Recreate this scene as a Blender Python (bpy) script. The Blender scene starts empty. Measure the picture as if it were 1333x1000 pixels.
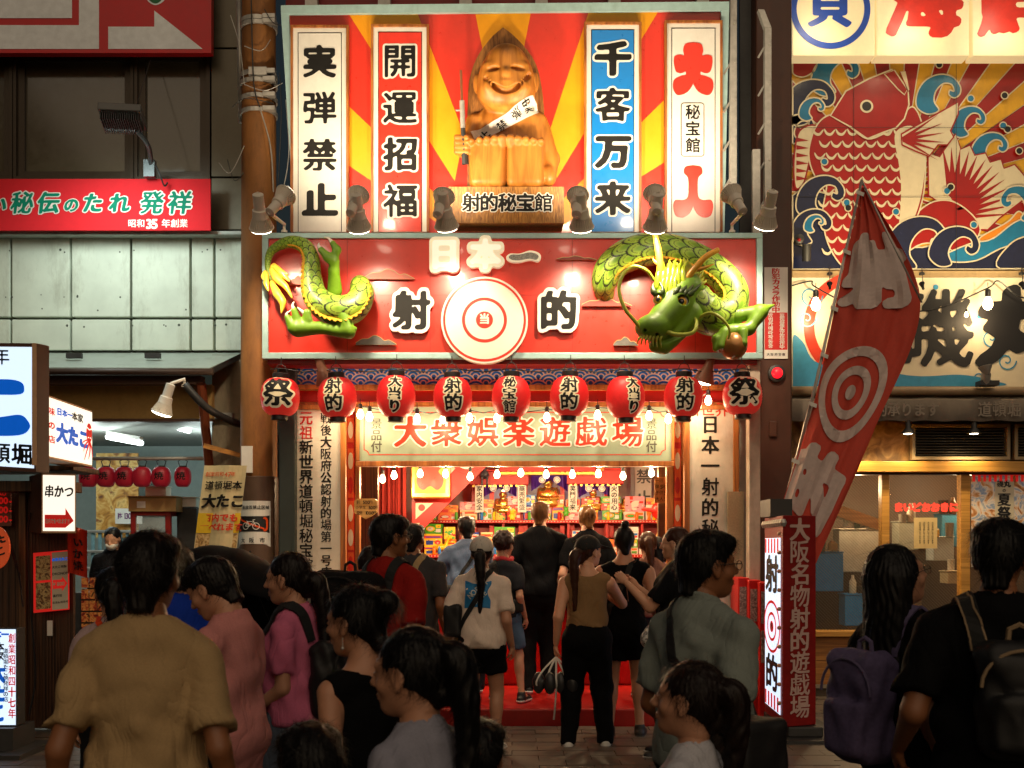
import bpy, bmesh, math, random
import numpy as np
from mathutils import Vector, Matrix, noise
from mathutils.geometry import tessellate_polygon, delaunay_2d_cdt
from mathutils.bvhtree import BVHTree
random.seed(7); rng = np.random.RandomState(11)
SC = bpy.context.scene; COL = SC.collection
R = math.radians
# ---------------------------------------------------------------- camera
F, CX, HY, CH = 1481.0, 666.5, 712.0, 1.62
cam = bpy.data.cameras.new('camera'); cam_o = bpy.data.objects.new('camera', cam); COL.objects.link(cam_o)
cam.sensor_width = 36; cam.lens = 36*F/1333; cam.shift_y = (HY-500)/1333
cam.clip_start = .05; cam.clip_end = 500
cam_o.location = (0, 0, CH); cam_o.rotation_euler = (R(90), 0, 0); SC.camera = cam_o
cam.dof.use_dof = True; cam.dof.focus_distance = 10.5; cam.dof.aperture_fstop = 5.6
# ---------------------------------------------------------------- world, sun, exposure
wd = bpy.data.worlds.new('World'); SC.world = wd; wd.use_nodes = True
nt = wd.node_tree; nt.nodes.clear()
sky = nt.nodes.new('ShaderNodeTexSky'); sky.sky_type = 'NISHITA'; sky.sun_disc = False
sky.sun_elevation = R(4); sky.sun_rotation = R(180); sky.dust_density = 6
bgn = nt.nodes.new('ShaderNodeBackground'); bgn.inputs[1].default_value = 0.013
wo = nt.nodes.new('ShaderNodeOutputWorld'); nt.links.new(sky.outputs[0], bgn.inputs[0]); nt.links.new(bgn.outputs[0], wo.inputs[0])
sl = bpy.data.lights.new('sun', 'SUN'); sl.energy = 0.72; sl.angle = R(70); sl.color = (1, .78, .55)  # warm broad sun lamp stands in for the street glow
so = bpy.data.objects.new('sun', sl); COL.objects.link(so); so.rotation_euler = (R(52), 0, R(12))
SC.view_settings.view_transform = 'Standard'; SC.view_settings.look = 'None'
SC.view_settings.gamma = 1; SC.view_settings.exposure = 0.15; SC.view_settings.use_curve_mapping = False
SC.cycles.use_denoising = True
SC.cycles.max_bounces = 6; SC.cycles.transparent_max_bounces = 12; SC.cycles.sample_clamp_indirect = 6
SC.cycles.caustics_reflective = False; SC.cycles.caustics_refractive = False

def W(px, py, d): return Vector(((px-CX)/F*d, d, CH+(HY-py)/F*d))
def X(px, d): return (px-CX)/F*d
def Z(py, d): return CH+(HY-py)/F*d
# ---------------------------------------------------------------- materials
MATS = {}
def mat(name, col, rough=.55, metal=0, var=.12, scale=14, bump=.05, emit=0, ecol=None, coat=0, stretch=(1,1,1), alpha=1, spec=.5, trans=0, dirt=0):
    if name in MATS: return MATS[name]
    m = bpy.data.materials.new(name); m.use_nodes = True; t = m.node_tree; b = t.nodes['Principled BSDF']
    L = t.links.new; N = t.nodes.new
    tc = N('ShaderNodeTexCoord'); mp = N('ShaderNodeMapping'); mp.inputs['Scale'].default_value = stretch
    L(tc.outputs['Object'], mp.inputs[0])
    nz = N('ShaderNodeTexNoise'); nz.inputs['Scale'].default_value = scale; nz.inputs['Detail'].default_value = 6; nz.inputs['Roughness'].default_value = .6
    L(mp.outputs[0], nz.inputs['Vector'])
    mr = N('ShaderNodeMapRange'); mr.inputs['From Min'].default_value = .3; mr.inputs['From Max'].default_value = .7
    mr.inputs['To Min'].default_value = 1-var; mr.inputs['To Max'].default_value = 1+var*.6
    L(nz.outputs[0], mr.inputs[0])
    mx = N('ShaderNodeVectorMath'); mx.operation = 'SCALE'; mx.inputs[0].default_value = col[:3]
    L(mr.outputs[0], mx.inputs['Scale']); cout = mx.outputs[0]
    if dirt:
        n2 = N('ShaderNodeTexNoise'); n2.inputs['Scale'].default_value = 2.3; n2.inputs['Detail'].default_value = 9; n2.inputs['Roughness'].default_value = .72
        m2 = N('ShaderNodeMapping'); m2.inputs['Scale'].default_value = (1.6, 1.6, .5); L(tc.outputs['Object'], m2.inputs[0]); L(m2.outputs[0], n2.inputs['Vector'])
        cr = N('ShaderNodeMapRange'); cr.inputs['From Min'].default_value = .52; cr.inputs['From Max'].default_value = .72; cr.inputs['To Max'].default_value = dirt
        L(n2.outputs[0], cr.inputs[0])
        mm = N('ShaderNodeMix'); mm.data_type = 'RGBA'; L(cr.outputs[0], mm.inputs['Factor']); L(cout, mm.inputs['A'])
        mm.inputs['B'].default_value = (col[0]*.3+.01, col[1]*.26+.008, col[2]*.2+.004, 1); cout = mm.outputs['Result']
    L(cout, b.inputs['Base Color'])
    rr = N('ShaderNodeMapRange'); rr.inputs['To Min'].default_value = max(.02, rough-.1); rr.inputs['To Max'].default_value = min(1, rough+.12)
    L(nz.outputs[0], rr.inputs[0]); L(rr.outputs[0], b.inputs['Roughness'])
    b.inputs['Metallic'].default_value = metal; b.inputs['Coat Weight'].default_value = coat; b.inputs['Coat Roughness'].default_value = .08
    b.inputs['Specular IOR Level'].default_value = spec; b.inputs['Transmission Weight'].default_value = trans
    b.inputs['Alpha'].default_value = alpha
    if bump:
        bp = N('ShaderNodeBump'); bp.inputs['Strength'].default_value = min(1, bump*4); bp.inputs['Distance'].default_value = .004
        L(nz.outputs[0], bp.inputs['Height']); L(bp.outputs[0], b.inputs['Normal'])
    if emit:
        b.inputs['Emission Strength'].default_value = emit
        if ecol: b.inputs['Emission Color'].default_value = (*ecol, 1)
        else: L(cout, b.inputs['Emission Color'])
    MATS[name] = m; return m
def cloth(name, col):
    """woven cloth with drawn-in creases as relief"""
    if name in MATS: return MATS[name]
    m = mat(name, col, .9, var=.14, scale=240, bump=.04, spec=.12); t = m.node_tree; L = t.links.new; N = t.nodes.new
    tc = N('ShaderNodeTexCoord'); mp = N('ShaderNodeMapping'); mp.inputs['Scale'].default_value = (1, 1, .5); mp.inputs['Rotation'].default_value = (.3, .5, 0)
    L(tc.outputs['Object'], mp.inputs[0]); nz = N('ShaderNodeTexNoise'); nz.inputs['Scale'].default_value = 5.5; nz.inputs['Detail'].default_value = 3; nz.inputs['Distortion'].default_value = 1.4; L(mp.outputs[0], nz.inputs['Vector'])
    a = N('ShaderNodeMath'); a.operation = 'SUBTRACT'; a.inputs[1].default_value = .5; L(nz.outputs[0], a.inputs[0]); b = N('ShaderNodeMath'); b.operation = 'ABSOLUTE'; L(a.outputs[0], b.inputs[0])
    c = N('ShaderNodeMath'); c.operation = 'POWER'; c.inputs[1].default_value = .6; L(b.outputs[0], c.inputs[0])
    bp = N('ShaderNodeBump'); bp.inputs['Strength'].default_value = .75; bp.inputs['Distance'].default_value = .016; L(c.outputs[0], bp.inputs['Height'])
    old = [n for n in t.nodes if n.type == 'BUMP' and n is not bp and n != bp]; L(bp.outputs[0], old[0].inputs['Normal']); return m
def rgb(h):
    c = [int(h[i:i+2], 16)/255 for i in (0, 2, 4)]
    return tuple(x/12.92 if x <= .04045 else ((x+.055)/1.055)**2.4 for x in c)
def wood(name, c1, c2, sc=3, axis=2, rough=.5, rings=5.):
    if name in MATS: return MATS[name]
    m = mat(name, c1, rough, var=.1, bump=.04); t = m.node_tree; b = t.nodes['Principled BSDF']; L = t.links.new; N = t.nodes.new
    tc = N('ShaderNodeTexCoord'); mp = N('ShaderNodeMapping'); s = [rings]*3; s[axis] = .35; mp.inputs['Scale'].default_value = s
    L(tc.outputs['Object'], mp.inputs[0]); nz = N('ShaderNodeTexNoise'); nz.inputs['Scale'].default_value = sc; nz.inputs['Detail'].default_value = 8
    nz.inputs['Distortion'].default_value = 1.2; L(mp.outputs[0], nz.inputs['Vector'])
    cr = N('ShaderNodeValToRGB'); cr.color_ramp.elements[0].position = .35; cr.color_ramp.elements[1].position = .68
    cr.color_ramp.elements[0].color = (*c2, 1); cr.color_ramp.elements[1].color = (*c1, 1)
    L(nz.outputs[0], cr.inputs[0]); L(cr.outputs[0], b.inputs['Base Color']); return m
def vcol(name, rough=.4, coat=0, attr='Col', bump=.03):
    if name in MATS: return MATS[name]
    m = mat(name, (.5, .5, .5), rough, bump=bump, coat=coat); t = m.node_tree
    a = t.nodes.new('ShaderNodeVertexColor'); a.layer_name = attr; t.links.new(a.outputs[0], t.nodes['Principled BSDF'].inputs['Base Color']); return m
def emis(name, col, s):
    return mat(name, tuple(min(.8, c) for c in col), .4, var=.03, bump=0, emit=s, ecol=col)
def speck(name, cols, scale, rough=.5, emit=0):
    """multi-colour patches for photo-like print (food posters, packed goods)"""
    if name in MATS: return MATS[name]
    m = mat(name, cols[0], rough, bump=0, var=0); t = m.node_tree; L = t.links.new; N = t.nodes.new; b = t.nodes['Principled BSDF']
    tc = N('ShaderNodeTexCoord'); vz = N('ShaderNodeTexNoise'); vz.inputs['Scale'].default_value = scale; vz.inputs['Detail'].default_value = 4; vz.inputs['Distortion'].default_value = 1.5
    L(tc.outputs['Object'], vz.inputs['Vector']); cr = N('ShaderNodeValToRGB'); e = cr.color_ramp.elements
    while len(e) < len(cols): e.new(.5)
    for i, c in enumerate(cols): e[i].position = .3+.4*i/(len(cols)-1); e[i].color = (*c, 1)
    L(vz.outputs[0], cr.inputs[0]); L(cr.outputs[0], b.inputs['Base Color'])
    if emit: b.inputs['Emission Strength'].default_value = emit; L(cr.outputs[0], b.inputs['Emission Color'])
    return m
# ---------------------------------------------------------------- mesh building
def _inside(p, l):
    x, y = p; c = False; j = len(l)-1
    for i in range(len(l)):
        if (l[i][1] > y) != (l[j][1] > y) and x < (l[j][0]-l[i][0])*(y-l[i][1])/(l[j][1]-l[i][1])+l[i][0]: c = not c
        j = i
    return c
class MB:
    def __init__(s): s.v = []; s.f = []; s.m = []
    def add(s, vs, fs, mi=0):
        o = len(s.v); s.v += [tuple(v) for v in vs]; s.f += [tuple(i+o for i in f) for f in fs]; s.m += [mi]*len(fs); return s
    def box(s, x0, x1, y0, y1, z0, z1, mi=0, M=None):
        vs = [Vector((x, y, z)) for z in (z0, z1) for y in (y0, y1) for x in (x0, x1)]
        if M is not None: vs = [M @ v for v in vs]
        return s.add(vs, [(0, 2, 3, 1), (4, 5, 7, 6), (0, 1, 5, 4), (2, 6, 7, 3), (0, 4, 6, 2), (1, 3, 7, 5)], mi)
    def pbox(s, px0, px1, py0, py1, d, th, mi=0):
        """box whose front face at distance d covers these pixels, going back by th"""
        return s.box(X(px0, d), X(px1, d), d, d+th, Z(py1, d), Z(py0, d), mi)
    def tube(s, pts, r, n=8, mi=0, cap=True):
        pts = [Vector(p) for p in pts]; rs = r if isinstance(r, (list, tuple)) else [r]*len(pts)
        vs = []; fs = []; up = None
        for i, p in enumerate(pts):
            t = (pts[min(i+1, len(pts)-1)]-pts[max(i-1, 0)]).normalized()
            if up is None: up = t.orthogonal().normalized()
            up = (up-t*up.dot(t)); up = up.normalized() if up.length > 1e-6 else t.orthogonal().normalized()
            w = t.cross(up)
            for k in range(n):
                a = 2*math.pi*k/n; vs.append(p+(up*math.cos(a)+w*math.sin(a))*rs[i])
        for i in range(len(pts)-1):
            for k in range(n):
                a = i*n+k; b = i*n+(k+1) % n; fs.append((a, b, b+n, a+n))
        if cap: fs += [tuple(range(n))[::-1], tuple(range((len(pts)-1)*n, len(pts)*n))]
        return s.add(vs, fs, mi)
    def lathe(s, c, prof, n=24, axis=(0, 0, 1), mi=0, sc=(1, 1)):
        """prof: (radius, height along axis)"""
        ax = Vector(axis).normalized(); u = ax.orthogonal().normalized() if abs(ax.z) < .99 else Vector((1, 0, 0)); w = ax.cross(u); c = Vector(c)
        vs = [c+ax*h+(u*math.cos(2*math.pi*k/n)*sc[0]+w*math.sin(2*math.pi*k/n)*sc[1])*r for r, h in prof for k in range(n)]
        fs = [(i*n+k, i*n+(k+1) % n, (i+1)*n+(k+1) % n, (i+1)*n+k) for i in range(len(prof)-1) for k in range(n)]
        fs += [tuple(range(n))[::-1], tuple(range((len(prof)-1)*n, len(prof)*n))]
        return s.add(vs, fs, mi)
    def poly(s, loops, fr, z=0, th=0, mi=0, side=None, grid=0):
        """filled flat shape: loops of 2D points; fr maps (u, v, out) to space; th = thickness behind the front"""
        loops = [[(p[0], p[1]) for i, p in enumerate(l) if math.hypot(p[0]-l[i-1][0], p[1]-l[i-1][1]) > 1e-5] for l in loops]; loops = [l for l in loops if len(l) > 2]
        if not loops: return s
        flat = [p for l in loops for p in l]; tri = []; offs = np.cumsum([0]+[len(l) for l in loops])
        if len(loops) == 1: groups = {0: []}
        else:
            ins = [[j for j in range(len(loops)) if j != i and _inside(loops[i][0], loops[j])] for i in range(len(loops))]
            groups = {i: [] for i in range(len(loops)) if len(ins[i]) % 2 == 0}
            for i in range(len(loops)):
                if len(ins[i]) % 2:
                    o = max((j for j in ins[i] if j in groups), key=lambda j: len(ins[j]), default=None)
                    if o is not None: groups[o].append(i)
        def area2(l): return abs(sum(l[i-1][0]*l[i][1]-l[i][0]*l[i-1][1] for i in range(len(l))))
        for o, hs in groups.items():
            ids = [o]+hs; mp = [offs[j]+q for j in ids for q in range(len(loops[j]))]
            if not grid:
                tt = [tuple(mp[q] for q in t) for t in tessellate_polygon([[Vector((p[0], p[1], 0)) for p in loops[j]] for j in ids])]
                A = sum(area2([flat[q] for q in t]) for t in tt); B = area2(loops[o])-sum(area2(loops[j]) for j in hs)
                if abs(A-B) <= .015*B: tri += tt; continue
            vs = [flat[q] for q in mp]; ed = []; o2 = 0
            for j in ids: n = len(loops[j]); ed += [(o2+q, o2+(q+1) % n) for q in range(n)]; o2 += n
            if grid:
                xs = [p[0] for p in loops[o]]; ys = [p[1] for p in loops[o]]; gx = math.floor(min(xs)/grid)*grid
                while gx < max(xs):
                    gy = math.floor(min(ys)/grid)*grid
                    while gy < max(ys):
                        if _inside((gx, gy), loops[o]): vs.append((gx, gy))
                        gy += grid
                    gx += grid
            r = delaunay_2d_cdt([Vector(p) for p in vs], ed, [], 0, 1e-6); base = len(flat); flat += [(p[0], p[1]) for p in r[0]]
            for t in r[2]:
                c_ = (sum(r[0][q][0] for q in t)/3, sum(r[0][q][1] for q in t)/3)
                if sum(_inside(c_, loops[j]) for j in ids) % 2: tri.append(tuple(base+q for q in t))
        fs = []
        q0 = flat[0]; A0 = fr(q0[0], q0[1], 0); e = 1e-2; ccw = (fr(q0[0]+e, q0[1], 0)-A0).cross(fr(q0[0], q0[1]+e, 0)-A0).dot(fr(q0[0], q0[1], 1)-A0) > 0
        for a, b, c in tri:
            (x1, y1), (x2, y2), (x3, y3) = flat[a], flat[b], flat[c]
            ar = (x2-x1)*(y3-y1)-(x3-x1)*(y2-y1)
            if abs(ar) < 1e-12: continue
            fs.append((a, b, c) if (ar > 0) == ccw else (c, b, a))
        s.add([fr(p[0], p[1], z) for p in flat], fs, mi)
        if th:
            o = 0
            for l in loops:
                n = len(l); vs = [fr(p[0], p[1], z) for p in l]+[fr(p[0], p[1], z-th) for p in l]
                s.add(vs, [(i, i+n, (i+1) % n+n, (i+1) % n) for i in range(n)], mi if side is None else side)
        return s
    def stroke(s, pts, w, fr, z=0, mi=0, closed=False):
        pts = [Vector((p[0], p[1])) for p in pts]; n = len(pts); vs = []
        for i, p in enumerate(pts):
            a = pts[(i-1) % n] if (closed or i) else p; b = pts[(i+1) % n] if (closed or i < n-1) else p
            t = (b-a); t = t.normalized() if t.length > 0 else Vector((1, 0)); nn = Vector((-t.y, t.x)); ww = w(i/(n-1)) if callable(w) else w
            vs += [fr(*(p+nn*ww/2), z), fr(*(p-nn*ww/2), z)]
        m = n if closed else n-1
        return s.add(vs, [(2*i, 2*i+1, (2*i+3) % (2*n), (2*i+2) % (2*n)) for i in range(m)], mi)
    def mesh(s, name, mats=None, smooth=False):
        me = bpy.data.meshes.new(name); me.from_pydata(s.v, [], s.f)
        for m in (mats or []): me.materials.append(m)
        if any(s.m): me.polygons.foreach_set('material_index', s.m)
        if smooth: me.polygons.foreach_set('use_smooth', [True]*len(me.polygons))
        me.update(); return me
    def build(s, name, mats, parent=None, smooth=False, label=None, bevel=0, **tags):
        if not isinstance(mats, (list, tuple)): mats = [mats]
        o = link(name, s.mesh(name, mats, smooth), parent, label, **tags)
        if bevel:
            bv = o.modifiers.new('bevel', 'BEVEL'); bv.width = bevel; bv.segments = 2; bv.limit_method = 'ANGLE'; bv.angle_limit = R(40)
        if smooth == 'auto':
            me = o.data; me.set_sharp_from_angle(angle=R(38))
        return o
def link(name, me, parent=None, label=None, **tags):
    o = bpy.data.objects.new(name, me); COL.objects.link(o)
    if parent is not None: o.parent = parent
    if label: o['label'] = label
    for k, v in tags.items(): o[k] = v
    return o
THINGS = []
def thing(name, label, cat, group=None):
    o = bpy.data.objects.new(name, None); COL.objects.link(o); o.empty_display_size = .1
    o['label'] = label; o['category'] = cat
    if group: o['group'] = group
    THINGS.append(o); return o
def tag(o, label, cat, group=None):
    o['label'] = label; o['category'] = cat
    if group: o['group'] = group
    return o
def struct(o): o['kind'] = 'structure'; return o
def copy_tree(o, M, label=None, parent=None):
    c = o.copy(); COL.objects.link(c); c.parent = parent
    if parent is None: c.matrix_world = M
    if label: c['label'] = label
    for ch in o.children: copy_tree(ch, None, None, c)
    return c
def front(d):
    """plane facing the street at distance d, addressed in picture units (u to the right, v down is -v)"""
    k = d/F
    return lambda u, v, z=0: Vector(((u-CX)*k, d-z, CH+(HY-v)*k))
def frame_of(o, xa, ya, k=1.):
    xa = Vector(xa).normalized(); ya = Vector(ya).normalized(); n = xa.cross(ya).normalized(); o = Vector(o)
    return lambda u, v, z=0: o+xa*u*k+ya*v*k+n*z
def quad_frame(p00, p10, p01):
    """u,v in 0..1 over the parallelogram top-left, top-right, bottom-left"""
    o = Vector(p00); a = Vector(p10)-o; b = Vector(p01)-o; n = b.cross(a).normalized()
    return lambda u, v, z=0: o+a*u+b*v+n*z
def flipv(fr): return lambda u, v, z=0: fr(u, -v, z)
def smooth2(pts, closed=True, n=5):
    P = [Vector((p[0], p[1])) for p in pts]; out = []; m = len(P)
    for i in range(m if closed else m-1):
        p0, p1, p2, p3 = P[(i-1) % m] if (closed or i) else P[0], P[i], P[(i+1) % m], P[(i+2) % m] if (closed or i < m-2) else P[-1]
        for k in range(n):
            t = k/n; out.append(.5*((2*p1)+(p2-p0)*t+(2*p0-5*p1+4*p2-p3)*t*t+(3*p1-p0-3*p2+p3)*t**3))
    if not closed: out.append(P[-1])
    return [(p.x, p.y) for p in out]
def smooth3(pts, n=6):
    P = [Vector(p) for p in pts]; out = []; m = len(P)
    for i in range(m-1):
        p0, p1, p2, p3 = P[max(i-1, 0)], P[i], P[i+1], P[min(i+2, m-1)]
        for k in range(n):
            t = k/n; out.append(.5*((2*p1)+(p2-p0)*t+(2*p0-5*p1+4*p2-p3)*t*t+(3*p1-p0-3*p2+p3)*t**3))
    out.append(P[-1]); return out
def circ(x, y, r, n=40, ry=None, a0=0, a1=360):
    full = (a1-a0) == 360; ry = r if ry is None else ry
    return [(x+r*math.cos(R(a0+(a1-a0)*i/(n if full else n-1))), y+ry*math.sin(R(a0+(a1-a0)*i/(n if full else n-1)))) for i in range(n)]
def rect(x0, y0, x1, y1): return [(x0, y0), (x1, y0), (x1, y1), (x0, y1)]
def rrect(x0, y0, x1, y1, r, n=5):
    out = []
    for cx, cy, a in ((x1-r, y1-r, 0), (x0+r, y1-r, 90), (x0+r, y0+r, 180), (x1-r, y0+r, 270)):
        out += [(cx+r*math.cos(R(a+90*i/n)), cy+r*math.sin(R(a+90*i/n))) for i in range(n+1)]
    return out
# ---------------------------------------------------------------- lettering: built-in font glyphs, thickened by a tilted pen nib
GN = 124; _ras = {}; _gly = {}
def _raster(ch):
    if ch in _ras: return _ras[ch]
    c = bpy.data.curves.new('g', 'FONT'); c.body = ch; c.resolution_u = 3; o = bpy.data.objects.new('g', c); COL.objects.link(o)
    dg = bpy.context.evaluated_depsgraph_get(); me = o.evaluated_get(dg).to_mesh()
    v = np.array([x.co[:2] for x in me.vertices]) if len(me.vertices) else np.zeros((0, 2)); me.calc_loop_triangles()
    tri = [tuple(t.vertices) for t in me.loop_triangles]; o.evaluated_get(dg).to_mesh_clear()
    bpy.data.objects.remove(o); bpy.data.curves.remove(c)
    A = np.zeros((GN, GN), bool)
    if len(v):
        w = max(v[:, 0].max()-v[:, 0].min(), .001); asian = ord(ch) > 0x2000
        cx = (v[:, 0].max()+v[:, 0].min())/2; sc = 70 if asian else 92; cy = .28 if asian else .33
        P = np.stack([(v[:, 0]-cx)*sc+GN/2, (v[:, 1]-cy)*sc+GN/2], 1)
        for t in tri:
            a, b, c3 = P[list(t)]
            x0, y0 = np.floor(np.minimum(np.minimum(a, b), c3)).astype(int); x1, y1 = np.ceil(np.maximum(np.maximum(a, b), c3)).astype(int)+1
            x0 = max(x0, 0); y0 = max(y0, 0); x1 = min(x1, GN); y1 = min(y1, GN)
            if x1 <= x0 or y1 <= y0: continue
            gx, gy = np.meshgrid(np.arange(x0, x1)+.5, np.arange(y0, y1)+.5)
            d = (b[0]-a[0])*(c3[1]-a[1])-(c3[0]-a[0])*(b[1]-a[1])
            if abs(d) < 1e-9: continue
            u = ((gx-a[0])*(c3[1]-a[1])-(c3[0]-a[0])*(gy-a[1]))/d; w2 = ((b[0]-a[0])*(gy-a[1])-(gx-a[0])*(b[1]-a[1]))/d
            A[y0:y1, x0:x1] |= (u >= -.02) & (w2 >= -.02) & (u+w2 <= 1.02)
    _ras[ch] = (A, (w*sc/GN if len(v) else .4)); return _ras[ch]
def _blur(A, s):
    r = int(s*3)+1; k = np.exp(-np.arange(-r, r+1)**2/(2*s*s)); k /= k.sum()
    A = np.apply_along_axis(lambda m: np.convolve(m, k, 'same'), 0, A); return np.apply_along_axis(lambda m: np.convolve(m, k, 'same'), 1, A)
def _contours(Fd, lv=.5, tol=.35):
    n, m = Fd.shape; B = Fd > lv; seg = {}
    code = B[:-1, :-1]*1+B[:-1, 1:]*2+B[1:, 1:]*4+B[1:, :-1]*8
    T = {1: [(3, 0)], 2: [(0, 1)], 3: [(3, 1)], 4: [(1, 2)], 5: [(3, 0), (1, 2)], 6: [(0, 2)], 7: [(3, 2)], 8: [(2, 3)], 9: [(2, 0)], 10: [(0, 1), (2, 3)], 11: [(2, 1)], 12: [(1, 3)], 13: [(1, 0)], 14: [(0, 3)]}
    ek = lambda y, x, e: ((y, x, 0) if e == 0 else (y, x+1, 1) if e == 1 else (y+1, x, 0) if e == 2 else (y, x, 1))
    for y, x in zip(*np.nonzero((code > 0) & (code < 15))):
        for a, b in T[int(code[y, x])]: seg[ek(y, x, a)] = ek(y, x, b)
    def pt(k):
        y, x, h = k
        if h == 0: a, b = Fd[y, x], Fd[y, x+1]; t = (lv-a)/(b-a) if b != a else .5; return (x+t, y)
        a, b = Fd[y, x], Fd[y+1, x]; t = (lv-a)/(b-a) if b != a else .5; return (x, y+t)
    loops = []
    while seg:
        k0 = next(iter(seg)); k = k0; l = []
        while k in seg: l.append(pt(k)); k = seg.pop(k)
        if len(l) > 7: loops.append(l)
    def dp(P, a, b, keep):
        if b-a < 2: return
        A, Bq = P[a], P[b]; d = Bq-A; L = np.hypot(*d); q = P[a+1:b]-A
        e = np.abs(q[:, 0]*d[1]-q[:, 1]*d[0])/L if L > 1e-9 else np.hypot(q[:, 0], q[:, 1])
        i = int(e.argmax())
        if e[i] > tol: keep.add(a+1+i); dp(P, a, a+1+i, keep); dp(P, a+1+i, b, keep)
    out = []
    for l in loops:
        P = np.array(l+[l[0]]); h = len(P)//2; keep = {0, h}; dp(P, 0, h, keep); dp(P, h, len(P)-1, keep)
        q = [tuple(P[i]) for i in sorted(keep)]
        if len(q) > 2: out.append(q)
    return out
def glyph(ch, bx=3., by=2., blur=1.1, tilt=.5, ex=0):
    """loops in a unit box centred on 0, y up"""
    key = (ch, bx, by, blur, tilt, ex)
    if key in _gly: return _gly[key]
    A, w = _raster(ch); fac = min(1.1, max(.3, 1.75-10.8*A.mean())) if ord(ch) > 0x2000 else 1; bx = bx*fac+ex; by = by*fac+ex; D = A.copy(); c, s = math.cos(tilt), math.sin(tilt); r = int(max(bx, by))+1
    for dy in range(-r, r+1):
        for dx in range(-r, r+1):
            u, v = dx*c+dy*s, -dx*s+dy*c
            if (u/max(bx, .5))**2+(v/max(by, .5))**2 <= 1 and (dx or dy): D |= np.roll(np.roll(A, dy, 0), dx, 1)
    Lp = _contours(_blur(D.astype(float), blur)) if D.any() else []
    _gly[key] = ([[((x+.5-GN/2)/70, (y+.5-GN/2)/70) for x, y in l] for l in Lp], w*GN/70)
    return _gly[key]
def text(mb, s, fr, x, y, size, mi=0, out=None, omi=1, vert=False, pitch=1.0, z=.006, th=0, bx=3., by=1.8, blur=1.1, sx=1., rot=0, shear=0., ow=3.5, tilt=.5, down=True, oth=0, warp=None, grid=0):
    """characters centred from (x, y); down: v axis of fr grows downwards. warp(u,v)->(u,v) optional"""
    cu, cv = x, y; sg = -1 if down else 1; cr, sr = math.cos(rot), math.sin(rot)
    for ch in s:
        if ch != ' ':
            for pas in ((1, 0) if out is not None else (0,)):
                Lp, w = glyph(ch, bx, by, blur, tilt, out if pas else 0)
                q = []
                for l in Lp:
                    ql = []
                    for a, b in l:
                        a, b = a*size*sx+shear*b*size, b*size+shear*.0
                        b += .0
                        a, b = a*cr-b*sr, a*sr+b*cr
                        pu, pv = cu+a, cv+sg*b
                        ql.append(warp(pu, pv) if warp else (pu, pv))
                    q.append(ql)
                zz = z-.0025 if pas else z
                mb.poly(q, fr, zz, (oth if pas else th), omi if pas else mi, grid=grid)
        else: w = .4
        if vert: cv += size*pitch if down else -size*pitch
        else:
            adv = (1.0 if ord(ch) > 0x2000 else max(w, .28)+.1)*size*sx*pitch
            cu += adv*cr; cv += sg*adv*sr
    return mb
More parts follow.
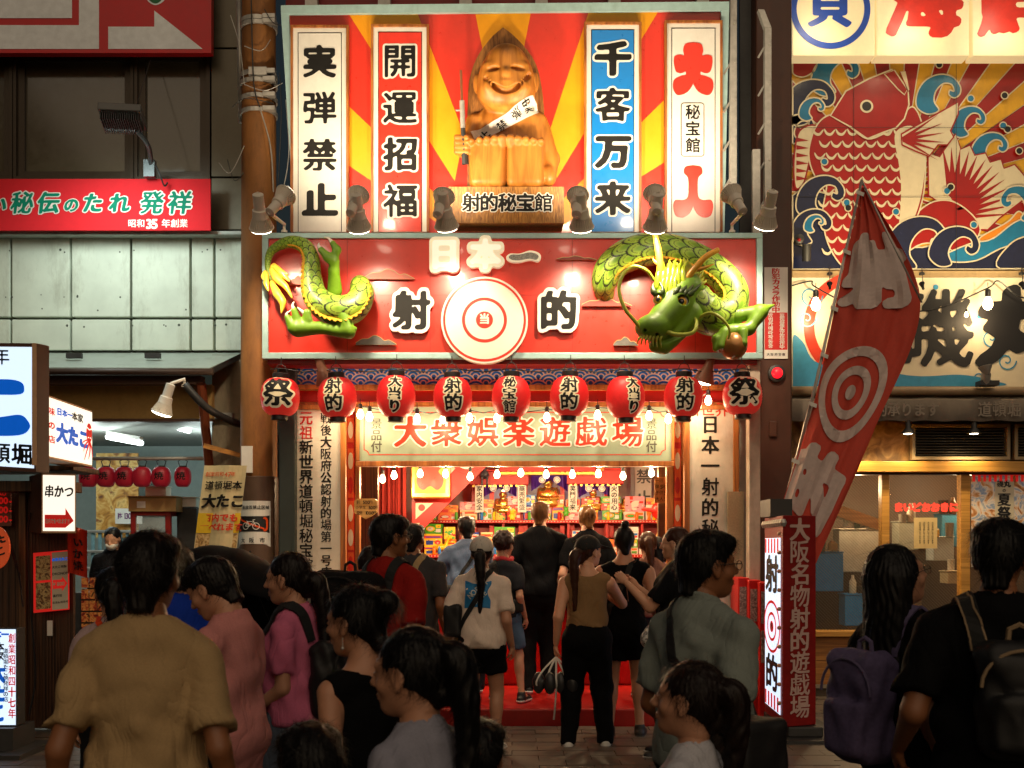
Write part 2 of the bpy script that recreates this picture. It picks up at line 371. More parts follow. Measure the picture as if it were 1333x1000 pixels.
# ---------------------------------------------------------------- implicit surfaces
class Field:
    def __init__(s, lo, hi, h):
        s.lo = np.array(lo, float); s.h = h; s.n = np.ceil((np.array(hi)-s.lo)/h).astype(int)+1
        s.V = np.full(s.n, 9., np.float32); s.ax = [s.lo[i]+h*np.arange(s.n[i]) for i in range(3)]
    def clone(s):
        c = Field.__new__(Field); c.lo, c.h, c.n, c.ax = s.lo, s.h, s.n, s.ax; c.V = np.full(s.n, 9., np.float32); return c
    def join(s, o, k):
        h = np.clip(.5+.5*(s.V-o.V)/k, 0, 1); s.V = s.V*(1-h)+o.V*h-k*h*(1-h)
    def sub(s, lo, hi, mrg):
        a = np.clip(np.floor((np.array(lo)-mrg-s.lo)/s.h).astype(int), 0, s.n); b = np.clip(np.ceil((np.array(hi)+mrg-s.lo)/s.h).astype(int)+1, 0, s.n)
        if (b <= a).any(): return None, None
        sl = tuple(slice(a[i], b[i]) for i in range(3))
        G = np.meshgrid(*[s.ax[i][sl[i]] for i in range(3)], indexing='ij'); return sl, G
    def comb(s, sl, d, k, op):
        v = s.V[sl]
        if op == 'sub': d = -d; 
        if k <= 0: s.V[sl] = np.minimum(v, d) if op == 'add' else np.maximum(v, d); return
        if op == 'add': h = np.clip(.5+.5*(v-d)/k, 0, 1); s.V[sl] = v*(1-h)+d*h-k*h*(1-h)
        else: h = np.clip(.5-.5*(v-d)/k, 0, 1); s.V[sl] = v*(1-h)+d*h+k*h*(1-h)
    def cone(s, a, b, r1, r2, k=.02, sc=(1, 1, 1), op='add'):
        a = np.array(a, float); b = np.array(b, float); rm = max(r1, r2)*1.0; ss = np.array(sc, float)
        sl, G = s.sub(np.minimum(a, b)-rm*ss, np.maximum(a, b)+rm*ss, k+s.h*3)
        if sl is None: return s
        P = [(G[i]-a[i])/ss[i] for i in range(3)]; ba = (b-a)/ss; L = (ba**2).sum()+1e-12
        t = np.clip((P[0]*ba[0]+P[1]*ba[1]+P[2]*ba[2])/L, 0, 1)
        d = np.sqrt((P[0]-ba[0]*t)**2+(P[1]-ba[1]*t)**2+(P[2]-ba[2]*t)**2)-(r1+(r2-r1)*t)
        s.comb(sl, d*min(sc), k, op); return s
    def ell(s, c, r, k=.02, op='add', M=None):
        c = np.array(c, float); r = np.array(r, float); rm = r.max() if M is not None else r
        sl, G = s.sub(c-rm, c+rm, k+s.h*3)
        if sl is None: return s
        P = [G[i]-c[i] for i in range(3)]
        if M is not None:
            Mi = np.array(M.to_3x3().inverted()); P = [Mi[i][0]*P[0]+Mi[i][1]*P[1]+Mi[i][2]*P[2] for i in range(3)]
        q = np.sqrt((P[0]/r[0])**2+(P[1]/r[1])**2+(P[2]/r[2])**2)
        g = np.sqrt((P[0]/r[0]**2)**2+(P[1]/r[1]**2)**2+(P[2]/r[2]**2)**2)+1e-9
        s.comb(sl, q*(q-1)/g, k, op); return s
    def rbox(s, c, hb, r=.01, k=.0, op='add', M=None):
        c = np.array(c, float); hb = np.array(hb, float); rm = np.linalg.norm(hb) if M is not None else hb
        sl, G = s.sub(c-rm, c+rm, k+s.h*3+r)
        if sl is None: return s
        P = [G[i]-c[i] for i in range(3)]
        if M is not None:
            Mi = np.array(M.to_3x3().inverted()); P = [Mi[i][0]*P[0]+Mi[i][1]*P[1]+Mi[i][2]*P[2] for i in range(3)]
        q = [np.abs(P[i])-(hb[i]-r) for i in range(3)]
        d = np.sqrt(sum(np.maximum(x, 0)**2 for x in q))+np.minimum(np.maximum(np.maximum(q[0], q[1]), q[2]), 0)-r
        s.comb(sl, d, k, op); return s
    def cut(s, p, nrm, k=.0):
        """remove the side the normal points to"""
        nrm = np.array(nrm, float); nrm /= np.linalg.norm(nrm); p = np.array(p, float)
        G = np.meshgrid(*s.ax, indexing='ij', sparse=True)
        d = (G[0]-p[0])*nrm[0]+(G[1]-p[1])*nrm[1]+(G[2]-p[2])*nrm[2]
        s.V = np.maximum(s.V, d).astype(np.float32) if k <= 0 else s.V
        return s
    def warp(s, fn):
        G = np.meshgrid(*s.ax, indexing='ij'); s.V = (s.V+fn(*G)).astype(np.float32); return s
    def polys(s):
        V = s.V.copy(); V[0] = V[-1] = 9; V[:, 0] = V[:, -1] = 9; V[:, :, 0] = V[:, :, -1] = 9
        B = V < 0; c = np.zeros(tuple(np.array(B.shape)-1), np.int8)
        for dx in (0, 1):
            for dy in (0, 1):
                for dz in (0, 1): c += B[dx:B.shape[0]-1+dx, dy:B.shape[1]-1+dy, dz:B.shape[2]-1+dz]
        act = (c > 0) & (c < 8); idx = np.argwhere(act); ids = np.full(act.shape, -1, np.int64); ids[act] = np.arange(len(idx))
        if not len(idx): return np.zeros((0, 3)), np.zeros((0, 4), int)
        acc = np.zeros((len(idx), 3)); cnt = np.zeros(len(idx)); I = idx.T
        cor = [(a, b, d) for a in (0, 1) for b in (0, 1) for d in (0, 1)]
        for p in cor:
            for ax in range(3):
                if p[ax]: continue
                q = list(p); q[ax] = 1
                a = V[I[0]+p[0], I[1]+p[1], I[2]+p[2]]; b = V[I[0]+q[0], I[1]+q[1], I[2]+q[2]]; x = (a < 0) != (b < 0)
                t = np.where(x, a/np.where(a == b, 1, a-b), 0); pos = np.tile(np.array(p, float), (len(idx), 1)); pos[:, ax] += t
                acc[x] += pos[x]; cnt[x] += 1
        vs = s.lo+(idx+acc/cnt[:, None])*s.h; fs = []
        for ax in range(3):
            o1, o2 = [(1, 2), (2, 0), (0, 1)][ax]; sa = [slice(None)]*3; sb = [slice(None)]*3; sa[ax] = slice(0, -1); sb[ax] = slice(1, None)
            x = B[tuple(sa)] != B[tuple(sb)]; e = np.argwhere(x)
            e = e[(e[:, o1] > 0) & (e[:, o2] > 0)]; 
            e = e[(e[:, o1] < act.shape[o1]) & (e[:, o2] < act.shape[o2]) & (e[:, ax] < act.shape[ax])]
            if not len(e): continue
            def g(a, b): q = e.copy(); q[:, o1] -= a; q[:, o2] -= b; return ids[q[:, 0], q[:, 1], q[:, 2]]
            Q = np.stack([g(0, 0), g(1, 0), g(1, 1), g(0, 1)], 1); ins = B[e[:, 0], e[:, 1], e[:, 2]]
            Q[~ins] = Q[~ins][:, ::-1]; fs.append(Q)
        fs = np.concatenate(fs); fs = fs[(fs >= 0).all(1)]; return vs, fs
def npmesh(name, parts, mats, M=None, smooth=True):
    vs = []; fs = []; o = 0; mi = []
    for p in parts:
        v, f = p[0], p[1]; vs.append(v); fs.append(f+o); o += len(v); mi.append(np.full(len(f), p[2] if len(p) > 2 else 0))
    v = np.concatenate(vs); f = np.concatenate(fs); mi = np.concatenate(mi)
    if M is not None: A = np.array(M); v = v @ A[:3, :3].T+A[:3, 3]
    me = bpy.data.meshes.new(name); me.vertices.add(len(v)); me.vertices.foreach_set('co', v.astype(np.float32).ravel())
    me.loops.add(len(f)*4); me.loops.foreach_set('vertex_index', f.astype(np.int32).ravel()); me.polygons.add(len(f))
    me.polygons.foreach_set('loop_start', np.arange(len(f), dtype=np.int32)*4)
    for m in mats: me.materials.append(m)
    me.polygons.foreach_set('material_index', mi.astype(np.int32))
    me.update(calc_edges=True); me.validate()
    me.polygons.foreach_set('use_smooth', np.ones(len(me.polygons), bool) if smooth else np.zeros(len(me.polygons), bool)); me.update(); return me
# ================================================================ materials shared by the scene
red = mat('sign_red', rgb('dc3224'), .3, var=.06, bump=.02, coat=.3, dirt=.12)
redp = mat('red_paint', rgb('c01008'), .4, var=.12, dirt=.25)
redd = mat('red_dark', rgb('8c0a08'), .5, var=.2, dirt=.3)
white = mat('white_paint', (.78, .75, .68), .4, var=.05, dirt=.1)
cream = mat('cream', (.74, .66, .5), .5, var=.06)
black = mat('black_ink', (.012, .011, .01), .6, var=.2, bump=.0, spec=.2)
trimb = mat('pale_blue_trim', rgb('a8c8c8'), .4, metal=.2, var=.1, dirt=.3)
yel = mat('ray_yellow', rgb('f0a010'), .4, var=.05)
gold = mat('gold', (.75, .45, .1), .3, metal=.8, var=.15)
steel = mat('galvanised', (.5, .48, .44), .45, metal=.5, var=.2, dirt=.4)
dark = mat('dark_metal', (.03, .03, .03), .5, var=.3)
blk = mat('black_plastic', (.015, .015, .016), .4, var=.2)
brownp = mat('brown_steel', rgb('4a2a1c'), .45, var=.1, dirt=.5)
woodw = wood('warm_wood', rgb('b87434'), rgb('7a4014'))
woodl = wood('light_wood', rgb('d8a860'), rgb('a87838'), axis=0)
woodd = wood('dark_wood', rgb('5a3820'), rgb('2c1a0e'), axis=2, rings=14)
rust = mat('rusty_brown_pole', rgb('94602e'), .7, var=.35, scale=5, bump=.15, stretch=(1, 1, .4), dirt=.8)
blueb = mat('panel_blue', rgb('0878c8'), .3, var=.04, coat=.3)
bulbm = emis('bulb_glow', (1, .72, .38), 18)
ledm = emis('led_face', (1, .86, .62), 16)
alum = mat('lamp_white', (.8, .74, .64), .4, var=.04)
# ================================================================ upper sunburst board (leans out at the top)
UT, UB = 10.98, 11.3
def upper(u, v, z=0):
    d = UB+(UT-UB)*(303-v)/295; p = W(u, v, d); return p+Vector((0, -1, -.1))*z
up = thing('sunburst_sign_board', 'large red and yellow sunburst board behind the smiling wooden statue', 'signboard')
mb = MB(); mb.poly([[(369, 12), (946, 8), (941, 303), (389, 303)]], upper, 0, .18, 0, 1)
for P in ([(455, 20), (544, 19), (604, 175), (592, 236)], [(766, 17), (857, 15), (725, 232), (713, 178)], [(619, 19), (691, 17), (655, 200)],
          [(378, 66), (484, 167), (560, 246), (615, 296), (588, 302), (484, 236), (380, 165)], [(937, 60), (864, 131), (730, 262), (722, 300), (864, 212), (934, 185)]):
    mb.poly([P], upper, .003, 0, 2)
mb.build('panel', [red, trimb, yel], up)
fm = MB()
def ubar(a, b, w, t=.05, mi=0):
    a = Vector(a); b = Vector(b); n = (b-a).normalized(); q = Vector((-n.y, n.x))*w/2
    fm.poly([[tuple(a+q), tuple(b+q), tuple(b-q), tuple(a-q)]], upper, t, t+.03, mi)
ubar((367, 15), (948, 10), 11); ubar((372, 20), (390, 303), 10, .045); ubar((943, 15), (937, 303), 10, .045)
fm.build('frame', trimb, up, bevel=.004)
def vpanel(x0, x1, y0, bgm, chars, ys, size, label, out=None, bottom=303, tr=1):
    """framed vertical slogan panel on the board"""
    t = thing('slogan_panel', label, 'sign panel', 'slogan panels on the sunburst board')
    m = MB(); m.poly([rect(x0, y0, x1, bottom)], upper, .05, .04, 0); m.poly([rect(x0+6, y0+6, x1-6, bottom)], upper, .054, 0, 1)
    m.poly([rect(x0+7, y0+7, x1-7, bottom)], upper, .056, 0, 2); m.build('panel', [white, black, bgm], t)
    m = MB()
    for a in (rect(x0-3, y0-3, x1+3, y0), rect(x0-3, y0, x0, bottom), rect(x1, y0, x1+3, bottom)): m.poly([a], upper, .075, .07)
    m.build('frame', woodw, t, bevel=.003)
    m = MB()
    for c, y in zip(chars, ys): text(m, c, upper, (x0+x1)/2, y, size, 0, out=out, omi=1, bx=4.6, by=3, blur=1.6, z=.062, tilt=.4, sx=1.03)
    if chars: m.build('lettering', [black, white], t)
    return t
vpanel(383, 452, 39, white, '実弾禁止', (87, 147, 208, 267), 44, 'white panel at the left end of the board reading 実弾禁止 in black')
vpanel(487, 556, 38, red, '開運招福', (86, 147, 207, 267), 45, 'red panel with white outlined lettering 開運招福 left of the statue', out=3.6)
vpanel(763, 831, 35, blueb, '千客万来', (83, 143, 203, 264), 45, 'blue panel with black lettering 千客万来 right of the statue', out=3.6)
tp = vpanel(867, 936, 33, white, '', (), 0, 'white panel with red club shapes around a boxed 秘宝館 at the right end')
m = MB()
def sym(P): return P+[(2*901-x, y) for x, y in P[::-1]]
m.poly([smooth2(sym([(901, 58), (891, 60), (888, 68), (889, 75), (884, 74), (877, 76), (876, 85), (879, 96), (886, 98), (891, 96), (891, 100), (884, 102), (876, 107), (875, 118), (880, 126), (889, 125), (896, 120), (901, 112)]), n=4)], upper, .062)
m.poly([smooth2(sym([(901, 217), (891, 219), (889, 227), (894, 233), (895, 245), (894, 258), (888, 262), (878, 262), (875, 270), (878, 282), (887, 285), (896, 280), (901, 271)]), n=4)], upper, .062)
m.poly([rrect(885, 136, 915.5, 206, 4), rrect(886, 137, 914.5, 205, 3)], upper, .062, 0, 1)
text(m, '秘宝館', upper, 900.5, 150, 20, 1, vert=True, pitch=1.08, bx=3, by=2, z=.062); m.build('lettering', [red, black], tp)
# wall and posts behind, above and beside
m = MB(); m.pbox(372, 952, -60, 12, 11.75, .1, 0)
for x in (405, 500, 606, 705, 800, 915): m.pbox(x-8, x+8, -60, 12, 11.6, .1, 1)
o = m.build('upper_wall', [redd, steel]); struct(o)
# ================================================================ wooden smiling statue
def Wp(u, v, dz=0): return np.array(upper(u, v, dz*.75))
st = thing('wooden_statue', 'carved smiling wooden figure seated with big soles forward, holding a rifle and wearing a sash', 'statue')
wst = wood('carved_wood', rgb('cc8434'), rgb('a0601e'), sc=4, rings=3, rough=.42); wpl = wood('plaque_wood', rgb('a06a30'), rgb('6a3e16'), rings=16)
k = 11.15/F
f = Field(Wp(600, 262, .0)+[-.1, -1.0, -.05], Wp(735, 70, 0)+[.1, .1, .1], .0115)
def E(u, v, dz, ru, rv, rd, kk=.04, op='add'): f.ell(Wp(u, v, dz), (ru*k, rd*.8, rv*k), kk, op)
def C(u1, v1, z1, u2, v2, z2, r1, r2, kk=.03, op='add'): f.cone(Wp(u1, v1, z1), Wp(u2, v2, z2), r1*k, r2*k, kk, op=op)
E(664, 205, .2, 50, 56, .24, .05); E(662, 165, .2, 42, 26, .2, .05); E(703, 210, .2, 18, 50, .17, .05)
E(659, 113, .34, 35, 36, .24, .03); E(659, 131, .35, 37, 26, .24, .04); E(659, 92, .34, 25, 22, .2, .04)
C(657, 84, .3, 657, 74, .3, 5, 1.5, .03)
E(622, 118, .28, 5, 13, .05, .012); E(696, 116, .28, 5, 13, .05, .012)
E(642, 128, .50, 13, 10, .08, .03); E(676, 128, .50, 13, 10, .08, .03); E(659, 113, .55, 7, 7, .07, .02); C(658, 100, .52, 659, 112, .56, 3, 4, .02)
E(641, 107, .55, 11, 3, .05, .012, 'sub'); E(675, 106, .55, 11, 3, .05, .012, 'sub')
C(633, 100, .47, 650, 99, .51, 2.4, 2.6, .03); C(667, 99, .51, 684, 100, .47, 2.6, 2.4, .03)
C(651, 84, .47, 654, 90, .49, .8, .8, .004, 'sub'); C(664, 90, .49, 667, 84, .47, .8, .8, .004, 'sub')
# big grin: a crescent cut with a plump upper lip
for i in range(12):
    a = i/11; b = (i+1)/11; g = lambda t: (635+48*t, 119+17*(1-(2*t-1)**2), .50+.1*(1-(2*t-1)**2))
    p, q = g(a), g(b); f.cone(Wp(*p), Wp(*q), 3.6*k, 3.6*k, .006, op='sub')
for i in range(8):
    a = i/8; b = (i+1)/8; g = lambda t: (643+32*t, 119+5*(1-(2*t-1)**2), .50+.08*(1-(2*t-1)**2))
    f.cone(Wp(*g(a)), Wp(*g(b)), 3.3*k, 3.3*k, .01)
for s_ in (-1, 1):
    # soles: two big slabs with toes
    cx = 659.5+s_*23.5
    f.rbox(Wp(cx, 227, .5), (23*k, .11, 30*k), .06, .02)
    for j in range(5):
        tx = 659.5+s_*(5+j*9.6); C(tx, 202-(.3*j), .58, tx, 196+(j*.8 if j else 0), .62, 5.2-(.25*j), 5.2-(.25*j), .008)
        
f.cone(Wp(659.5, 192, .66), Wp(659.5, 258, .64), 1.3*k, 1.3*k, .008, op='sub')
C(700, 165, .2, 716, 215, .3, 12, 11, .04); C(716, 215, .3, 712, 240, .42, 11, 10, .03); E(713, 240, .46, 9, 13, .09, .03)
C(618, 165, .2, 612, 190, .3, 11, 9, .04); C(612, 190, .3, 605, 200, .46, 9, 9, .03); E(604, 203, .48, 10, 14, .1, .02)
for j in range(4): C(597, 193+j*6, .54, 611, 194+j*6, .57, 3.8, 3.6, .005)
for s_ in (-1, 1):
    for j, rr in enumerate((8, 14)):
        pass
body_me = npmesh('statue_body', [f.polys()], [wst]); body = link('body', body_me, st)
m = MB(); m.poly([smooth2([(655, 43), (640, 56), (623, 79), (613, 105), (610, 130), (609, 170)], False, 5)+[(609, 258), (709, 258)]+smooth2([(709, 170), (706, 130), (699, 95), (686, 72), (668, 53), (655, 43)], False, 5)], upper, .15, .07)
m.build('back_plaque', wpl, st, bevel=.006)
# sash wrapped over the carved body
bvh = BVHTree.FromPolygons([v.co for v in body_me.vertices], [tuple(p.vertices) for p in body_me.polygons])
def wrapf(base, off=.012, dirn=(0, 1, .0)):
    dv = Vector(dirn).normalized()
    def g(u, v, z=0):
        p = base(u, v, 0); h = bvh.ray_cast(p-dv*1.5, dv); q = h[0] if h[0] is not None else p-dv*.3
        return q-dv*(off+z)
    return g
wf = wrapf(upper, .012)
m = MB(); N_ = 26; a0, a1 = Vector((617, 192)), Vector((697, 150))
for i in range(N_):
    for j in range(5):
        q = []
        for (s1, s2) in ((i, j), (i+1, j), (i+1, j+1), (i, j+1)):
            t = s1/N_; c = a0.lerp(a1, t); c.y += 4*math.sin(math.pi*t); wv = Vector((.42, .9))*(15+3*t); q.append(c-wv/2+wv*s2/5)
        m.add([wf(a.x, a.y) for a in q], [(0, 3, 2, 1)])
for ch, (x, y), rot in zip('実弾禁止', ((687, 156), (673, 166), (654, 180), (632, 191)), (.55,)*4):
    text(m, ch, wf, x, y, 13, 1, z=.004, bx=2.5, by=2, rot=rot+.1)
m.build('sash', [white, black], st)
m = MB(); m.tube([Wp(602.5, 110, .58), Wp(604, 150, .58)], .012, 8, 0); m.tube([Wp(604, 148, .58), Wp(605, 182, .58)], .024, 8, 1)
m.tube([Wp(605, 180, .57), Wp(606, 200, .56), Wp(608, 227, .55)], [.02, .026, .034], 8, 2); m.tube([Wp(596, 160, .58), Wp(604, 160, .58)], .009, 6, 1)
m.build('rifle', [mat('copper_barrel', (.4, .16, .08), .4, metal=.6), steel, dark], st, smooth='auto')
pd = thing('statue_pedestal', 'striped wooden pedestal reading 射的秘宝館 under the smiling statue', 'pedestal')
m = MB(); m.poly([rect(588, 258, 731, 303)], upper, .52, .46); m.build('block', wood('pedestal_wood', rgb('c88a3c'), rgb('7a4a18'), rings=22), pd, bevel=.008)
m = MB(); text(m, '射的秘宝館', upper, 616, 280, 24, 0, out=3.2, omi=1, z=.528, bx=4, by=2.5, pitch=.93); m.build('lettering', [black, white], pd)
# ================================================================ main red sign
DM = 10.95; fd = front(DM)
ms = thing('shooting_gallery_sign', 'big red glossy sign with dragons and target reading 日本一 射的 above the lanterns', 'signboard')
m = MB(); m.pbox(343, 991, 305, 466, DM, .12, 0); m.build('panel', red, ms)
m = MB()
for a in ((341, 993, 303, 310), (341, 993, 459, 467)): m.pbox(*a, DM-.04, .1)
for a in ((341, 349, 310, 459), (985, 993, 310, 459)): m.pbox(*a, DM-.038, .1)
m.build('frame', trimb, ms, bevel=.005)
m = MB(); m.box(X(349, 11), X(985, 11), DM+.02, DM+.3, Z(474, DM), Z(467.3, DM)); m.build('underside_rail', redd, ms, bevel=.005)
m = MB()
for x in (452, 560, 640, 745, 820, 905): m.pbox(x-.25, x+.25, 310.5, 458.5, DM-.0012, .001)
m.pbox(349.5, 984.5, 384, 384.5, DM-.0012, .001); m.build('panel_seam', redd, ms)
grey = mat('cloud_grey', (.16, .15, .14), .4, var=.3); rcl = mat('cloud_brown', rgb('8a2c1c'), .5); gcl = mat('gold_line', (.6, .42, .16), .4)
pcl = mat('cloud_pink', rgb('c86a58'), .5)
def cloud(x0, x1, yb, h, mi, nm=3, z=.05):
    pts = [(x0, yb)]; random.seed(int(x0))
    top = [(x0, yb-h*.2), (x0+(x1-x0)*.15, yb-h*.6), (x0+(x1-x0)*.3, yb-h*.65), (x0+(x1-x0)*.45, yb-h), (x0+(x1-x0)*.6, yb-h*.8), (x0+(x1-x0)*.7, yb-h*.45), (x0+(x1-x0)*.82, yb-h*.5), (x1, yb-h*.05)]
    P = smooth2(top, False, 4)+[(x1, yb), (x0, yb)]; c = MB(); c.poly([P], fd, z, .03, mi, 3); c.stroke(P[:-2], .7, fd, z+.002, 3)
    c.build('cloud', [grey, rcl, pcl, gcl], ms)
for a in ((378, 402, 372, 12, 2), (475, 540, 365, 13, 2), (464, 517, 450, 12, 0), (724, 776, 340, 5, 1), (757, 822, 400, 11, 1), (798, 830, 451, 11, 0)): cloud(*a)
def letter(ch, x, y, size, mats, label=None, **kw):
    m = MB(); text(m, ch, fd, x, y, size, 0, omi=1, **kw); return m.build('lettering', mats, ms, label=label)
letter('射', 536, 411, 52, [black, white], out=6, oth=.05, z=.07, bx=5, by=3.2, blur=1.6, th=.005, sx=.95)
letter('的', 727, 411, 52, [black, white], out=6, oth=.05, z=.07, bx=5, by=3.2, blur=1.6, th=.005, sx=.95)
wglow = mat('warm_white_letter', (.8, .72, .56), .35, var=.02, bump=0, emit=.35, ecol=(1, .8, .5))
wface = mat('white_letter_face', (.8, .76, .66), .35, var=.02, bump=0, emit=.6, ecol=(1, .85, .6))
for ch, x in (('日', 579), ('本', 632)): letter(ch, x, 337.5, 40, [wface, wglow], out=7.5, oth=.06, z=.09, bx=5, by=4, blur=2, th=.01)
m = MB(); Pn = smooth2([(659, 338), (664, 333), (676, 333), (690, 329), (701, 332), (704, 338), (700, 343), (690, 341), (675, 344), (664, 343)])
m.poly([Pn], fd, .08, .05, 0); m.poly([[(681.5+(x-681.5)*.86, 337+(y-337)*.68) for x, y in Pn]], fd, .083, 0, 1); m.build('lettering', [wglow, mat('grey_speckle', (.4, .38, .34), .5, var=.5, scale=80)], ms)
tg = MB()
for i, (r, mi) in enumerate(((56, 0), (53.5, 1), (50.5, 0), (29, 1), (25, 0), (11, 1))):
    tg.poly([circ(631, 419.5, r, 72)], fd, .1+.002*i, .08 if i == 0 else 0, mi)
text(tg, '当', fd, 631, 419.5, 14, 0, bx=4, by=3, z=.114); tg.build('target_disc', [mat('target_white', (.8, .75, .64), .35, var=.03), red], ms)
# side post and blue ledge next to the sign
m = MB(); m.pbox(975, 990, 467, 760, 11.0, .15); m.pbox(962, 974, 470, 760, 11.4, .12); o = tag(m.build('cream_downpipe', mat('cream_pipe', (.5, .42, .33), .5, dirt=.5), bevel=.01), 'cream square post running down beside the right festival lantern', 'post')
# ================================================================ dragons
def dragon_tube(pts, rads, nseg=9, n=72, seed=0, base=(0.15, .29, .02), pale=(.36, .49, .06), scale_n=None, belly=None, ang0=0, sq=1.0):
    """swept body with painted scallop scales; pts in space"""
    P = smooth3(pts, nseg); rr = []
    for i in range(len(P)):
        t = i/(len(P)-1)*(len(rads)-1); j = min(int(t), len(rads)-2); rr.append(rads[j]+(rads[j+1]-rads[j])*(t-j))
    mbx = MB(); mbx.tube(P, rr, n); V = len(P); L = [0]
    for i in range(1, V): L.append(L[-1]+(P[i]-P[i-1]).length/max(rr[i], .02))
    cols = np.zeros((V*n, 4)); M_ = scale_n or 9
    for i in range(V):
        for kx in range(n):
            a = kx/n*M_; u = L[i]*1.25; r_ = math.floor(u+1.15); best = .5
            for row in (r_, r_-1, r_-2):
                off = .5*(row % 2); dx = a-off-math.floor(a-off+.5); d = math.hypot(dx/.57, (u-row)/1.15)
                if d <= 1: best = d; break
            d = best; c = Vector(base).lerp(Vector(pale), max(0, min(1, 1-abs(d-.6)*2.6)))
            if d > .86: c = Vector((.012, .014, .004))
            elif .55 < d < .62: c = Vector((.07, .10, .012))
            cols[i*n+kx] = (*c, 1)
    return mbx, cols, P, rr
dragm = vcol('dragon_scales', .45, coat=.08); dgreen = mat('dragon_green', rgb('6e961e'), .5, coat=.1, dirt=.15, var=.25, scale=9); dpale = mat('dragon_pale', rgb('a8b034'), .45, coat=.1, var=.2)
dyel = mat('dragon_gold', rgb('e0a030'), .35, coat=.3, var=.2, scale=9); claw = mat('claw_white', (.75, .7, .6), .3); dkg = mat('dragon_dark_green', rgb('3a4a1c'), .4, var=.3)
mouthr = mat('mouth_red', (.25, .05, .02), .5)
def dbody(name, parent, *a, **kw):
    mbx, cols, P, rr = dragon_tube(*a, **kw); me = mbx.mesh(name, [dragm], True)
    ca = me.color_attributes.new('Col', 'FLOAT_COLOR', 'POINT'); ca.data.foreach_set('color', cols.astype(np.float32).ravel()); link(name, me, parent)
    return P, rr
def dfield(parent, name, prims, m, lo, hi, h=.009):
    f = Field(lo, hi, h)
    for p in prims:
        if p[0] == 'c': f.cone(p[1], p[2], p[3], p[4], p[5] if len(p) > 5 else .02)
        elif p[0] == 'e': f.ell(p[1], p[2], p[3] if len(p) > 3 else .02)
        elif p[0] == '-e': f.ell(p[1], p[2], p[3] if len(p) > 3 else .01, 'sub')
        elif p[0] == '-c': f.cone(p[1], p[2], p[3], p[4], p[5] if len(p) > 5 else .01, op='sub')
    return link(name, npmesh(name, [f.polys()], [m]), parent)
Dp = lambda u, v, z: tuple(fd(u, v, z if z < .35 else .35+(z-.35)*.5))
kd = DM/F
d1 = thing('dragon_tail_relief', 'green scaly dragon tail with clawed feet at the left end of the red sign', 'dragon')
TP = [Dp(358, 372, .1), Dp(352, 352, .12), Dp(356, 334, .14), Dp(370, 324.5, .16), Dp(386, 322.5, .2), Dp(403, 330, .24), Dp(411, 347, .26), Dp(411, 368, .24), Dp(416, 392, .26), Dp(431, 408, .3), Dp(450, 414, .32), Dp(467, 408, .3), Dp(475, 392, .24), Dp(472, 378, .14), Dp(468, 371, .0)]
TR = [r*kd for r in (2, 3.5, 5, 6.5, 8, 9.5, 11, 13, 16, 19, 20, 18.5, 16, 14, 12)]
P1, r1 = dbody('body', d1, TP, TR, nseg=26, n=120, scale_n=7)
def spine(P, rr, i0, i1, parent, side, m, step=3, hgt=.45):
    c = MB()
    for i in range(i0, i1, step):
        t = (P[min(i+1, len(P)-1)]-P[i-1]).normalized(); out = Vector((0, -1, 0)); w = t.cross(out).normalized()*side
        b = P[i]+(out*.72+w*.62).normalized()*rr[i]*.97; n_ = (out*.9+w*.7).normalized(); hh = rr[i]*hgt
        q = t*hh*.75; s2 = n_.cross(t).normalized()*.008
        c.add([b-q-s2, b+q-s2, b+q*.55+n_*hh-s2*.3, b-q+s2, b+q+s2, b+q*.55+n_*hh+s2*.3], [(0, 1, 2), (3, 5, 4), (0, 3, 4, 1), (1, 4, 5, 2), (2, 5, 3, 0)])
    c.build('spine_fin', m, parent)
spine(P1, r1, 98, 350, d1, 1, dyel, 6, .42)
# tail flame
c = MB()
for pts, rs in (([(358, 372), (366, 388), (374, 400), (373, 415)], (3, 6, 5, .6)), ([(358, 355), (365, 368), (378, 380), (387, 396)], (3, 5.5, 4, .6)), ([(360, 350), (372, 362), (383, 374)], (3, 5, .6)), ([(358, 352), (370, 360), (381, 365)], (3, 4.5, .6)), ([(352, 360), (352, 375), (356, 386)], (2, 4, .6)), ([(350, 358), (348, 366), (350, 372)], (1.5, 3, .5))):
    Q = smooth3([Dp(x, y, .16+.03*i) for i, (x, y) in enumerate(pts)], 6); rr = [kd*np.interp(i/(len(Q)-1), np.linspace(0, 1, len(rs)), rs) for i in range(len(Q))]
    c.tube(Q, rr, 10)
c.build('tail_flame', mat('tail_flame_gold', rgb('f0c040'), .35, coat=.3, var=.25), d1, smooth=True)
prims = [('c', Dp(440, 384, .2), Dp(441, 362, .3), .07, .05), ('c', Dp(441, 362, .3), Dp(443, 352, .34), .05, .045), ('c', Dp(436, 348, .36), Dp(426, 338, .36), .042, .03), ('c', Dp(441, 350, .34), Dp(446, 338, .36), .042, .038), ('c', Dp(446, 338, .36), Dp(441, 330, .37), .036, .028), ('c', Dp(441, 352, .34), Dp(434, 347, .36), .045, .04)]
dfield(d1, 'upper_claw_foot', prims, dgreen, Dp(415, 395, .55), np.array(Dp(460, 320, 0)))
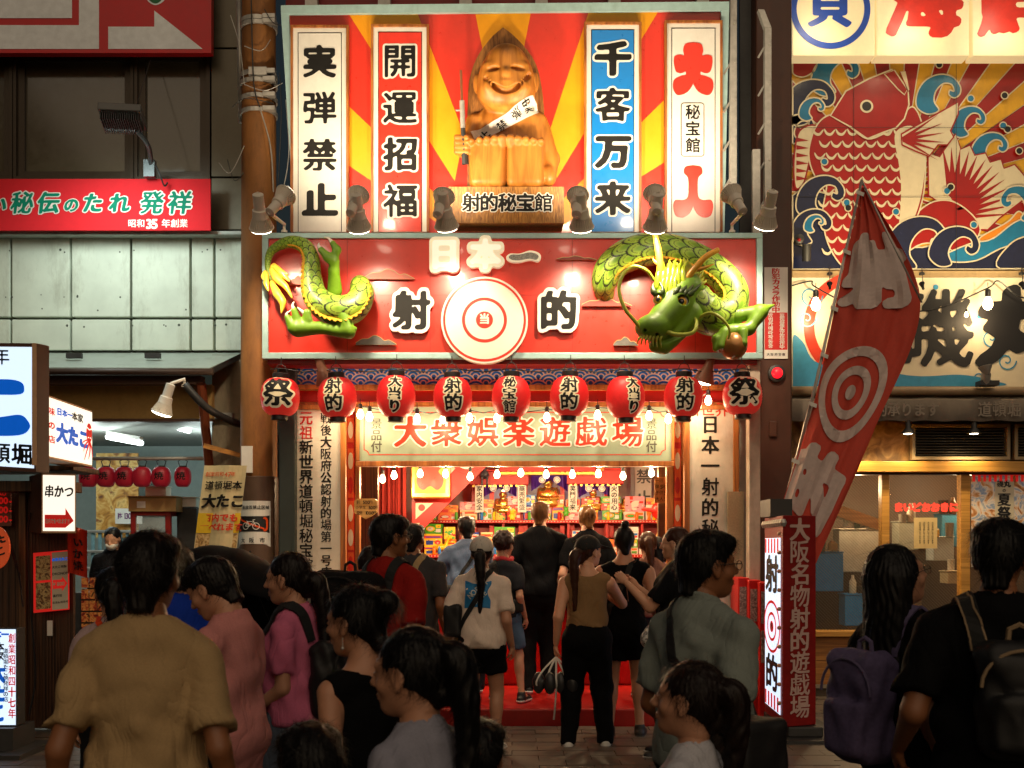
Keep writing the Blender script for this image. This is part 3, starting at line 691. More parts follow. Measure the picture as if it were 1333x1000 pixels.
prims = [('c', Dp(452, 416, .4), Dp(460, 438, .44), .085, .065), ('c', Dp(462, 443, .44), Dp(425, 437, .42), .06, .05, .03), ('c', Dp(470, 438, .44), Dp(471, 437, .44), .02, .01), ('c', Dp(425, 437, .42), Dp(398, 438, .42), .055, .08, .03), ('c', Dp(392, 436, .42), Dp(385, 424, .44), .06, .03), ('c', Dp(398, 430, .44), Dp(394, 416, .48), .045, .03), ('c', Dp(408, 430, .44), Dp(410, 419, .48), .045, .035), ('c', Dp(410, 419, .48), Dp(413, 428, .48), .03, .03)]
dfield(d1, 'lower_claw_foot', prims, dgreen, Dp(375, 460, .65), np.array(Dp(485, 408, .2)))
c = MB()
for a, b, e in (((441, 331, .37), (436, 324, .38), (430, 322, .38)), ((427, 338, .36), (423, 333, .37), (424, 329, .37)), ((386, 426, .44), (384, 420, .46), (390, 415, .46)), ((394, 416, .48), (392, 410, .5), (394, 405, .5)), ((408, 421, .48), (402, 416, .5), (398, 412, .5))):
    c.tube(smooth3([Dp(*a), Dp(*b), Dp(*e)], 4), [kd*r for r in np.linspace(3.2, .4, 9)], 8)
c.build('claw', claw, d1, smooth=True)
d2 = thing('dragon_head_relief', 'green scaly dragon with whiskered head and a ball in its claw on the red sign', 'dragon')
TP = [Dp(789, 388, -.05), Dp(785, 372, .12), Dp(792, 355, .18), Dp(812, 341, .22), Dp(840, 334, .26), Dp(872, 337, .28), Dp(905, 350, .3), Dp(932, 370, .32), Dp(945, 392, .34), Dp(940, 414, .4), Dp(918, 424, .5), Dp(900, 414, .62), Dp(890, 398, .7)]
TR = [r*kd for r in (10, 16, 19, 21, 21, 20, 19, 19, 20, 20, 24, 25, 20)]
P2, r2 = dbody('body', d2, TP, TR, nseg=28, n=144, scale_n=8)
spine(P2, r2, 22, 252, d2, 1, dyel, 6, .3)
# head: muzzle, brows, jaw
H = []
def hc(u1, v1, z1, u2, v2, z2, a, b, k_=.025): H.append(('c', Dp(u1, v1, z1), Dp(u2, v2, z2), a*kd*.95, b*kd*.95, k_))
def he(u, v, z, ru, rv, rd, k_=.025, op='e'): H.append((op, Dp(u, v, z), (ru*kd, rd, rv*kd), k_))
hc(882, 395, .72, 870, 410, .85, 24, 20); hc(868, 415, .88, 845, 442, 1.05, 23, 19, .04); he(838, 445, 1.08, 22, 16, .15)
hc(885, 425, .8, 852, 464, .95, 19, 13, .03); hc(850, 464, .9, 842, 466, .92, 9, 8)
he(828, 448, 1.2, 5, 6, .06); he(842, 452, 1.2, 6, 6, .06); he(827, 451, 1.25, 2.2, 2.4, .04, .008, '-e'); he(841, 456, 1.25, 2.4, 2.6, .04, .008, '-e')
for q in range(4): hc(846-q*5, 428+q*5, 1.10, 860-q*4, 432+q*5, 1.06, 3.2, 3, .02)
he(848, 404, .98, 8, 7, .07); he(875, 408, .98, 11, 8, .08)
H.append(('-c', Dp(842, 466, 1.16), Dp(874, 453, 1.05), 2.2*kd, 3.2*kd, .01))
he(843, 410, 1.06, 6.5, 6.5, .07, .01, '-e'); he(873, 413, 1.07, 8.5, 8, .08, .01, '-e')
dfield(d2, 'head', H, dgreen, Dp(812, 482, 1.4), np.array(Dp(915, 372, .5)), .0085)
for (u, v, z, r) in ((845, 411, 1.02, 6.8), (873.5, 414, 1.03, 8.2)):
    c = MB(); ctr = Vector(Dp(u, v, z)); ax = (Vector((-.22, -1, -.05))).normalized(); ra = r*kd
    prof = [(ra*math.sin(R(t)), ra*math.cos(R(t))) for t in range(170, -1, -10)]
    def seg(a, b, mi): c.lathe(ctr, [(ra*math.sin(R(t)), ra*math.cos(R(t))) for t in np.linspace(a, b, 6)], 20, ax, mi)
    seg(175, 52, 0); c.lathe(ctr, [(ra*1.004*math.sin(R(t)), ra*1.004*math.cos(R(t))) for t in np.linspace(52, 26, 5)], 20, ax, 1); c.lathe(ctr, [(ra*1.01*math.sin(R(t)), ra*1.01*math.cos(R(t))) for t in (26, 13, .5)], 20, ax, 2)
    c.build('eye', [white, mat('eye_amber', (.8, .4, .02), .2, coat=1), mat('pupil', (.01, .008, .01), .1, coat=1)], d2, smooth=True)
def spikes(name, lst, m, n=8, parent=d2):
    c = MB()
    for pts, w in lst:
        Q = smooth3([Dp(*p) for p in pts], 5); L_ = len(Q); c.tube(Q, [kd*max(.25, np.interp(i/(L_-1), [0, .3, 1], [w*.75, w, .3])) for i in range(L_)], n)
    return c.build(name, m, parent, smooth=True)
mane = []; random.seed(4)
for i in range(26):
    a = R(-172+i*7.2); r0 = 20; u0, v0 = 878, 398; L_ = random.uniform(24, 34)
    du, dv = math.cos(a), math.sin(a)
    if math.sin(a) > .3 and du < 0: continue
    mane.append(([(u0+du*r0*.5, v0+dv*r0*.5, .9), (u0+du*L_*.8, v0+dv*L_*.9, .84+random.uniform(-.05, .06)), (u0+du*L_*1.15-2, v0+dv*L_*1.25-3, .74)], random.uniform(3.6, 5.2)))
spikes('mane', mane, dpale)
spikes('crest', [([(850+q*7, 398, .98), (852+q*6, 375-q*.6, .95), (853+q*8, 356+abs(q-2)*2, .84)], 4.2) for q in range(-1, 5)]+[([(846+q*7, 412, 1.02), (850+q*5, 392, 1.02), (854+q*5, 372, .95)], 4) for q in range(0, 4)], mat('dragon_lime', rgb('a4b824'), .3, coat=.4, var=.2))
spikes('brow', [([(842, 406, 1.08), (838, 398, 1.05), (840, 389, 1.0)], 4.5), ([(848, 406, 1.1), (850, 398, 1.08), (846, 388, 1.02)], 3.5)]+[([(862+q*6, 408-q*.4, 1.12), (868+q*7, 399, 1.12-q*.02), (872+q*9, 393-q*1.5, 1.05-q*.03)], 4) for q in range(0, 4)], dkg)
for pts in ([(849, 384, .92), (847, 360, .98), (843, 340, 1.02), (840, 327, 1.0)], [(878, 388, .92), (888, 374, .98), (903, 358, 1.02), (919, 349, 1.0)]):
    Q = smooth3([Dp(*p) for p in pts], 6); c = MB(); c.tube(Q, [kd*x for x in np.linspace(5, 3.1, len(Q))], 12); c.build('horn', dyel, d2, smooth=True)
spikes('horn_branch', [([(890, 374, .98), (902, 371, 1.0), (914, 366, .98)], 3), ([(846, 368, .97), (841, 363, .98), (839, 358, .96)], 2.5)], dyel)
def whisk(pts, a, b):
    Q = smooth3([Dp(*p) for p in pts], 8); c = MB(); c.tube(Q, [kd*x for x in np.linspace(a, b, len(Q))], 10); c.build('whisker', dpale, d2, smooth=True)
whisk([(840, 385, .95), (830, 375, 1.05), (812, 372, 1.15), (799, 386, 1.2), (796, 404, 1.22), (803, 425, 1.25), (815, 440, 1.25), (822, 448, 1.22)], 2, 2.6)
whisk([(849, 450, 1.2), (866, 456, 1.25), (885, 453, 1.22), (891, 440, 1.1), (889, 432, 1.0)], 3, 2)
whisk([(894, 432, .95), (908, 427, 1.05), (922, 435, 1.1), (931, 448, 1.1), (930, 459, 1.05)], 2.4, 1.2)
spikes('beard', [([(822+q*4.2, 455+abs(q-3), 1.24), (819+q*4.4, 462, 1.26), (817+q*5, 468+q*.6, 1.24)], 1.7) for q in range(7)], dpale, 6)
c = MB()
for q in range(9): x = 850+q*2.6; y = 466-q*2.0; c.tube([Dp(x, y-2, 1.07-.012*q), Dp(x-.4, y+2.6, 1.09-.012*q)], [1.3*kd, .4*kd], 6)
c.build('teeth', claw, d2); 
prims = [('c', Dp(925, 418, .4), Dp(945, 424, .55), .11, .08, .03), ('c', Dp(945, 424, .55), Dp(974, 419, .6), .07, .06, .02), ('c', Dp(974, 418, .62), Dp(993, 411, .62), .05, .008, .02), ('c', Dp(976, 420, .62), Dp(960, 442, .7), .07, .05, .03), ('c', Dp(960, 442, .7), Dp(938, 446, .72), .06, .075, .03), ('c', Dp(932, 446, .78), Dp(918, 456, .84), .055, .04), ('c', Dp(918, 456, .84), Dp(917, 468, .86), .04, .03), ('c', Dp(928, 448, .84), Dp(923, 465, .9), .045, .035), ('c', Dp(950, 448, .86), Dp(950, 462, .92), .05, .035), ('c', Dp(950, 462, .92), Dp(942, 475, .9), .035, .025)]
dfield(d2, 'arm', prims, dgreen, Dp(905, 485, 1.05), np.array(Dp(1000, 400, .25)))
c = MB(); 
for a, b in (((917, 467, .87), (921, 474, .88)), ((942, 474, .91), (936, 481, .9)), ((923, 465, .91), (925, 471, .92))): c.tube([Dp(*a), Dp(*b)], [2.8*kd, .5*kd], 8)
c.build('claw', claw, d2, smooth=True)
ball = MB(); ball.lathe(Dp(940, 464, .78), [(17*kd*math.sin(R(t)), 17*kd*math.cos(R(t))) for t in range(180, -1, -12)], 28); ball.build('ball', mat('bronze_ball', rgb('a07038'), .35, metal=.3, coat=.3), d2, smooth=True)
# ================================================================ below the sign: wave cloth, beams, lanterns
bl = mat('wave_blue', (.01, .22, .95), .6, var=.08); wl = mat('wave_white', (.82, .8, .76), .7)
fw = front(11.4); m = MB(); m.poly([rect(388, 474, 962, 501)], fw, 0, .02, 0); r0 = 13.6; rowi = 0
for row in range(5):
    yb = 477+row*8.6
    for cxx in np.arange(388-(row % 2)*13.6, 980, 27.2):
        for q, (rr, mi) in enumerate(((r0, 1), (r0-1.8, 0), (r0-4.6, 1), (r0-6.4, 0), (r0-9.2, 1), (r0-10.8, 0))):
            P = [(min(962, max(388, x)), min(501, max(474.5, y))) for x, y in circ(cxx, yb+r0*.35, rr, 14, ry=rr*.95, a0=180, a1=360)]
            if max(p[1] for p in P)-min(p[1] for p in P) > .5 and max(p[0] for p in P)-min(p[0] for p in P) > .5: m.poly([P], fw, .002+row*.0035+q*.0005, 0, mi)
wv = m.build('wave_pattern_cloth', [bl, wl]); tag(wv, 'blue cloth strip with white wave scales hung under the red sign', 'cloth')
fs = thing('gallery_facade', 'red and wooden facade framing the shooting gallery opening', 'shop front')
m = MB(); m.pbox(383, 966, 500.5, 507, 11.35, .1); m.build('beam', woodw, fs, bevel=.006)
m = MB(); m.pbox(383, 966, 507.3, 523, 11.5, .1); m.build('red_beam', redp, fs, bevel=.005)
m = MB(); m.pbox(383, 966, 523.3, 529, 11.38, .12); m.build('beam', woodw, fs, bevel=.006)
m = MB(); m.pbox(383, 966, 466, 473.5, 11.5, .1); m.build('red_beam', redd, fs)
m = MB(); m.pbox(363, 384, 466, 960, 11.2, .12); m.build('dark_post', mat('dark_green_post', (.03, .04, .035), .5, dirt=.4), fs, bevel=.01)
for x0, x1, nm, mm in ((446, 451, 'post', woodw), (451.3, 461.5, 'red_post', redp), (462, 468, 'post', woodw), (868, 877, 'post', woodw), (877.3, 887, 'red_post', redp), (887.3, 893, 'post', woodw)):
    m = MB(); m.pbox(x0, x1, 529, 930, 11.5, .12); m.build(nm, mm, fs, bevel=.005)
pt = MB(); f5 = front(11.495)
for xc in (456.5, 882):
    for y, kk in ((560, 0), (600, 1), (632, 2), (668, 0), (700, 1), (735, 2)):
        pt.poly([rect(xc-4, y-16, xc+4, y+16)], f5, .001, 0, 0)
        pt.poly([circ(xc, y, 3.4, 20, ry=11)], f5, .003, 0, 1 if kk != 2 else 2)
pt.build('pattern_strip', [mat('strip_orange', rgb('d8541c'), .5), cream, redp], fs)
for x0, x1, y1 in ((452, 496, 1), (857, 877, 1)):
    m = MB(); m.pbox(x0+16 if x0 < 500 else x0, x1-4, 605, 930, 11.9, .1); m.build('side_panel', woodd, fs, bevel=.004)
def plank_sign(x0, x1, y0, y1, label, cols):
    t = thing('tall_name_board', label, 'signboard'); d = 11.33; ff = front(d)
    m = MB(); m.pbox(x0+7, x1-7, y0+6, y1, d, .04); m.build('panel', mat('aged_white_board', (.6, .55, .47), .55, var=.16, scale=3, dirt=.45), t)
    m = MB(); m.pbox(x0, x0+7, y0, y1, d-.03, .09); m.pbox(x1-7, x1, y0, y1, d-.03, .09); m.pbox(x0+7, x1-7, y0, y0+6, d-.028, .09); m.build('frame', woodw, t, bevel=.005)
    m = MB()
    for (s, x, y, sz, mi, p) in cols: text(m, s, ff, x, y, sz, mi, vert=True, pitch=p, bx=3.2, by=1.4, blur=1.1, z=.004, tilt=.35, sx=.95)
    m.build('lettering', [black, mat('ink_red', rgb('c01c14'), .5)], t)
plank_sign(372, 450, 527, 757, 'tall white board left of the entrance with two columns of black brush lettering', [('元祖', 398.5, 546, 18.5, 1, 1.03), ('新世界道頓堀秘宝館', 398.5, 584, 19.5, 0, .985), ('戦後大阪府公認射的場第一号店', 424.5, 546, 15.5, 0, .995)])
plank_sign(891, 962, 527, 930, 'tall weathered white board right of the entrance reading 日本一射的秘宝館', [('日本一射的秘宝館', 924.5, 555, 25, 0, 1.08)])
m = MB(); text(m, '新世界', front(11.33), 902, 535, 19, 0, bx=2.5, by=1.3, z=.004); tag(m.build('lettering', mat('ink_red2', rgb('b83018'), .5)), '新世界 written across the top of the weathered right board', 'lettering').parent = THINGS[-1]
for kx in ('label', 'category'):
    oo = [o for o in bpy.data.objects if o.name.startswith('lettering')][-1]
    if kx in oo: del oo[kx]
DB = 11.36; fb = front(DB)
mbn = thing('amusement_hall_board', 'long pale green board reading 大衆娯楽遊戯場 in red over the opening', 'signboard')
m = MB(); m.pbox(468, 874, 530, 600, DB, .05); m.build('panel', mat('pale_green_board', rgb('94a894'), .45, var=.06, dirt=.2), mbn)
m = MB(); m.pbox(463, 878, 600.3, 607, DB-.03, .12); m.pbox(463, 467.7, 530, 600, DB-.03, .1); m.pbox(874.3, 878, 530, 600, DB-.03, .1); m.build('frame', woodw, mbn, bevel=.005)
m = MB(); q = 6
bd = [(474+q, 537), (866-q, 537), (866-q, 537+q), (866, 537+q), (866, 592-q), (866-q, 592-q), (866-q, 592), (474+q, 592), (474+q, 592-q), (474, 592-q), (474, 537+q), (474+q, 537+q)]
bd = smooth2([(474+q, 537), (866-q, 537)], False, 1)+circ(866, 537, q, 6, a0=180, a1=90)+circ(866, 592, q, 6, a0=270, a1=180)+circ(474, 592, q, 6, a0=0, a1=-90)+circ(474, 537, q, 6, a0=90, a1=0)
m.stroke(bd, 1.1, fb, .003, 1, True)
text(m, '大衆娯楽遊戯場', fb, 534, 566, 41, 1, out=3, omi=2, bx=3.6, by=1.8, z=.008, pitch=1.105, tilt=.4, sx=1.04)
for x in (490, 848): text(m, '景品付', fb, x, 553, 15, 0, vert=True, pitch=1.0, bx=2, by=1.1, z=.004)
m.build('lettering', [mat('ink_grey', (.06, .06, .05), .5), mat('ink_vermilion', rgb('d83018'), .4), white], mbn)
# lanterns
lred = mat('lantern_paper', rgb('c80c14'), .45, var=.12, scale=30, emit=.22, ecol=(.9, .05, .03)); lcr = mat('lantern_cream', (.72, .6, .38), .5, emit=.1, ecol=(1, .8, .5))
def lantern(u, v, d, lines, rx, ry, label, size, yaw=0, disc=False, mats=None, group='red lanterns under the sign', rib=True, cap=True, off=0):
    t = thing('paper_lantern', label, 'lantern', group); kq = d/F; c = W(u, v, d); RX, RZ = rx*kq, ry*kq
    n = 17; prof = []
    for i in range(n*2+1):
        a = R(-80+160*i/(n*2)); r = RX*(math.cos(a)**.62 if not disc else math.cos(a)**.5); r *= (1-.018*(i % 2)) if rib else 1; prof.append((r, RZ*math.sin(a)/math.sin(R(80))))
    m = MB(); m.lathe(c, prof, 36); lm = mats or [lred]; m.build('paper_shade', lm, t, smooth=True)
    if cap:
        m = MB(); cr_ = RX*.42
        m.lathe(c+Vector((0, 0, RZ*.97)), [(cr_*.98, 0), (cr_, .005), (cr_, .05), (cr_*.9, .055)], 24); m.lathe(c-Vector((0, 0, RZ*.97+.05)), [(cr_*.9, 0), (cr_, .004), (cr_, .048), (cr_*.98, .05)], 24)
        m.build('rim', blk, t, smooth='auto')
        m = MB(); zt = RZ+.055; m.tube([c+Vector((-cr_*.8, 0, zt)), c+Vector((-cr_*.5, 0, zt+.06)), c+Vector((0, 0, zt+.085)), c+Vector((cr_*.5, 0, zt+.06)), c+Vector((cr_*.8, 0, zt))], .004, 5); m.tube([c+Vector((0, 0, zt+.08)), c+Vector((0, 0, zt+.15))], .004, 5); m.build('hanger', dark, t)
    def ff(uu, vv, z=0):
        x = (uu-u)*kq; zz = -(vv-v)*kq; s = max(-.985, min(.985, zz/RZ*math.sin(R(80)))); rad = RX*(1-s*s)**(.31 if not disc else .25)*1.004+z*.25
        a = x/RX*1.05+yaw; return c+Vector((math.sin(a)*rad, -math.cos(a)*rad, zz))
    if lines:
        m = MB(); m2 = MB(); nl = len(lines)
        for i, ch in enumerate(lines):
            y = v+(i-(nl-1)/2)*size*.98+off
            # subdivide wide shapes by wrapping each vertex
            text(m, ch, ff, u, y, size, 0, out=None if size == 11 else 5.5 if not disc else 5, omi=1, bx=4., by=2.4, z=.012, blur=1.2, sx=1.1, grid=size/6)
        m.build('lettering', [black, lcr], t)
    return t
pos = ['leftmost', 'second', 'third', 'fourth', 'middle', 'sixth', 'seventh', 'eighth', 'rightmost']
LANT = []
LT = [(364, 517, '祭', 25.5, 24, 38, 0, True), (440, 517, '射的', 25.5, 26, 22, 0, False), (515, 517, '大当り', 25.5, 27, 16.5, 0, False), (590, 517, '射的', 25.5, 26, 22, 0, False), (665, 517, '秘宝館', 25.5, 26.5, 16.5, -.1, False), (740, 517, '射的', 25.5, 26, 22, 0, False), (815, 517, '大当り', 25.5, 27, 16.5, .38, False), (889, 517, '射的', 25.5, 26, 22, -.1, False), (967, 516, '祭', 25.5, 24, 38, 0, True)]
for i, (u, v, tx, rx, ry, sz, yw, dc) in enumerate(LT):
    LANT.append(lantern(u, v+[0, .8, -.5, .6, 0, -.8, .7, 0, -.4][i], 10.85, tx, rx, ry, f'red paper lantern reading {tx}, {pos[i]} of the nine under the sign', sz, yw+[.05, -.06, .03, .08, 0, -.05, 0, .04, -.05][i], dc))
# cable along the lanterns
m = MB(); random.seed(3)
Q = []
for i in range(60):
    x = 352+i*10.6; Q.append(W(x, 479+5*abs(math.sin((x-364)/75*math.pi))*1+random.uniform(-.5, .5), 10.95))
m.tube(Q, .006, 5); tag(m.build('lantern_cable', blk, smooth=True), 'thin black cable sagging between the nine lanterns', 'cable')
# red board behind the left & right of sign: reflectors under the sign
def reflector_bulb(p, aim, power, label, name='reflector_lamp', body=alum, sc=1., stalk=None, col=(1, .80, .54), grp='white reflector lamps on top of the red sign', spread=100, bracket=True, face=ledm):
    """LED floodlight bulb with cooling fins, aimed along aim"""
    t = thing(name, label, 'lamp', grp); p = Vector(p); a = Vector(aim).normalized()
    m = MB(); s = sc
    m.lathe(p, [(.02*s, -.20*s), (.034*s, -.195*s), (.036*s, -.10*s), (.046*s, -.095*s), (.05*s, -.05*s), (.052*s, -.045*s)], 20, a); m.build('housing', body, t, smooth='auto')
    m = MB()
    u = a.orthogonal().normalized(); w = a.cross(u)
    for k_ in range(28):
        th = 2*math.pi*k_/28; d_ = u*math.cos(th)+w*math.sin(th); e_ = a.cross(d_)*.002*s
        A, B, C_, D_ = p+d_*.046*s-a*.045*s, p+d_*.052*s-a*.045*s, p+d_*.077*s+a*.02*s, p+d_*.06*s+a*.02*s
        m.add([A-e_, B-e_, C_-e_, D_-e_, A+e_, B+e_, C_+e_, D_+e_], [(0, 1, 2, 3), (7, 6, 5, 4), (1, 5, 6, 2), (0, 4, 5, 1), (3, 2, 6, 7)])
    m.lathe(p, [(.046*s, -.045*s), (.066*s, .02*s), (.06*s, .021*s)], 20, a); m.build('fin', body, t)
    m = MB(); m.lathe(p, [(.078*s, .018*s), (.08*s, .024*s), (.076*s, .03*s)], 24, a); m.build('rim', body, t, smooth=True)
    m = MB(); m.lathe(p, [(.074*s, .028*s), (.07*s, .036*s), (.05*s, .045*s), (.01*s, .05*s)], 24, a); m.build('lens', face, t, smooth=True)
    if stalk is not None:
        m = MB(); m.tube([p-a*.17*s, p-a*.2*s, Vector(stalk)+Vector((0, 0, .08)), Vector(stalk)], .013*s, 8); m.lathe(Vector(stalk)-Vector((0, 0, .0)), [(.03, 0), (.03, .02), (.015, .03)], 14); m.build('bracket', body, t, smooth='auto')
    if power:
        l = bpy.data.lights.new('spot', 'SPOT'); l.energy = power; l.spot_size = R(spread); l.spot_blend = .9; l.shadow_soft_size = .05*s; l.color = col
        lo = bpy.data.objects.new('spot_light', l); COL.objects.link(lo); lo.location = p+a*.07*s; lo.rotation_euler = a.to_track_quat('-Z', 'Y').to_euler()
    return t
DN = [(340, 292, (-.05, .85, -1)), (467, 292, (0, .85, -1)), (581, 290, (.1, .85, -1)), (757, 291, (.1, .85, -1)), (853, 292, (0, .85, -1)), (997, 288, (-.1, .85, -1))]
UPL = [(370, 256, (.55, .75, 1)), (466, 256, (.25, .75, 1)), (577, 258, (.22, .75, 1)), (752, 257, (.1, .75, 1)), (852, 254, (0, .75, 1)), (953, 254, (-.35, .75, 1))]
on = ['far left', 'second', 'third', 'fourth', 'fifth', 'far right']
for i, (x, y, a) in enumerate(DN):
    p = W(x, y, 10.05); reflector_bulb(p, a, 98, f'white lamp tilted down at the red sign, {on[i]} of six', stalk=W(x-2, 303, 10.93), sc=1.4)
for i, (x, y, a) in enumerate(UPL):
    p = W(x, y, 10.0); reflector_bulb(p, a, 92, f'white lamp tilted up at the sunburst board, {on[i]} of six', stalk=W(x, 303, 10.93), sc=1.25, spread=125)
# two brown reflector shades under the sign
for x, y, s_ in ((423, 492, 1), (918, 490, -1)):
    t = thing('brown_shade_lamp', f'brown conical lamp behind the lanterns at the {"left" if s_ == 1 else "right"} name board', 'lamp', 'brown lamps below the sign'); a = Vector((.3*s_, .2, -1)).normalized(); p = W(x, y, 11.0)
    m = MB(); m.lathe(p, [(.04, -.22), (.045, -.1), (.05, -.09), (.11, .06), (.105, .062)], 24, a); m.build('shade', mat('brown_shade', rgb('8a5a44'), .5), t, smooth='auto'); m = MB(); m.lathe(p, [(.09, .05), (.06, .075), (.01, .085)], 20, a); m.build('lens', ledm, t, smooth=True)
    l = bpy.data.lights.new('spot', 'SPOT'); l.energy = 28; l.spot_size = R(120); l.spot_blend = .8; l.shadow_soft_size = .06; l.color = (1, .74, .4)
    lo = bpy.data.objects.new('spot_light', l); COL.objects.link(lo); lo.location = p+a*.12; lo.rotation_euler = a.to_track_quat('-Z', 'Y').to_euler()
# string bulbs
def bulb_mesh(parent, c, r=.032, lit=True):
    m = MB(); m.lathe(c, [(.004, -r*1.25), (r*.62, -r*1.05), (r*.95, -r*.5), (r, 0), (r*.85, r*.6), (r*.5, r*1.3), (r*.42, r*1.6)], 14); m.build('glass_bulb', bulbm, parent, smooth=True)
    m = MB(); m.lathe(c, [(r*.45, r*1.5), (r*.6, r*1.6), (r*.6, r*2.9), (r*.3, r*3.2)], 10); m.tube([Vector(c)+Vector((0, 0, r*3)), Vector(c)+Vector((0, 0, r*4.6))], .004, 5); m.build('socket', blk, parent, smooth='auto')
def bulb(x, y, d, label, grp, e=0, r=.032):
    t = thing('light_bulb', label, 'light bulb', grp); c = W(x, y, d); bulb_mesh(t, c, r)
    if e:
        l = bpy.data.lights.new('bulb', 'POINT'); l.energy = e; l.shadow_soft_size = .03; l.color = (1, .7, .38)
        lo = bpy.data.objects.new('bulb_light', l); COL.objects.link(lo); lo.location = c+Vector((0, -.02, -r*1.5-.035))
    return t
nth = ['first', 'second', 'third', 'fourth', 'fifth', 'sixth', 'seventh', 'eighth', 'ninth', 'tenth', 'eleventh', 'twelfth', 'thirteenth', 'fourteenth']
for i, (x, y) in enumerate([(469, 540), (481, 543), (543, 546), (577, 546), (611, 545), (647, 545), (712, 544), (778, 541), (845, 542), (870, 546), (922, 522)]):
    bulb(x, y, 11.12, f'glowing bulb of the string above the red 大衆娯楽遊戯場 lettering, {nth[i]} from the left', 'string bulbs over the green board', 3.4, .034)
for i, (x, y) in enumerate([(485, 612), (488, 624), (498, 624), (513, 619), (547, 617), (580, 617), (612, 621), (647, 618), (678, 616), (711, 618), (745, 618), (779, 617), (811, 620), (848, 616)]):
    bulb(x, y, 12.0, f'glowing bulb hanging in the open shop front, {nth[i]} from the left', 'string bulbs in the opening', 42 if i in (1, 3, 5, 7, 9, 11, 13) else 0, .032)
m = MB()
for q in range(13):
    xs = [(469, 540), (543, 546), (577, 546), (611, 545), (647, 545), (712, 544), (778, 541), (845, 542), (870, 546), (922, 522)]
for i in range(len(xs)-1):
    a, b = xs[i], xs[i+1]; m.tube([W(a[0], a[1]-11, 11.12), W((a[0]+b[0])/2, (a[1]+b[1])/2-7.5, 11.12), W(b[0], b[1]-11, 11.12)], .005, 5)
tag(m.build('bulb_cable', blk), 'black cable carrying the string bulbs over the green board', 'cable')
# ================================================================ ground
asph = mat('asphalt', (.055, .045, .038), .5, var=.35, scale=60, bump=.2, dirt=.4); pavm = mat('paver_stone', (.11, .085, .065), .45, var=.3, scale=9, bump=.12, dirt=.5)
pavm2 = mat('paver_stone_dark', (.075, .06, .05), .45, var=.3, scale=9, bump=.12, dirt=.5)
m = MB(); m.box(-40, 40, -12, 60, -.3, 0); struct(m.build('ground', asph))
g = thing('paved_street', 'dark stone paving in front of the shops', 'pavement'); del g['category']; g['kind'] = 'structure'
pm = {}
for kx, mm in enumerate((pavm, pavm2)):
    b = MB(); b.box(-.197, .197, -.097, .097, 0, .026); pm[kx] = b.mesh('paver', [mm])
random.seed(5); n = 0; fil = MB()
for j in range(26):
    for i in range(26):
        x = -5.2+i*.4+(j % 2)*.2; y = 7.0+j*.2
        if y > 10.1 and -2.3 < x < 2.2: continue
        inside = (7.9 < y < 12.3 and (x > 2.9 and x < 4.6)) or (8.6 < y < 10.2 and -.6 < x < 2.2) or (7.6 < y < 10.4 and -4.5 < x < -3.1)
        if inside and n < 290:
            o = link('paver', pm[random.random() < .4], g); o.location = (x, y, random.uniform(-.004, .004)); o.rotation_euler.z = random.uniform(-.01, .01); n += 1
        else: fil.box(x-.197, x+.197, y-.097, y+.097, 0, .026+random.uniform(-.004, .004))
o = fil.build('paver_field', pavm, g); o['kind'] = 'stuff'
m = MB(); m.box(-2.25, 2.15, 10.22, 12.6, 0, .165); tag(m.build('red_step', mat('red_step_paint', rgb('a81410'), .35, var=.3, scale=3, dirt=.5), bevel=.015), 'low red platform step the customers stand on at the counter', 'step')
# ================================================================ gallery interior
inw = mat('interior_white', (.62, .6, .55), .5, var=.06)
rm = MB(); rm.box(-1.85, 1.85, 15.2, 15.3, 0, 4.2, 0); struct(rm.build('gallery_back_wall', inw))
rm = MB(); rm.box(-1.95, -1.85, 11.75, 15.3, 0, 4.2, 0); struct(rm.build('gallery_side_wall', redd)); rm = MB(); rm.box(1.85, 1.95, 11.75, 15.3, 0, 4.2, 0); struct(rm.build('gallery_side_wall', inw))
rm = MB(); rm.box(-1.95, 1.95, 11.6, 15.3, 3.6, 3.7); struct(rm.build('gallery_ceiling', redp))
rm = MB(); rm.box(-1.85, 1.85, 12.4, 15.2, 0, .16); struct(rm.build('gallery_floor', redd))
t = thing('shooting_counter', 'red shooting counter running across the open shop front', 'counter'); m = MB(); m.box(-1.75, 1.75, 12.0, 12.5, .17, .98); m.build('front_panel', redp, t, bevel=.01); m = MB(); m.box(-1.8, 1.8, 11.93, 12.55, .98, 1.03); m.build('counter_top', woodw, t, bevel=.01)
# curtain at left
m = MB(); vs = []; nn = 60
for i in range(nn+1):
    x = -1.62+.42*i/nn; y = 12.9+.05*math.sin(i*.75)+.02*math.sin(i*2.1)
    vs += [(x, y, 3.2), (x+.01*math.sin(i), y+.01, 1.0)]
m.add(vs, [(2*i, 2*i+1, 2*i+3, 2*i+2) for i in range(nn)]); o = m.build('red_curtain', mat('red_velvet', rgb('8a1c10'), .85, var=.2), smooth=True); sd = o.modifiers.new('solid', 'SOLIDIFY'); sd.thickness = .006
tag(o, 'dark red curtain hanging at the left inside the gallery', 'curtain')
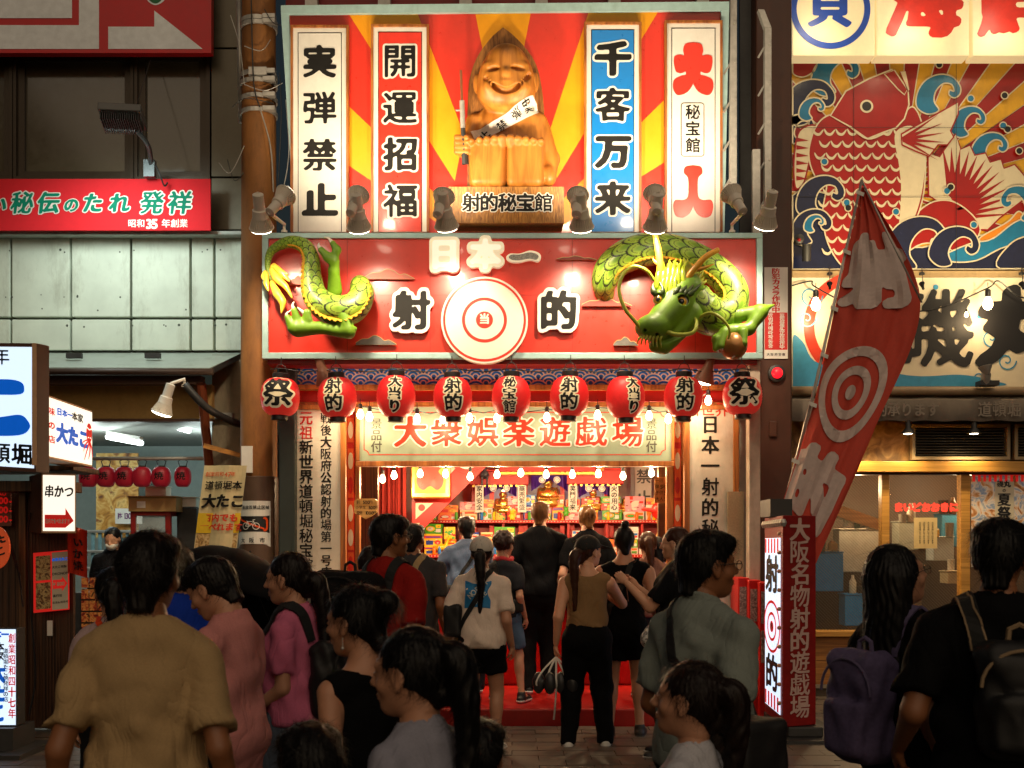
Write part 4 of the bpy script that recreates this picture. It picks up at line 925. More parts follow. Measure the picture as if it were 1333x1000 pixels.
# framed lucky sign
DF = 13.0; f1 = front(DF); t = thing('framed_lucky_sign', 'gold framed picture with red club shaped 大入 mark inside the gallery', 'picture')
m = MB(); m.pbox(534, 586, 590, 649, DF, .05); m.build('gold_frame', gold, t, bevel=.02); m = MB(); m.poly([rect(540, 590, 580, 642)], f1, .012, 0, 0); m.poly([rect(542, 590, 578, 640)], f1, .014, 0, 1)
m.poly([smooth2([(560, 596), (548, 598), (543, 606), (549, 614), (543, 622), (544, 632), (551, 638), (560, 633), (569, 638), (576, 632), (577, 622), (571, 614), (577, 606), (572, 598)], n=4)], f1, .016, 0, 2); m.build('picture', [mat('frame_green', rgb('88a040'), .5), mat('frame_yellow', rgb('e0a840'), .5), red], t)
# diagonal red truss with white triangles and round crest
DT = 13.3; ft = front(DT); t = thing('red_diagonal_screen', 'red and white diagonal screen with round crests at the left of the shelves', 'screen')
m = MB(); m.poly([[(536, 590), (650, 590), (548, 692), (536, 692)]], ft, 0, .05, 0); m.poly([[(541, 655), (564, 655), (541, 676)], [(578, 600), (602, 600), (578, 626)], [(541, 686), (541, 681), (547, 681)]], ft, .004, 0, 1)
m.poly([circ(549, 661, 4.4)], ft, .007, 0, 0); m.build('panel', [redp, cream], t, bevel=.0)
m = MB(); m.poly([circ(608, 594, 22, 40), circ(608, 594, 17, 40)], ft, .03, .03, 0); m.poly([circ(608, 594, 17, 40)], ft, .02, .02, 1); m.build('round_crest', [redp, white], t)
m = MB(); m.box(X(536, DT), X(545, DT), DT-.03, DT+.05, .16, Z(692, DT)); m.build('post', redp, t)
# altar: three bays with pillars, eaves, purple curtains and gold figures
DA = 14.3; fa = front(DA); t = thing('shrine_altar', 'red shrine with three bays holding gold figures under purple curtains', 'shrine')
def abox(x0, x1, y0, y1, dz, th, nm, mm, bv=.004, lab=None): m = MB(); m.pbox(x0, x1, y0, y1, DA-dz, th); return m.build(nm, mm, t, bevel=bv, label=lab)
for x in (617, 640, 678, 684, 732, 745, 790, 796): abox(x-3, x+3, 622, 700, .1, .08, 'pillar', redp)
for (x0, x1, y0, y1, dz) in ((612, 688, 614, 631, .25), (738, 812, 612, 630, .25), (650, 775, 603, 614, .38)):
    abox(x0, x1, y0, y1, dz, .3, 'eave', redp)
    for q in range(int((x1-x0)/7)): abox(x0+3+q*7, x0+6.2+q*7, y1+.3, y1+2.8, dz+.01, .1, 'rafter_end', gold, 0)
    abox(x0-2, x1+2, y0-2.5, y0-.4, dz+.05, .4, 'roof_board', mat('roof_red', rgb('c82018'), .4), .004)
abox(650, 775, 614.5, 618, .37, .2, 'gilt_beam', gold)
for x0, x1, y0, y1 in ((620, 676, 632, 700), (686, 743, 620, 700), (748, 792, 632, 700)): abox(x0, x1, y0, y1, -.3, .02, 'bay_panel', inw, 0)
for x in (617, 681, 738, 799):
    pass
pur = mat('curtain_purple', rgb('4a1488'), .6, var=.15)
def bunting(x0, x1, y0, h, yy):
    m = MB(); n2 = 24; vs = []
    for i in range(n2+1):
        u = i/n2; d_ = .04*math.sin(i*1.3); dep = h*(.38+.62*abs(2*u-1)**1.2)
        for j in range(7): vs.append(fa(x0+(x1-x0)*u, y0+dep*j/6, .2+d_*(.3+j/6)))
    m.add(vs, [(i*7+j, i*7+j+1, (i+1)*7+j+1, (i+1)*7+j) for i in range(n2) for j in range(6)])
    for xx in (.3, .7): m.poly([circ(x0+(x1-x0)*xx, y0+h*.36, 4.4, 20)], fa, .255, 0, 1)
    for xx in (.3, .7): m.poly([circ(x0+(x1-x0)*xx, y0+h*.36, 3.4, 20), circ(x0+(x1-x0)*xx, y0+h*.36, 2.8, 20)], fa, .258, 0, 0); m.stroke([(x0+(x1-x0)*xx-1.6, y0+h*.3), (x0+(x1-x0)*xx-.5, y0+h*.33)], .5, fa, .258, 0); m.stroke([(x0+(x1-x0)*xx+1.6, y0+h*.3), (x0+(x1-x0)*xx+.5, y0+h*.33)], .5, fa, .258, 0)
    m.build('purple_curtain', [pur, white], t, smooth=False)
bunting(630, 672, 631, 17, 0); bunting(691, 738, 618, 23, 0); bunting(752, 794, 631, 18, 0)
goldm = mat('gold_leaf', (.85, .52, .12), .22, metal=.9, var=.15)
def buddha(x, yb, h, nm='gold_figure', pr=None):
    kA = DA/F; c0 = np.array(fa(x, yb, .12)); H_ = h*kA; f = Field(c0-[H_*.5, H_*.4, .02], c0+[H_*.5, H_*.35, H_*1.1], H_/42)
    f.ell(c0+[0, 0, H_*.18], (H_*.36, H_*.24, H_*.17), .02); f.ell(c0+[0, 0, H_*.42], (H_*.24, H_*.17, H_*.25), .03); f.ell(c0+[0, -.02, H_*.76], (H_*.13, H_*.12, H_*.15), .02); f.ell(c0+[0, 0, H_*.93], (H_*.05, H_*.05, H_*.06), .01)
    for s_ in (-1, 1): f.cone(c0+[s_*H_*.22, 0, H_*.55], c0+[s_*H_*.27, -H_*.12, H_*.32], H_*.08, H_*.06); f.cone(c0+[s_*H_*.27, -H_*.12, H_*.32], c0+[s_*H_*.06, -H_*.22, H_*.3], H_*.06, H_*.05); f.ell(c0+[s_*H_*.125, 0, H_*.75], (.008, .015, .025), .006)
    o = link(nm, npmesh(nm, [f.polys()], [goldm])); return o
for (x, yb, h, lb) in ((655, 672, 36, 'seated gold figure in the left bay of the shrine'), (713, 664, 46, 'large seated gold figure in the middle bay of the shrine'), (771, 668, 34, 'seated gold figure in the right bay of the shrine'), (812, 672, 26, 'small round gold figure right of the shrine')): tag(buddha(x, yb, h), lb, 'figurine', 'gold figures on the shrine')
for x, s, wh in ((624, '家内安全', 'leftmost'), (679.5, '商売繁盛', 'second'), (745.5, '笑門福来', 'third'), (799.5, '火の用心', 'rightmost')):
    q = thing('prayer_board', f'narrow white board reading {s}, {wh} of four on the shrine', 'sign', 'narrow boards on the shrine'); m = MB(); m.pbox(x-5.5, x+5.5, 632, 667, DA-.28, .02); m.build('panel', white, q); m = MB(); text(m, s, front(DA-.28), x, 637, 8.2, 0, vert=True, z=.003, bx=2.5, by=1.6, pitch=.98); m.build('lettering', black, q)
# tall white scroll at the right, back
q = thing('wall_scroll', 'white wall scroll with big grey 実弾禁止 lettering at the right inside', 'scroll'); m = MB(); m.pbox(827, 848, 600, 668, 14.6, .02, 0); m.pbox(821, 826, 600, 665, 14.6, .02, 1); m.build('panel', [inw, mat('scroll_grey', (.3, .3, .3), .6)], q)
m = MB(); text(m, '禁止', front(14.6), 838, 622, 20, 0, vert=True, pitch=1.4, z=.004, bx=3, by=1.4); m.build('lettering', mat('scroll_ink', (.08, .08, .08), .6), q)
# dark monkey doll on the left eave
q = thing('seated_doll', 'small dark doll in a hat sitting on the left shrine eave', 'doll'); c0 = np.array(front(14.0)(631, 622, 0)); f = Field(c0-[.13, .13, .16], c0+[.13, .1, .2], .007)
f.ell(c0+[0, 0, .04], (.035, .03, .055), .01).ell(c0+[0, -.01, .115], (.026, .026, .03), .008).cone(c0+[-.03, -.005, .07], c0+[-.05, -.03, .02], .012, .01).cone(c0+[.03, -.005, .07], c0+[.05, -.03, .02], .012, .01).cone(c0+[-.02, 0, 0], c0+[-.03, -.08, .0], .016, .014).cone(c0+[.02, 0, 0], c0+[.03, -.08, 0], .016, .014).cone(c0+[-.03, -.08, 0], c0+[-.032, -.085, -.09], .013, .012).cone(c0+[.03, -.08, 0], c0+[.032, -.085, -.09], .013, .012)
link('body', npmesh('body', [f.polys()], [mat('doll_dark', (.05, .05, .07), .4)]), q); m = MB(); m.lathe(c0+np.array([0, -.01, .13]), [(.045, 0), (.045, .006), (.026, .008), (.024, .035)], 16); m.build('hat', dark, q)
# stepped shelves
def shelf_d(i): return 14.05-.34*i
SY = [677, 722, 768, 815, 862]
t = thing('prize_shelves', 'stepped red shelves filling the back of the gallery', 'shelf')
for i, y in enumerate(SY):
    d_ = shelf_d(i); m = MB(); m.pbox(548, 868, y, y+4, d_-.02, .36); m.build('shelf_board', redp, t, bevel=.003)
    m = MB(); m.pbox(550, 866, y+4.2, y+45, d_+.28, .02); m.build('riser_panel', redd, t)
    m = MB()
    for q in range(80): m.lathe(W(550+q*4, y+2, d_-.024), [(.008, 0), (.004, .006)], 6, (0, -1, 0))
    o = m.build('bead_trim', cream, t); o['kind'] = 'stuff'
    for x in (548, 600, 655, 740, 790, 836, 866):
        m = MB(); m.pbox(x-1.5, x+1.5, y+4.2, y+45, d_+.05, .2); m.build('divider', redp, t)
# candy boxes: twelve print designs sharing meshes; every box its own object
BC = dict(o=rgb('f07818'), y=rgb('f8c818'), w=(.78, .74, .66), r=rgb('e02818'), b=rgb('2878d0'), g=rgb('50a830'), p=rgb('f0a0b0'), n=rgb('1838a0'), c=rgb('f0dca0'), k=rgb('78401c'))
def bm_(c): return mat('carton_'+c, BC[c], .35, var=.05, bump=0)
DESIGN = [('orange', 'orw', 'd'), ('yellow', 'yrn', 's'), ('white', 'wog', 'd'), ('orange', 'oyr', 's'), ('white', 'wrb', 'g'), ('blue', 'bwy', 'd'), ('red', 'ryw', 'g'), ('yellow', 'ygr', 'g'), ('cream', 'cor', 's'), ('dark blue', 'nwr', 's'), ('green', 'gyw', 'd'), ('pink', 'pwr', 'g')]
BMS = []
for di, (nm, cs, pt_) in enumerate(DESIGN):
    random.seed(di+50); b = MB(); b.box(-.5, .5, 0, 1, 0, 1, 0); fr = lambda u, v, z=0: Vector((u-.5, -z, v))
    e = .004
    if pt_ == 'd': b.poly([circ(.34, .5, .27, 20)], fr, e, 0, 1); b.poly([circ(.34, .5, .18, 16)], fr, e*2, 0, 2); b.poly([rect(.66, .15, .95, .5)], fr, e, 0, 2); b.poly([rect(.66, .6, .95, .9)], fr, e, 0, 1)
    elif pt_ == 's': b.poly([rect(.0, .62, 1, .86)], fr, e, 0, 1); b.poly([rect(.1, .1, .5, .45)], fr, e, 0, 2); b.poly([circ(.75, .3, .18, 14)], fr, e, 0, 1); b.poly([rect(.08, .68, .92, .78)], fr, e*2, 0, 2)
    else:
        for q in range(7): x, y = random.uniform(0, .8), random.uniform(0, .8); b.poly([rect(x, y, min(1, x+random.uniform(.1, .3)), min(1, y+random.uniform(.08, .25)))], fr, e*(1+q*.2), 0, 1+q % 2)
        b.poly([circ(.5, .5, .2, 14)], fr, e*3, 0, 1); 
    for q in range(5): x, y = random.uniform(.02, .86), random.uniform(.02, .9); b.poly([rect(x, y, x+random.uniform(.06, .12), y+.06)], fr, e*4, 0, 3+q % 2)
    BMS.append(b.mesh('candy_box', [bm_(c) for c in cs]+[bm_('k'), bm_('w')]))
random.seed(21); SH = ['top', 'second', 'third', 'fourth', 'lowest']; cnt = 0
ordw = lambda n: ['first', 'second', 'third', 'fourth', 'fifth', 'sixth', 'seventh', 'eighth', 'ninth', 'tenth', 'eleventh', 'twelfth', 'thirteenth', 'fourteenth', 'fifteenth', 'sixteenth', 'seventeenth', 'eighteenth', 'nineteenth', 'twentieth', '21st', '22nd', '23rd', '24th', '25th', '26th', '27th', '28th', '29th', '30th', '31st', '32nd', '33rd', '34th'][min(n, 33)]
def prize(mesh, x, d_, z, w, dep, h, lab, name='candy_box', cat='box', rz=0, grp='prize boxes on the red shelves'):
    o = link(name, mesh); o.location = (x, d_, z); o.scale = (w, dep, h); o.rotation_euler.z = rz; tag(o, lab, cat, grp); return o
tubm = {}
for c in 'yrobgw': b = MB(); b.lathe((0, 0, 0), [(.5, 0), (.5, .82), (.42, .84), (.42, 1)], 10); b.m = [0]*len(b.m); tubm[c] = b.mesh('candy_tube', [bm_(c)], True)
for i, y in enumerate(SY[:4]):
    d_ = shelf_d(i); x = 552; no = 0; zb = Z(y, d_-.02); kS = d_/F
    while x < 860:
        w = random.choice([13, 16, 19, 24, 28]); 
        if x+w > 866: break
        if i == 1 and (585 < x < 597 or 832 < x < 845): x += w; continue
        stack = 4 if i else random.choice([2, 3]); z = zb
        hmax = random.choice([30, 36, 40]) if i else 34; hh = 0; no += 1
        for s_ in range(stack):
            h = random.choice([9, 11, 13, 16, 20]); 
            if hh+h > hmax: break
            hh += h; di = random.randrange(len(DESIGN)); nm = DESIGN[di][0]
            ww = w*random.uniform(.86, .98)
            lab = f'{nm} candy box, {ordw(no-1)} stack from left on {SH[i]} shelf, '+('at its base' if s_ == 0 else ['base', 'second up', 'third up', 'fourth up'][s_])
            prize(BMS[di], X(x+w/2+random.uniform(-1, 1), d_), d_+.06+random.uniform(0, .02), z, ww*kS, .12, h*kS, lab, rz=random.uniform(-.12, .12)); z += h*kS+.0005; cnt += 1
        x += w+random.uniform(.5, 2.5)
    # row of small tubes in front
    no = 0; xx = 556
    while xx < 862:
        if random.random() < .5:
            no += 1; c = random.choice('yyrogbw'); prize(tubm[c], X(xx, d_), d_+.015, zb, .045*.9, .045*.9, .1, f'small {dict(y="yellow", r="red", o="orange", g="green", b="blue", w="white")[c]} tube, {ordw(no-1)} from left at the front of {SH[i]} shelf', 'candy_tube', 'tube', 0, 'small tubes on the red shelves')
        xx += random.choice([7, 9, 12, 16])
print('boxes', cnt)
# toy animals
def toy(label, c, h, col, kind):
    c = np.array(c); f = Field(c-[h*.7, h*.4, .01], c+[h*.7, h*.4, h*1.1], h/26); n_ = lambda a, b, r1, r2: f.cone(c+np.array(a)*h, c+np.array(b)*h, r1*h, r2*h, .02*h)
    if kind == 'dino':
        n_((-.15, 0, .35), (.15, 0, .4), .17, .14); n_((.15, 0, .4), (.3, 0, .8), .1, .06); n_((.3, 0, .8), (.42, -.05, .82), .08, .05); n_((-.15, 0, .35), (-.55, 0, .25), .12, .02)
        for a in (-.18, .16):
            for b in (-.08, .08): n_((a, b, .3), (a, b, .05), .06, .06)
    else:
        f.ell(c+[0, 0, h*.3], (h*.26, h*.2, h*.3), .02*h); f.ell(c+[0, 0, h*.72], (h*.24, h*.2, h*.22), .02*h)
        for s_ in (-1, 1): f.ell(c+[s_*h*.2, 0, h*.93], (h*.08, h*.05, h*.1), .02*h); n_((s_*.2, -.05, .45), (s_*.36, -.15, .35), .07, .06); n_((s_*.13, -.05, .1), (s_*.17, -.25, .06), .09, .08)
    o = link('toy_animal', npmesh('toy_animal', [f.polys()], [mat('toy_'+col, rgb(col), .35)])); return tag(o, label, 'toy')
toy('yellow long necked toy dinosaur on the second shelf at the left', W(576, 722, 13.75), .24, 'e8c818', 'dino'); toy('violet toy dinosaur standing above the boxes before the middle gold figure', W(709, 668, 13.9), .13, '9050c0', 'dino')
toy('yellow plush toy on the second shelf at the right', W(788, 722, 13.7), .14, 'f0c020', 'bear'); toy('lime green toy on the third shelf at the right', W(790, 768, 13.3), .17, '68c020', 'dino')
toy('pink and yellow plush toy perched on the right shrine eave', W(781, 613, 14.0), .2, 'f0b070', 'bear'); toy('yellow plush toy at the top shelf left of the middle bay', W(667, 677, 13.95), .13, 'f0d030', 'bear'); toy('green plush toy above the boxes right of the middle bay', W(737, 672, 13.95), .12, '58b030', 'bear')
# hanging shooting guns / price boards
q = thing('price_board', 'hexagonal wooden price board reading 500円 at the left of the opening', 'sign'); d_ = 11.3; ff = front(d_); m = MB(); m.poly([[(461, 652), (466, 649), (488, 649), (491, 652), (491, 667), (484, 672), (476, 676), (468, 671), (461, 668)]], ff, 0, .02); m.build('panel', woodl, q); m = MB()
for (s, y) in (('1回 500円', 654), ('小学生 500円', 661), ('12発 1000円', 668)): text(m, s, ff, 465, y, 4.6, 0, z=.002, bx=1, by=1)
m.build('lettering', black, q)
q = thing('price_board', 'brown square price list with four lines ending 500円 at the upper right of the opening', 'sign'); d_ = 11.75; ff = front(d_); m = MB(); m.pbox(852, 880, 621, 655, d_, .015); m.build('panel', mat('kraft_board', rgb('a07848'), .7, var=.2), q); m = MB()
for j, s in enumerate(('一回 500円', '弾5発500円', '子供500円', '大人500円')): text(m, s, ff, 855.5, 626+j*8, 5.6, 0, z=.002, bx=1.4, by=1, sx=.95)
m.build('lettering', black, q)
for xc, lb in ((483, 'vertical wooden slat rack inside the left edge of the opening'), ):
    q = thing('slat_rack', lb, 'rack'); 
    for j in range(22):
        m = MB(); m.pbox(xc-9, xc+9, 634+j*5.2, 637.6+j*5.2, 12.2, .03); m.build('slat', woodl, q)
    for sx_ in (-8, 8): m = MB(); m.pbox(xc+sx_-1, xc+sx_+1, 630, 750, 12.24, .03); m.build('rail', woodw, q)
# horned red goblin mask and twisted trunk at right
q = thing('red_goblin_mask', 'long nosed red mask hung on a knotty wooden trunk at the right of the opening', 'mask'); c0 = np.array(W(856, 665, 12.4)); f = Field(c0-[.25, .2, .15], c0+[.15, .15, .2], .009); f.ell(c0, (.07, .05, .09), .02).cone(c0+[-.03, -.03, 0], c0+[-.17, -.08, .015], .025, .018).ell(c0+[0, -.04, .04], (.05, .02, .02), .015).cone(c0+[0, 0, .05], c0+[.0, 0, .13], .03, .012); link('face', npmesh('face', [f.polys()], [redp]), q)
m = MB(); m.tube(smooth3([W(862, 760, 12.5), W(858, 720, 12.45), W(866, 690, 12.5), W(861, 655, 12.45), W(866, 625, 12.5)], 6), [.1, .09, .1, .075, .07, .08, .06]*3+[.05]*4, 12) if False else m.tube(smooth3([W(862, 760, 12.5), W(858, 720, 12.45), W(866, 690, 12.5), W(861, 655, 12.45), W(866, 625, 12.5)], 6), .085, 12); tag(m.build('knotty_trunk', woodl, smooth=True), 'knotty golden wooden trunk standing at the right of the gallery', 'trunk')
# small point light in each shrine bay, without a fixture
for x in (655, 713, 771):
    l = bpy.data.lights.new('bay', 'POINT'); l.energy = 3; l.shadow_soft_size = .05; l.color = (.9, .85, 1); lo = bpy.data.objects.new('bay_light', l); COL.objects.link(lo); lo.location = W(x, 634, DA-.14)
# ================================================================ utility pole and things on it
t = thing('utility_pole', 'rusty brown utility pole with wires and metal bands left of the sign', 'pole'); PD = 11.4; pc = W(337, 0, PD); m = MB()
m.lathe((pc.x, PD, 0), [(.185, 0), (.18, 3), (.168, 6.2), (.16, 9)], 32); m.build('shaft', rust, t, smooth=True)
for y in (32, 38, 102, 112, 132, 150): 
    m = MB(); zz = Z(y, PD); m.lathe((pc.x, PD, zz), [(.168, -.02), (.186, -.02), (.186, .02), (.168, .02)], 28); m.box(pc.x+.08, pc.x+.2, PD-.2, PD-.12, zz-.02, zz+.02); m.build('band', steel, t)
m = MB(); m.box(pc.x-.06, pc.x+.12, PD-.21, PD-.14, Z(108, PD), Z(98, PD)); m.build('clamp_bracket', steel, t, bevel=.005)
random.seed(8)
for j, (a, b, c) in enumerate((((300, 20), (312, 60), (318, 110)), ((327, 0), (330, 105), (338, 140)), ((318, 110), (345, 118), (368, 108)), ((302, 140), (320, 128), (356, 135)), ((338, 140), (352, 190), (356, 250)), ((364, 95), (366, 150), (362, 240)), ((285, 212), (300, 225), (318, 190)), ((296, 208), (305, 235), (317, 225)), ((318, 60), (340, 66), (352, 52)), ((344, 12), (356, 30), (370, 33)), ((372, 130), (376, 200), (368, 250)))):
    m = MB(); Q = smooth3([W(a[0], a[1], PD-.2), W(b[0], b[1], PD-.22), W(c[0], c[1], PD-.19)], 6); m.tube(Q, .007 if j in (1, 4) else .0045, 5); m.build('wire', dark if j % 2 else steel, t)
m = MB(); m.tube([W(311, -20, PD+.1), W(314, 160, PD+.1)], .03, 10); m.build('conduit', steel, t, smooth=True)
m = MB(); m.box(pc.x-.13, pc.x-.02, PD-.195, PD-.178, Z(617, PD), Z(583, PD)); m.build('number_plate', white, t)
# no-bicycle sleeve wrapped round the pole
q = thing('no_bicycle_sleeve', 'brown sleeve with no bicycle parking sign wrapped round the pole', 'sign'); m = MB(); m.lathe((pc.x, PD, 0), [(.192, .1), (.192, Z(622, PD)), (.183, Z(621, PD))], 32); m.build('sleeve', mat('sleeve_brown', rgb('5c4434'), .5), q, smooth='auto')
rs = .1935
def fcy(u, v, z=0): a = (u-337)*PD/F/rs; return Vector((pc.x+math.sin(a)*(rs+z), PD-math.cos(a)*(rs+z), Z(v, PD-.19)))
m = MB(); kz = dict(grid=4)
for P, mi, z in ((rect(306, 652, 358, 712), 0, .001), (rect(307.5, 671, 356.5, 694), 1, .003)): m.poly([P], fcy, z, 0, mi, **kz)
m.poly([rrect(310, 673, 354, 692, 5), rrect(312.5, 675.5, 351.5, 689.5, 3.5)], fcy, .005, 0, 2, **kz)
m.stroke([(315+i*.9, 676+i*.33) for i in range(39)], 2.2, fcy, .006, 2)
for xb in (325, 339): m.stroke(circ(xb, 685, 4.2, 20), .8, fcy, .007, 0, True)
for a in ([(325, 685), (328, 679), (336, 679), (331, 685), (325, 685)], [(331, 685), (328, 679), (326.5, 678)], [(339, 685), (336, 679), (335, 677), (338, 676.5)]): m.stroke(a, .8, fcy, .007, 0)
text(m, '自転車放置禁止区域', fcy, 311, 661, 5.4, 1, z=.004, bx=2.5, by=2, sx=.98, grid=1.5); text(m, '大阪市', fcy, 320, 704, 7, 1, z=.004, pitch=1.9, bx=2, by=1.5, grid=2)
m.poly([circ(338, 730, 6, 24)], fcy, .002, 0, 3, **kz); m.poly([circ(338, 730, 4.5, 24), circ(338, 730, 3.6, 24)], fcy, .004, 0, 2, **kz); m.build('printed_label', [white, blk, mat('sign_orange', rgb('f05010'), .4), mat('sticker_yellow', rgb('e0b020'), .5)], q)
# ================================================================ left building
grn = mat('pale_concrete', rgb('d0d8c8'), .75, var=.12, scale=3, bump=.12, dirt=.5); D1 = 12.4
t = thing('left_building', 'pale concrete building with brown glazed upper storey at the left', 'building')
m = MB(); m.box(-12, X(322, 12.7), 12.7, 13.2, Z(470, D1), 12); m.build('wall', mat('brown_grey_panel', rgb('6a6454'), .5, dirt=.4), t)
for (x0, x1) in ((-60, 12.5), (15.5, 90.5), (93.5, 169), (172, 246.5), (249.5, 277.5), (280.5, 330)):
    for (y0, y1) in ((309, 412.5), (416, 456)):
        m = MB(); m.pbox(x0, x1, y0, y1, D1, .12); m.build('concrete_panel', grn, t, bevel=.008)
m = MB(); m.pbox(-60, 330, 300.5, 305.5, D1-.14, .3); m.build('ledge', mat('ledge_pale', (.4, .42, .38), .6, dirt=.6), t, bevel=.01)
m = MB(); m.pbox(-60, 330, 306, 308.5, D1-.02, .1); m.build('ledge_shadow_strip', dark, t)  # solid dark strip drawn as the shade under the ledge
random.seed(2); m = MB()
for i in range(26):
    x, y = random.uniform(5, 300), random.choice([327, 385, 403, 424])+random.uniform(-2, 2); m.poly([circ(x, y, random.uniform(.8, 1.8), 9)], front(D1), .0015); 
o = m.build('tie_hole', mat('tie_hole_dark', (.08, .09, .07), .8), t); o['kind'] = 'stuff'
gl = mat('tinted_glass', rgb('4a4230'), .12, var=.1, bump=0, coat=.5); brf = mat('bronze_frame', rgb('3a3024'), .35, metal=.4)
for (x0, x1) in ((-60, 15), (24, 172), (181, 270)):
    w_ = thing('x', 'x', 'x'); THINGS.pop(); bpy.data.objects.remove(w_)
    m = MB(); m.poly([rect(x0-5, 66, x1+5, 237), rect(x0, 72, x1, 232)], front(12.5), .06, .12); wf_ = m.build('window', brf, t)
    m = MB(); m.poly([rect(x0, 72, x1, 232), rect(x0+9, 80, x1-9, 224)], front(12.5), .02, .06); m.build('frame', brf, wf_)
    m = MB(); m.pbox(x0+9, x1-9, 80, 224, 12.52, .02); m.build('pane', gl, wf_)
for (x0, x1, y0, y1) in ((275, 325, -20, 62), (275, 325, 64, 230), (275, 325, 232, 299)):
    m = MB(); m.pbox(x0, x1, y0, y1, 12.45, .05); m.build('wall_panel', mat('bronze_panel', rgb('5c5646'), .35, metal=.3, dirt=.3), t, bevel=.005)
q = thing('red_logo_signboard', 'red signboard with thick white block shapes at the top left', 'signboard'); f2 = front(12.2); wg = mat('logo_white', rgb('eef4f8'), .5)
m = MB(); m.pbox(-80, 275, -40, 69, 12.2, .1); m.build('panel', mat('logo_red', rgb('c8141c'), .4, var=.06), q)
m = MB(); m.poly([[(-60, -40), (129, -40), (129, 64), (-60, 64)], [(-50, -35), (103, -35), (103, 33), (-50, 33)]], f2, .004, 0, 0); m.poly([rect(-60, -40, 94, 24)], f2, .006, 0, 0)
m.poly([[(141, 35), (201, 35), (201, 14), (264, 64), (141, 64)]], f2, .004, 0, 0); m.poly([smooth2([(190, -6), (214, -6), (213, 2), (203, 7), (194, 3)])], f2, .004, 0, 0); m.poly([smooth2([(192, -6), (211, -6), (210, 1), (203, 5), (196, 2)])], f2, .006, 0, 1); m.build('logo', [wg, mat('logo_green', rgb('106838'), .5)], q)
q = thing('red_sauce_banner', 'long red banner with white edged green lettering 秘伝のたれ発祥 on the ledge', 'banner'); f2 = front(12.15); m = MB(); m.pbox(-60, 274, 233, 300, 12.15, .03); m.build('panel', mat('banner_red', rgb('d82830'), .75, var=.05, spec=.15), q)
m = MB(); gt = mat('banner_green', rgb('0c8064'), .7, spec=.15)
for ch, x, sz in (('秘', 29, 30), ('伝', 63, 29), ('の', 93, 20), ('た', 121, 27), ('れ', 156, 27), ('発', 198, 31), ('祥', 234, 31), ('い', -2, 24)): text(m, ch, f2, x, 267+(2 if sz < 25 else 0), sz, 0, out=3.6, omi=1, z=.008, bx=4, by=2, shear=.12, tilt=.5)
text(m, '昭和', f2, 172, 292, 11, 1, z=.004, bx=3, by=2); text(m, '35', f2, 194, 292, 13, 1, z=.004, bx=4, by=3); text(m, '年創業', f2, 216, 292, 11.5, 1, z=.004, bx=3, by=2); m.build('lettering', [gt, white], q)
# floodlight on bent arm
q = thing('floodlight', 'dark box floodlight on a bent arm above the red banner', 'floodlight'); c = W(160, 154, 11.6)
m = MB(); Mx = Matrix.Translation(c) @ Matrix.Rotation(.12, 4, 'Z') @ Matrix.Rotation(R(-14), 4, 'X'); m.box(-.21, .21, -.18, .16, -.03, .05, M=Mx); m.build('housing', mat('flood_grey', (.1, .1, .095), .4), q, bevel=.008)
for j in range(18):
    m = MB(); m.box(-.19+j*.0217, -.183+j*.0217, -.15, .12, -.11, -.031, M=Mx); m.build('fin', dark, q)
m = MB(); m.box(-.17, .17, .165, .18, -.02, .04, M=Mx); m.build('lens', emis('flood_lens', (.85, 1, .92), 4), q)
m = MB(); m.tube(smooth3([W(178, 170, 11.65), W(192, 188, 11.8), W(196, 205, 12.0), W(196, 222, 12.1)], 5), .026, 10); m.box(X(189, 12.1), X(203, 12.1), 12.04, 12.12, Z(232, 12.1), Z(210, 12.1)); m.build('arm', mat('flood_arm', (.12, .14, .15), .4, metal=.5), q, smooth='auto')
m = MB(); m.tube([W(176, 143, 11.5), W(196, 78, 12.3)], .004, 5); m.tube(smooth3([W(203, 216, 12.0), W(209, 230, 11.98), W(214, 242, 12.05), W(218, 238, 12.1)], 4), .01, 6); m.build('cable', dark, q)
l = bpy.data.lights.new('wall_spot', 'SPOT'); l.energy = 175; l.spot_size = R(140); l.spot_blend = 1; l.shadow_soft_size = .35; l.color = (.86, 1, .93); lo = bpy.data.objects.new('added_wall_spot', l); COL.objects.link(lo); lo.location = W(120, 176, 10.9); lo.rotation_euler = Vector((-.05, .8, -1)).to_track_quat('-Z', 'Y').to_euler()  # spot added near the floodlight fixture to light the wall; source only roughly known
# sloping tin eave, beam, soffit
q = thing('tin_eave', 'pale sloping metal eave with dark gutter under the concrete wall', 'eave'); m = MB(); d0, d1_ = 12.45, 11.6
A = [W(-60, 459, d0), W(316, 459, d0), W(273, 479, d1_), W(-60, 478, d1_)]; n_ = Vector((0, 0, -.03)); m.add(A+[a+n_ for a in A], [(0, 3, 2, 1), (4, 5, 6, 7), (0, 1, 5, 4), (1, 2, 6, 5), (2, 3, 7, 6), (3, 0, 4, 7)]); m.build('sheet', mat('tin_sheet', rgb('9aa49c'), .5, metal=.2, dirt=.5), q)
m = MB(); A = [W(273, 481, d1_-.02), W(321, 456, d0), W(321, 462, d0), W(275, 487, d1_-.02)]; m.add(A+[a+Vector((0, .04, 0)) for a in A], [(0, 3, 2, 1), (4, 5, 6, 7), (0, 1, 5, 4), (1, 2, 6, 5), (2, 3, 7, 6), (3, 0, 4, 7)]); m.build('verge_board', dark, q)
m = MB(); m.tube([W(-60, 484, d1_-.05), W(278, 484, d1_-.05)], .035, 10); m.build('gutter', mat('gutter_brown', rgb('3a2820'), .5), q, smooth=True)
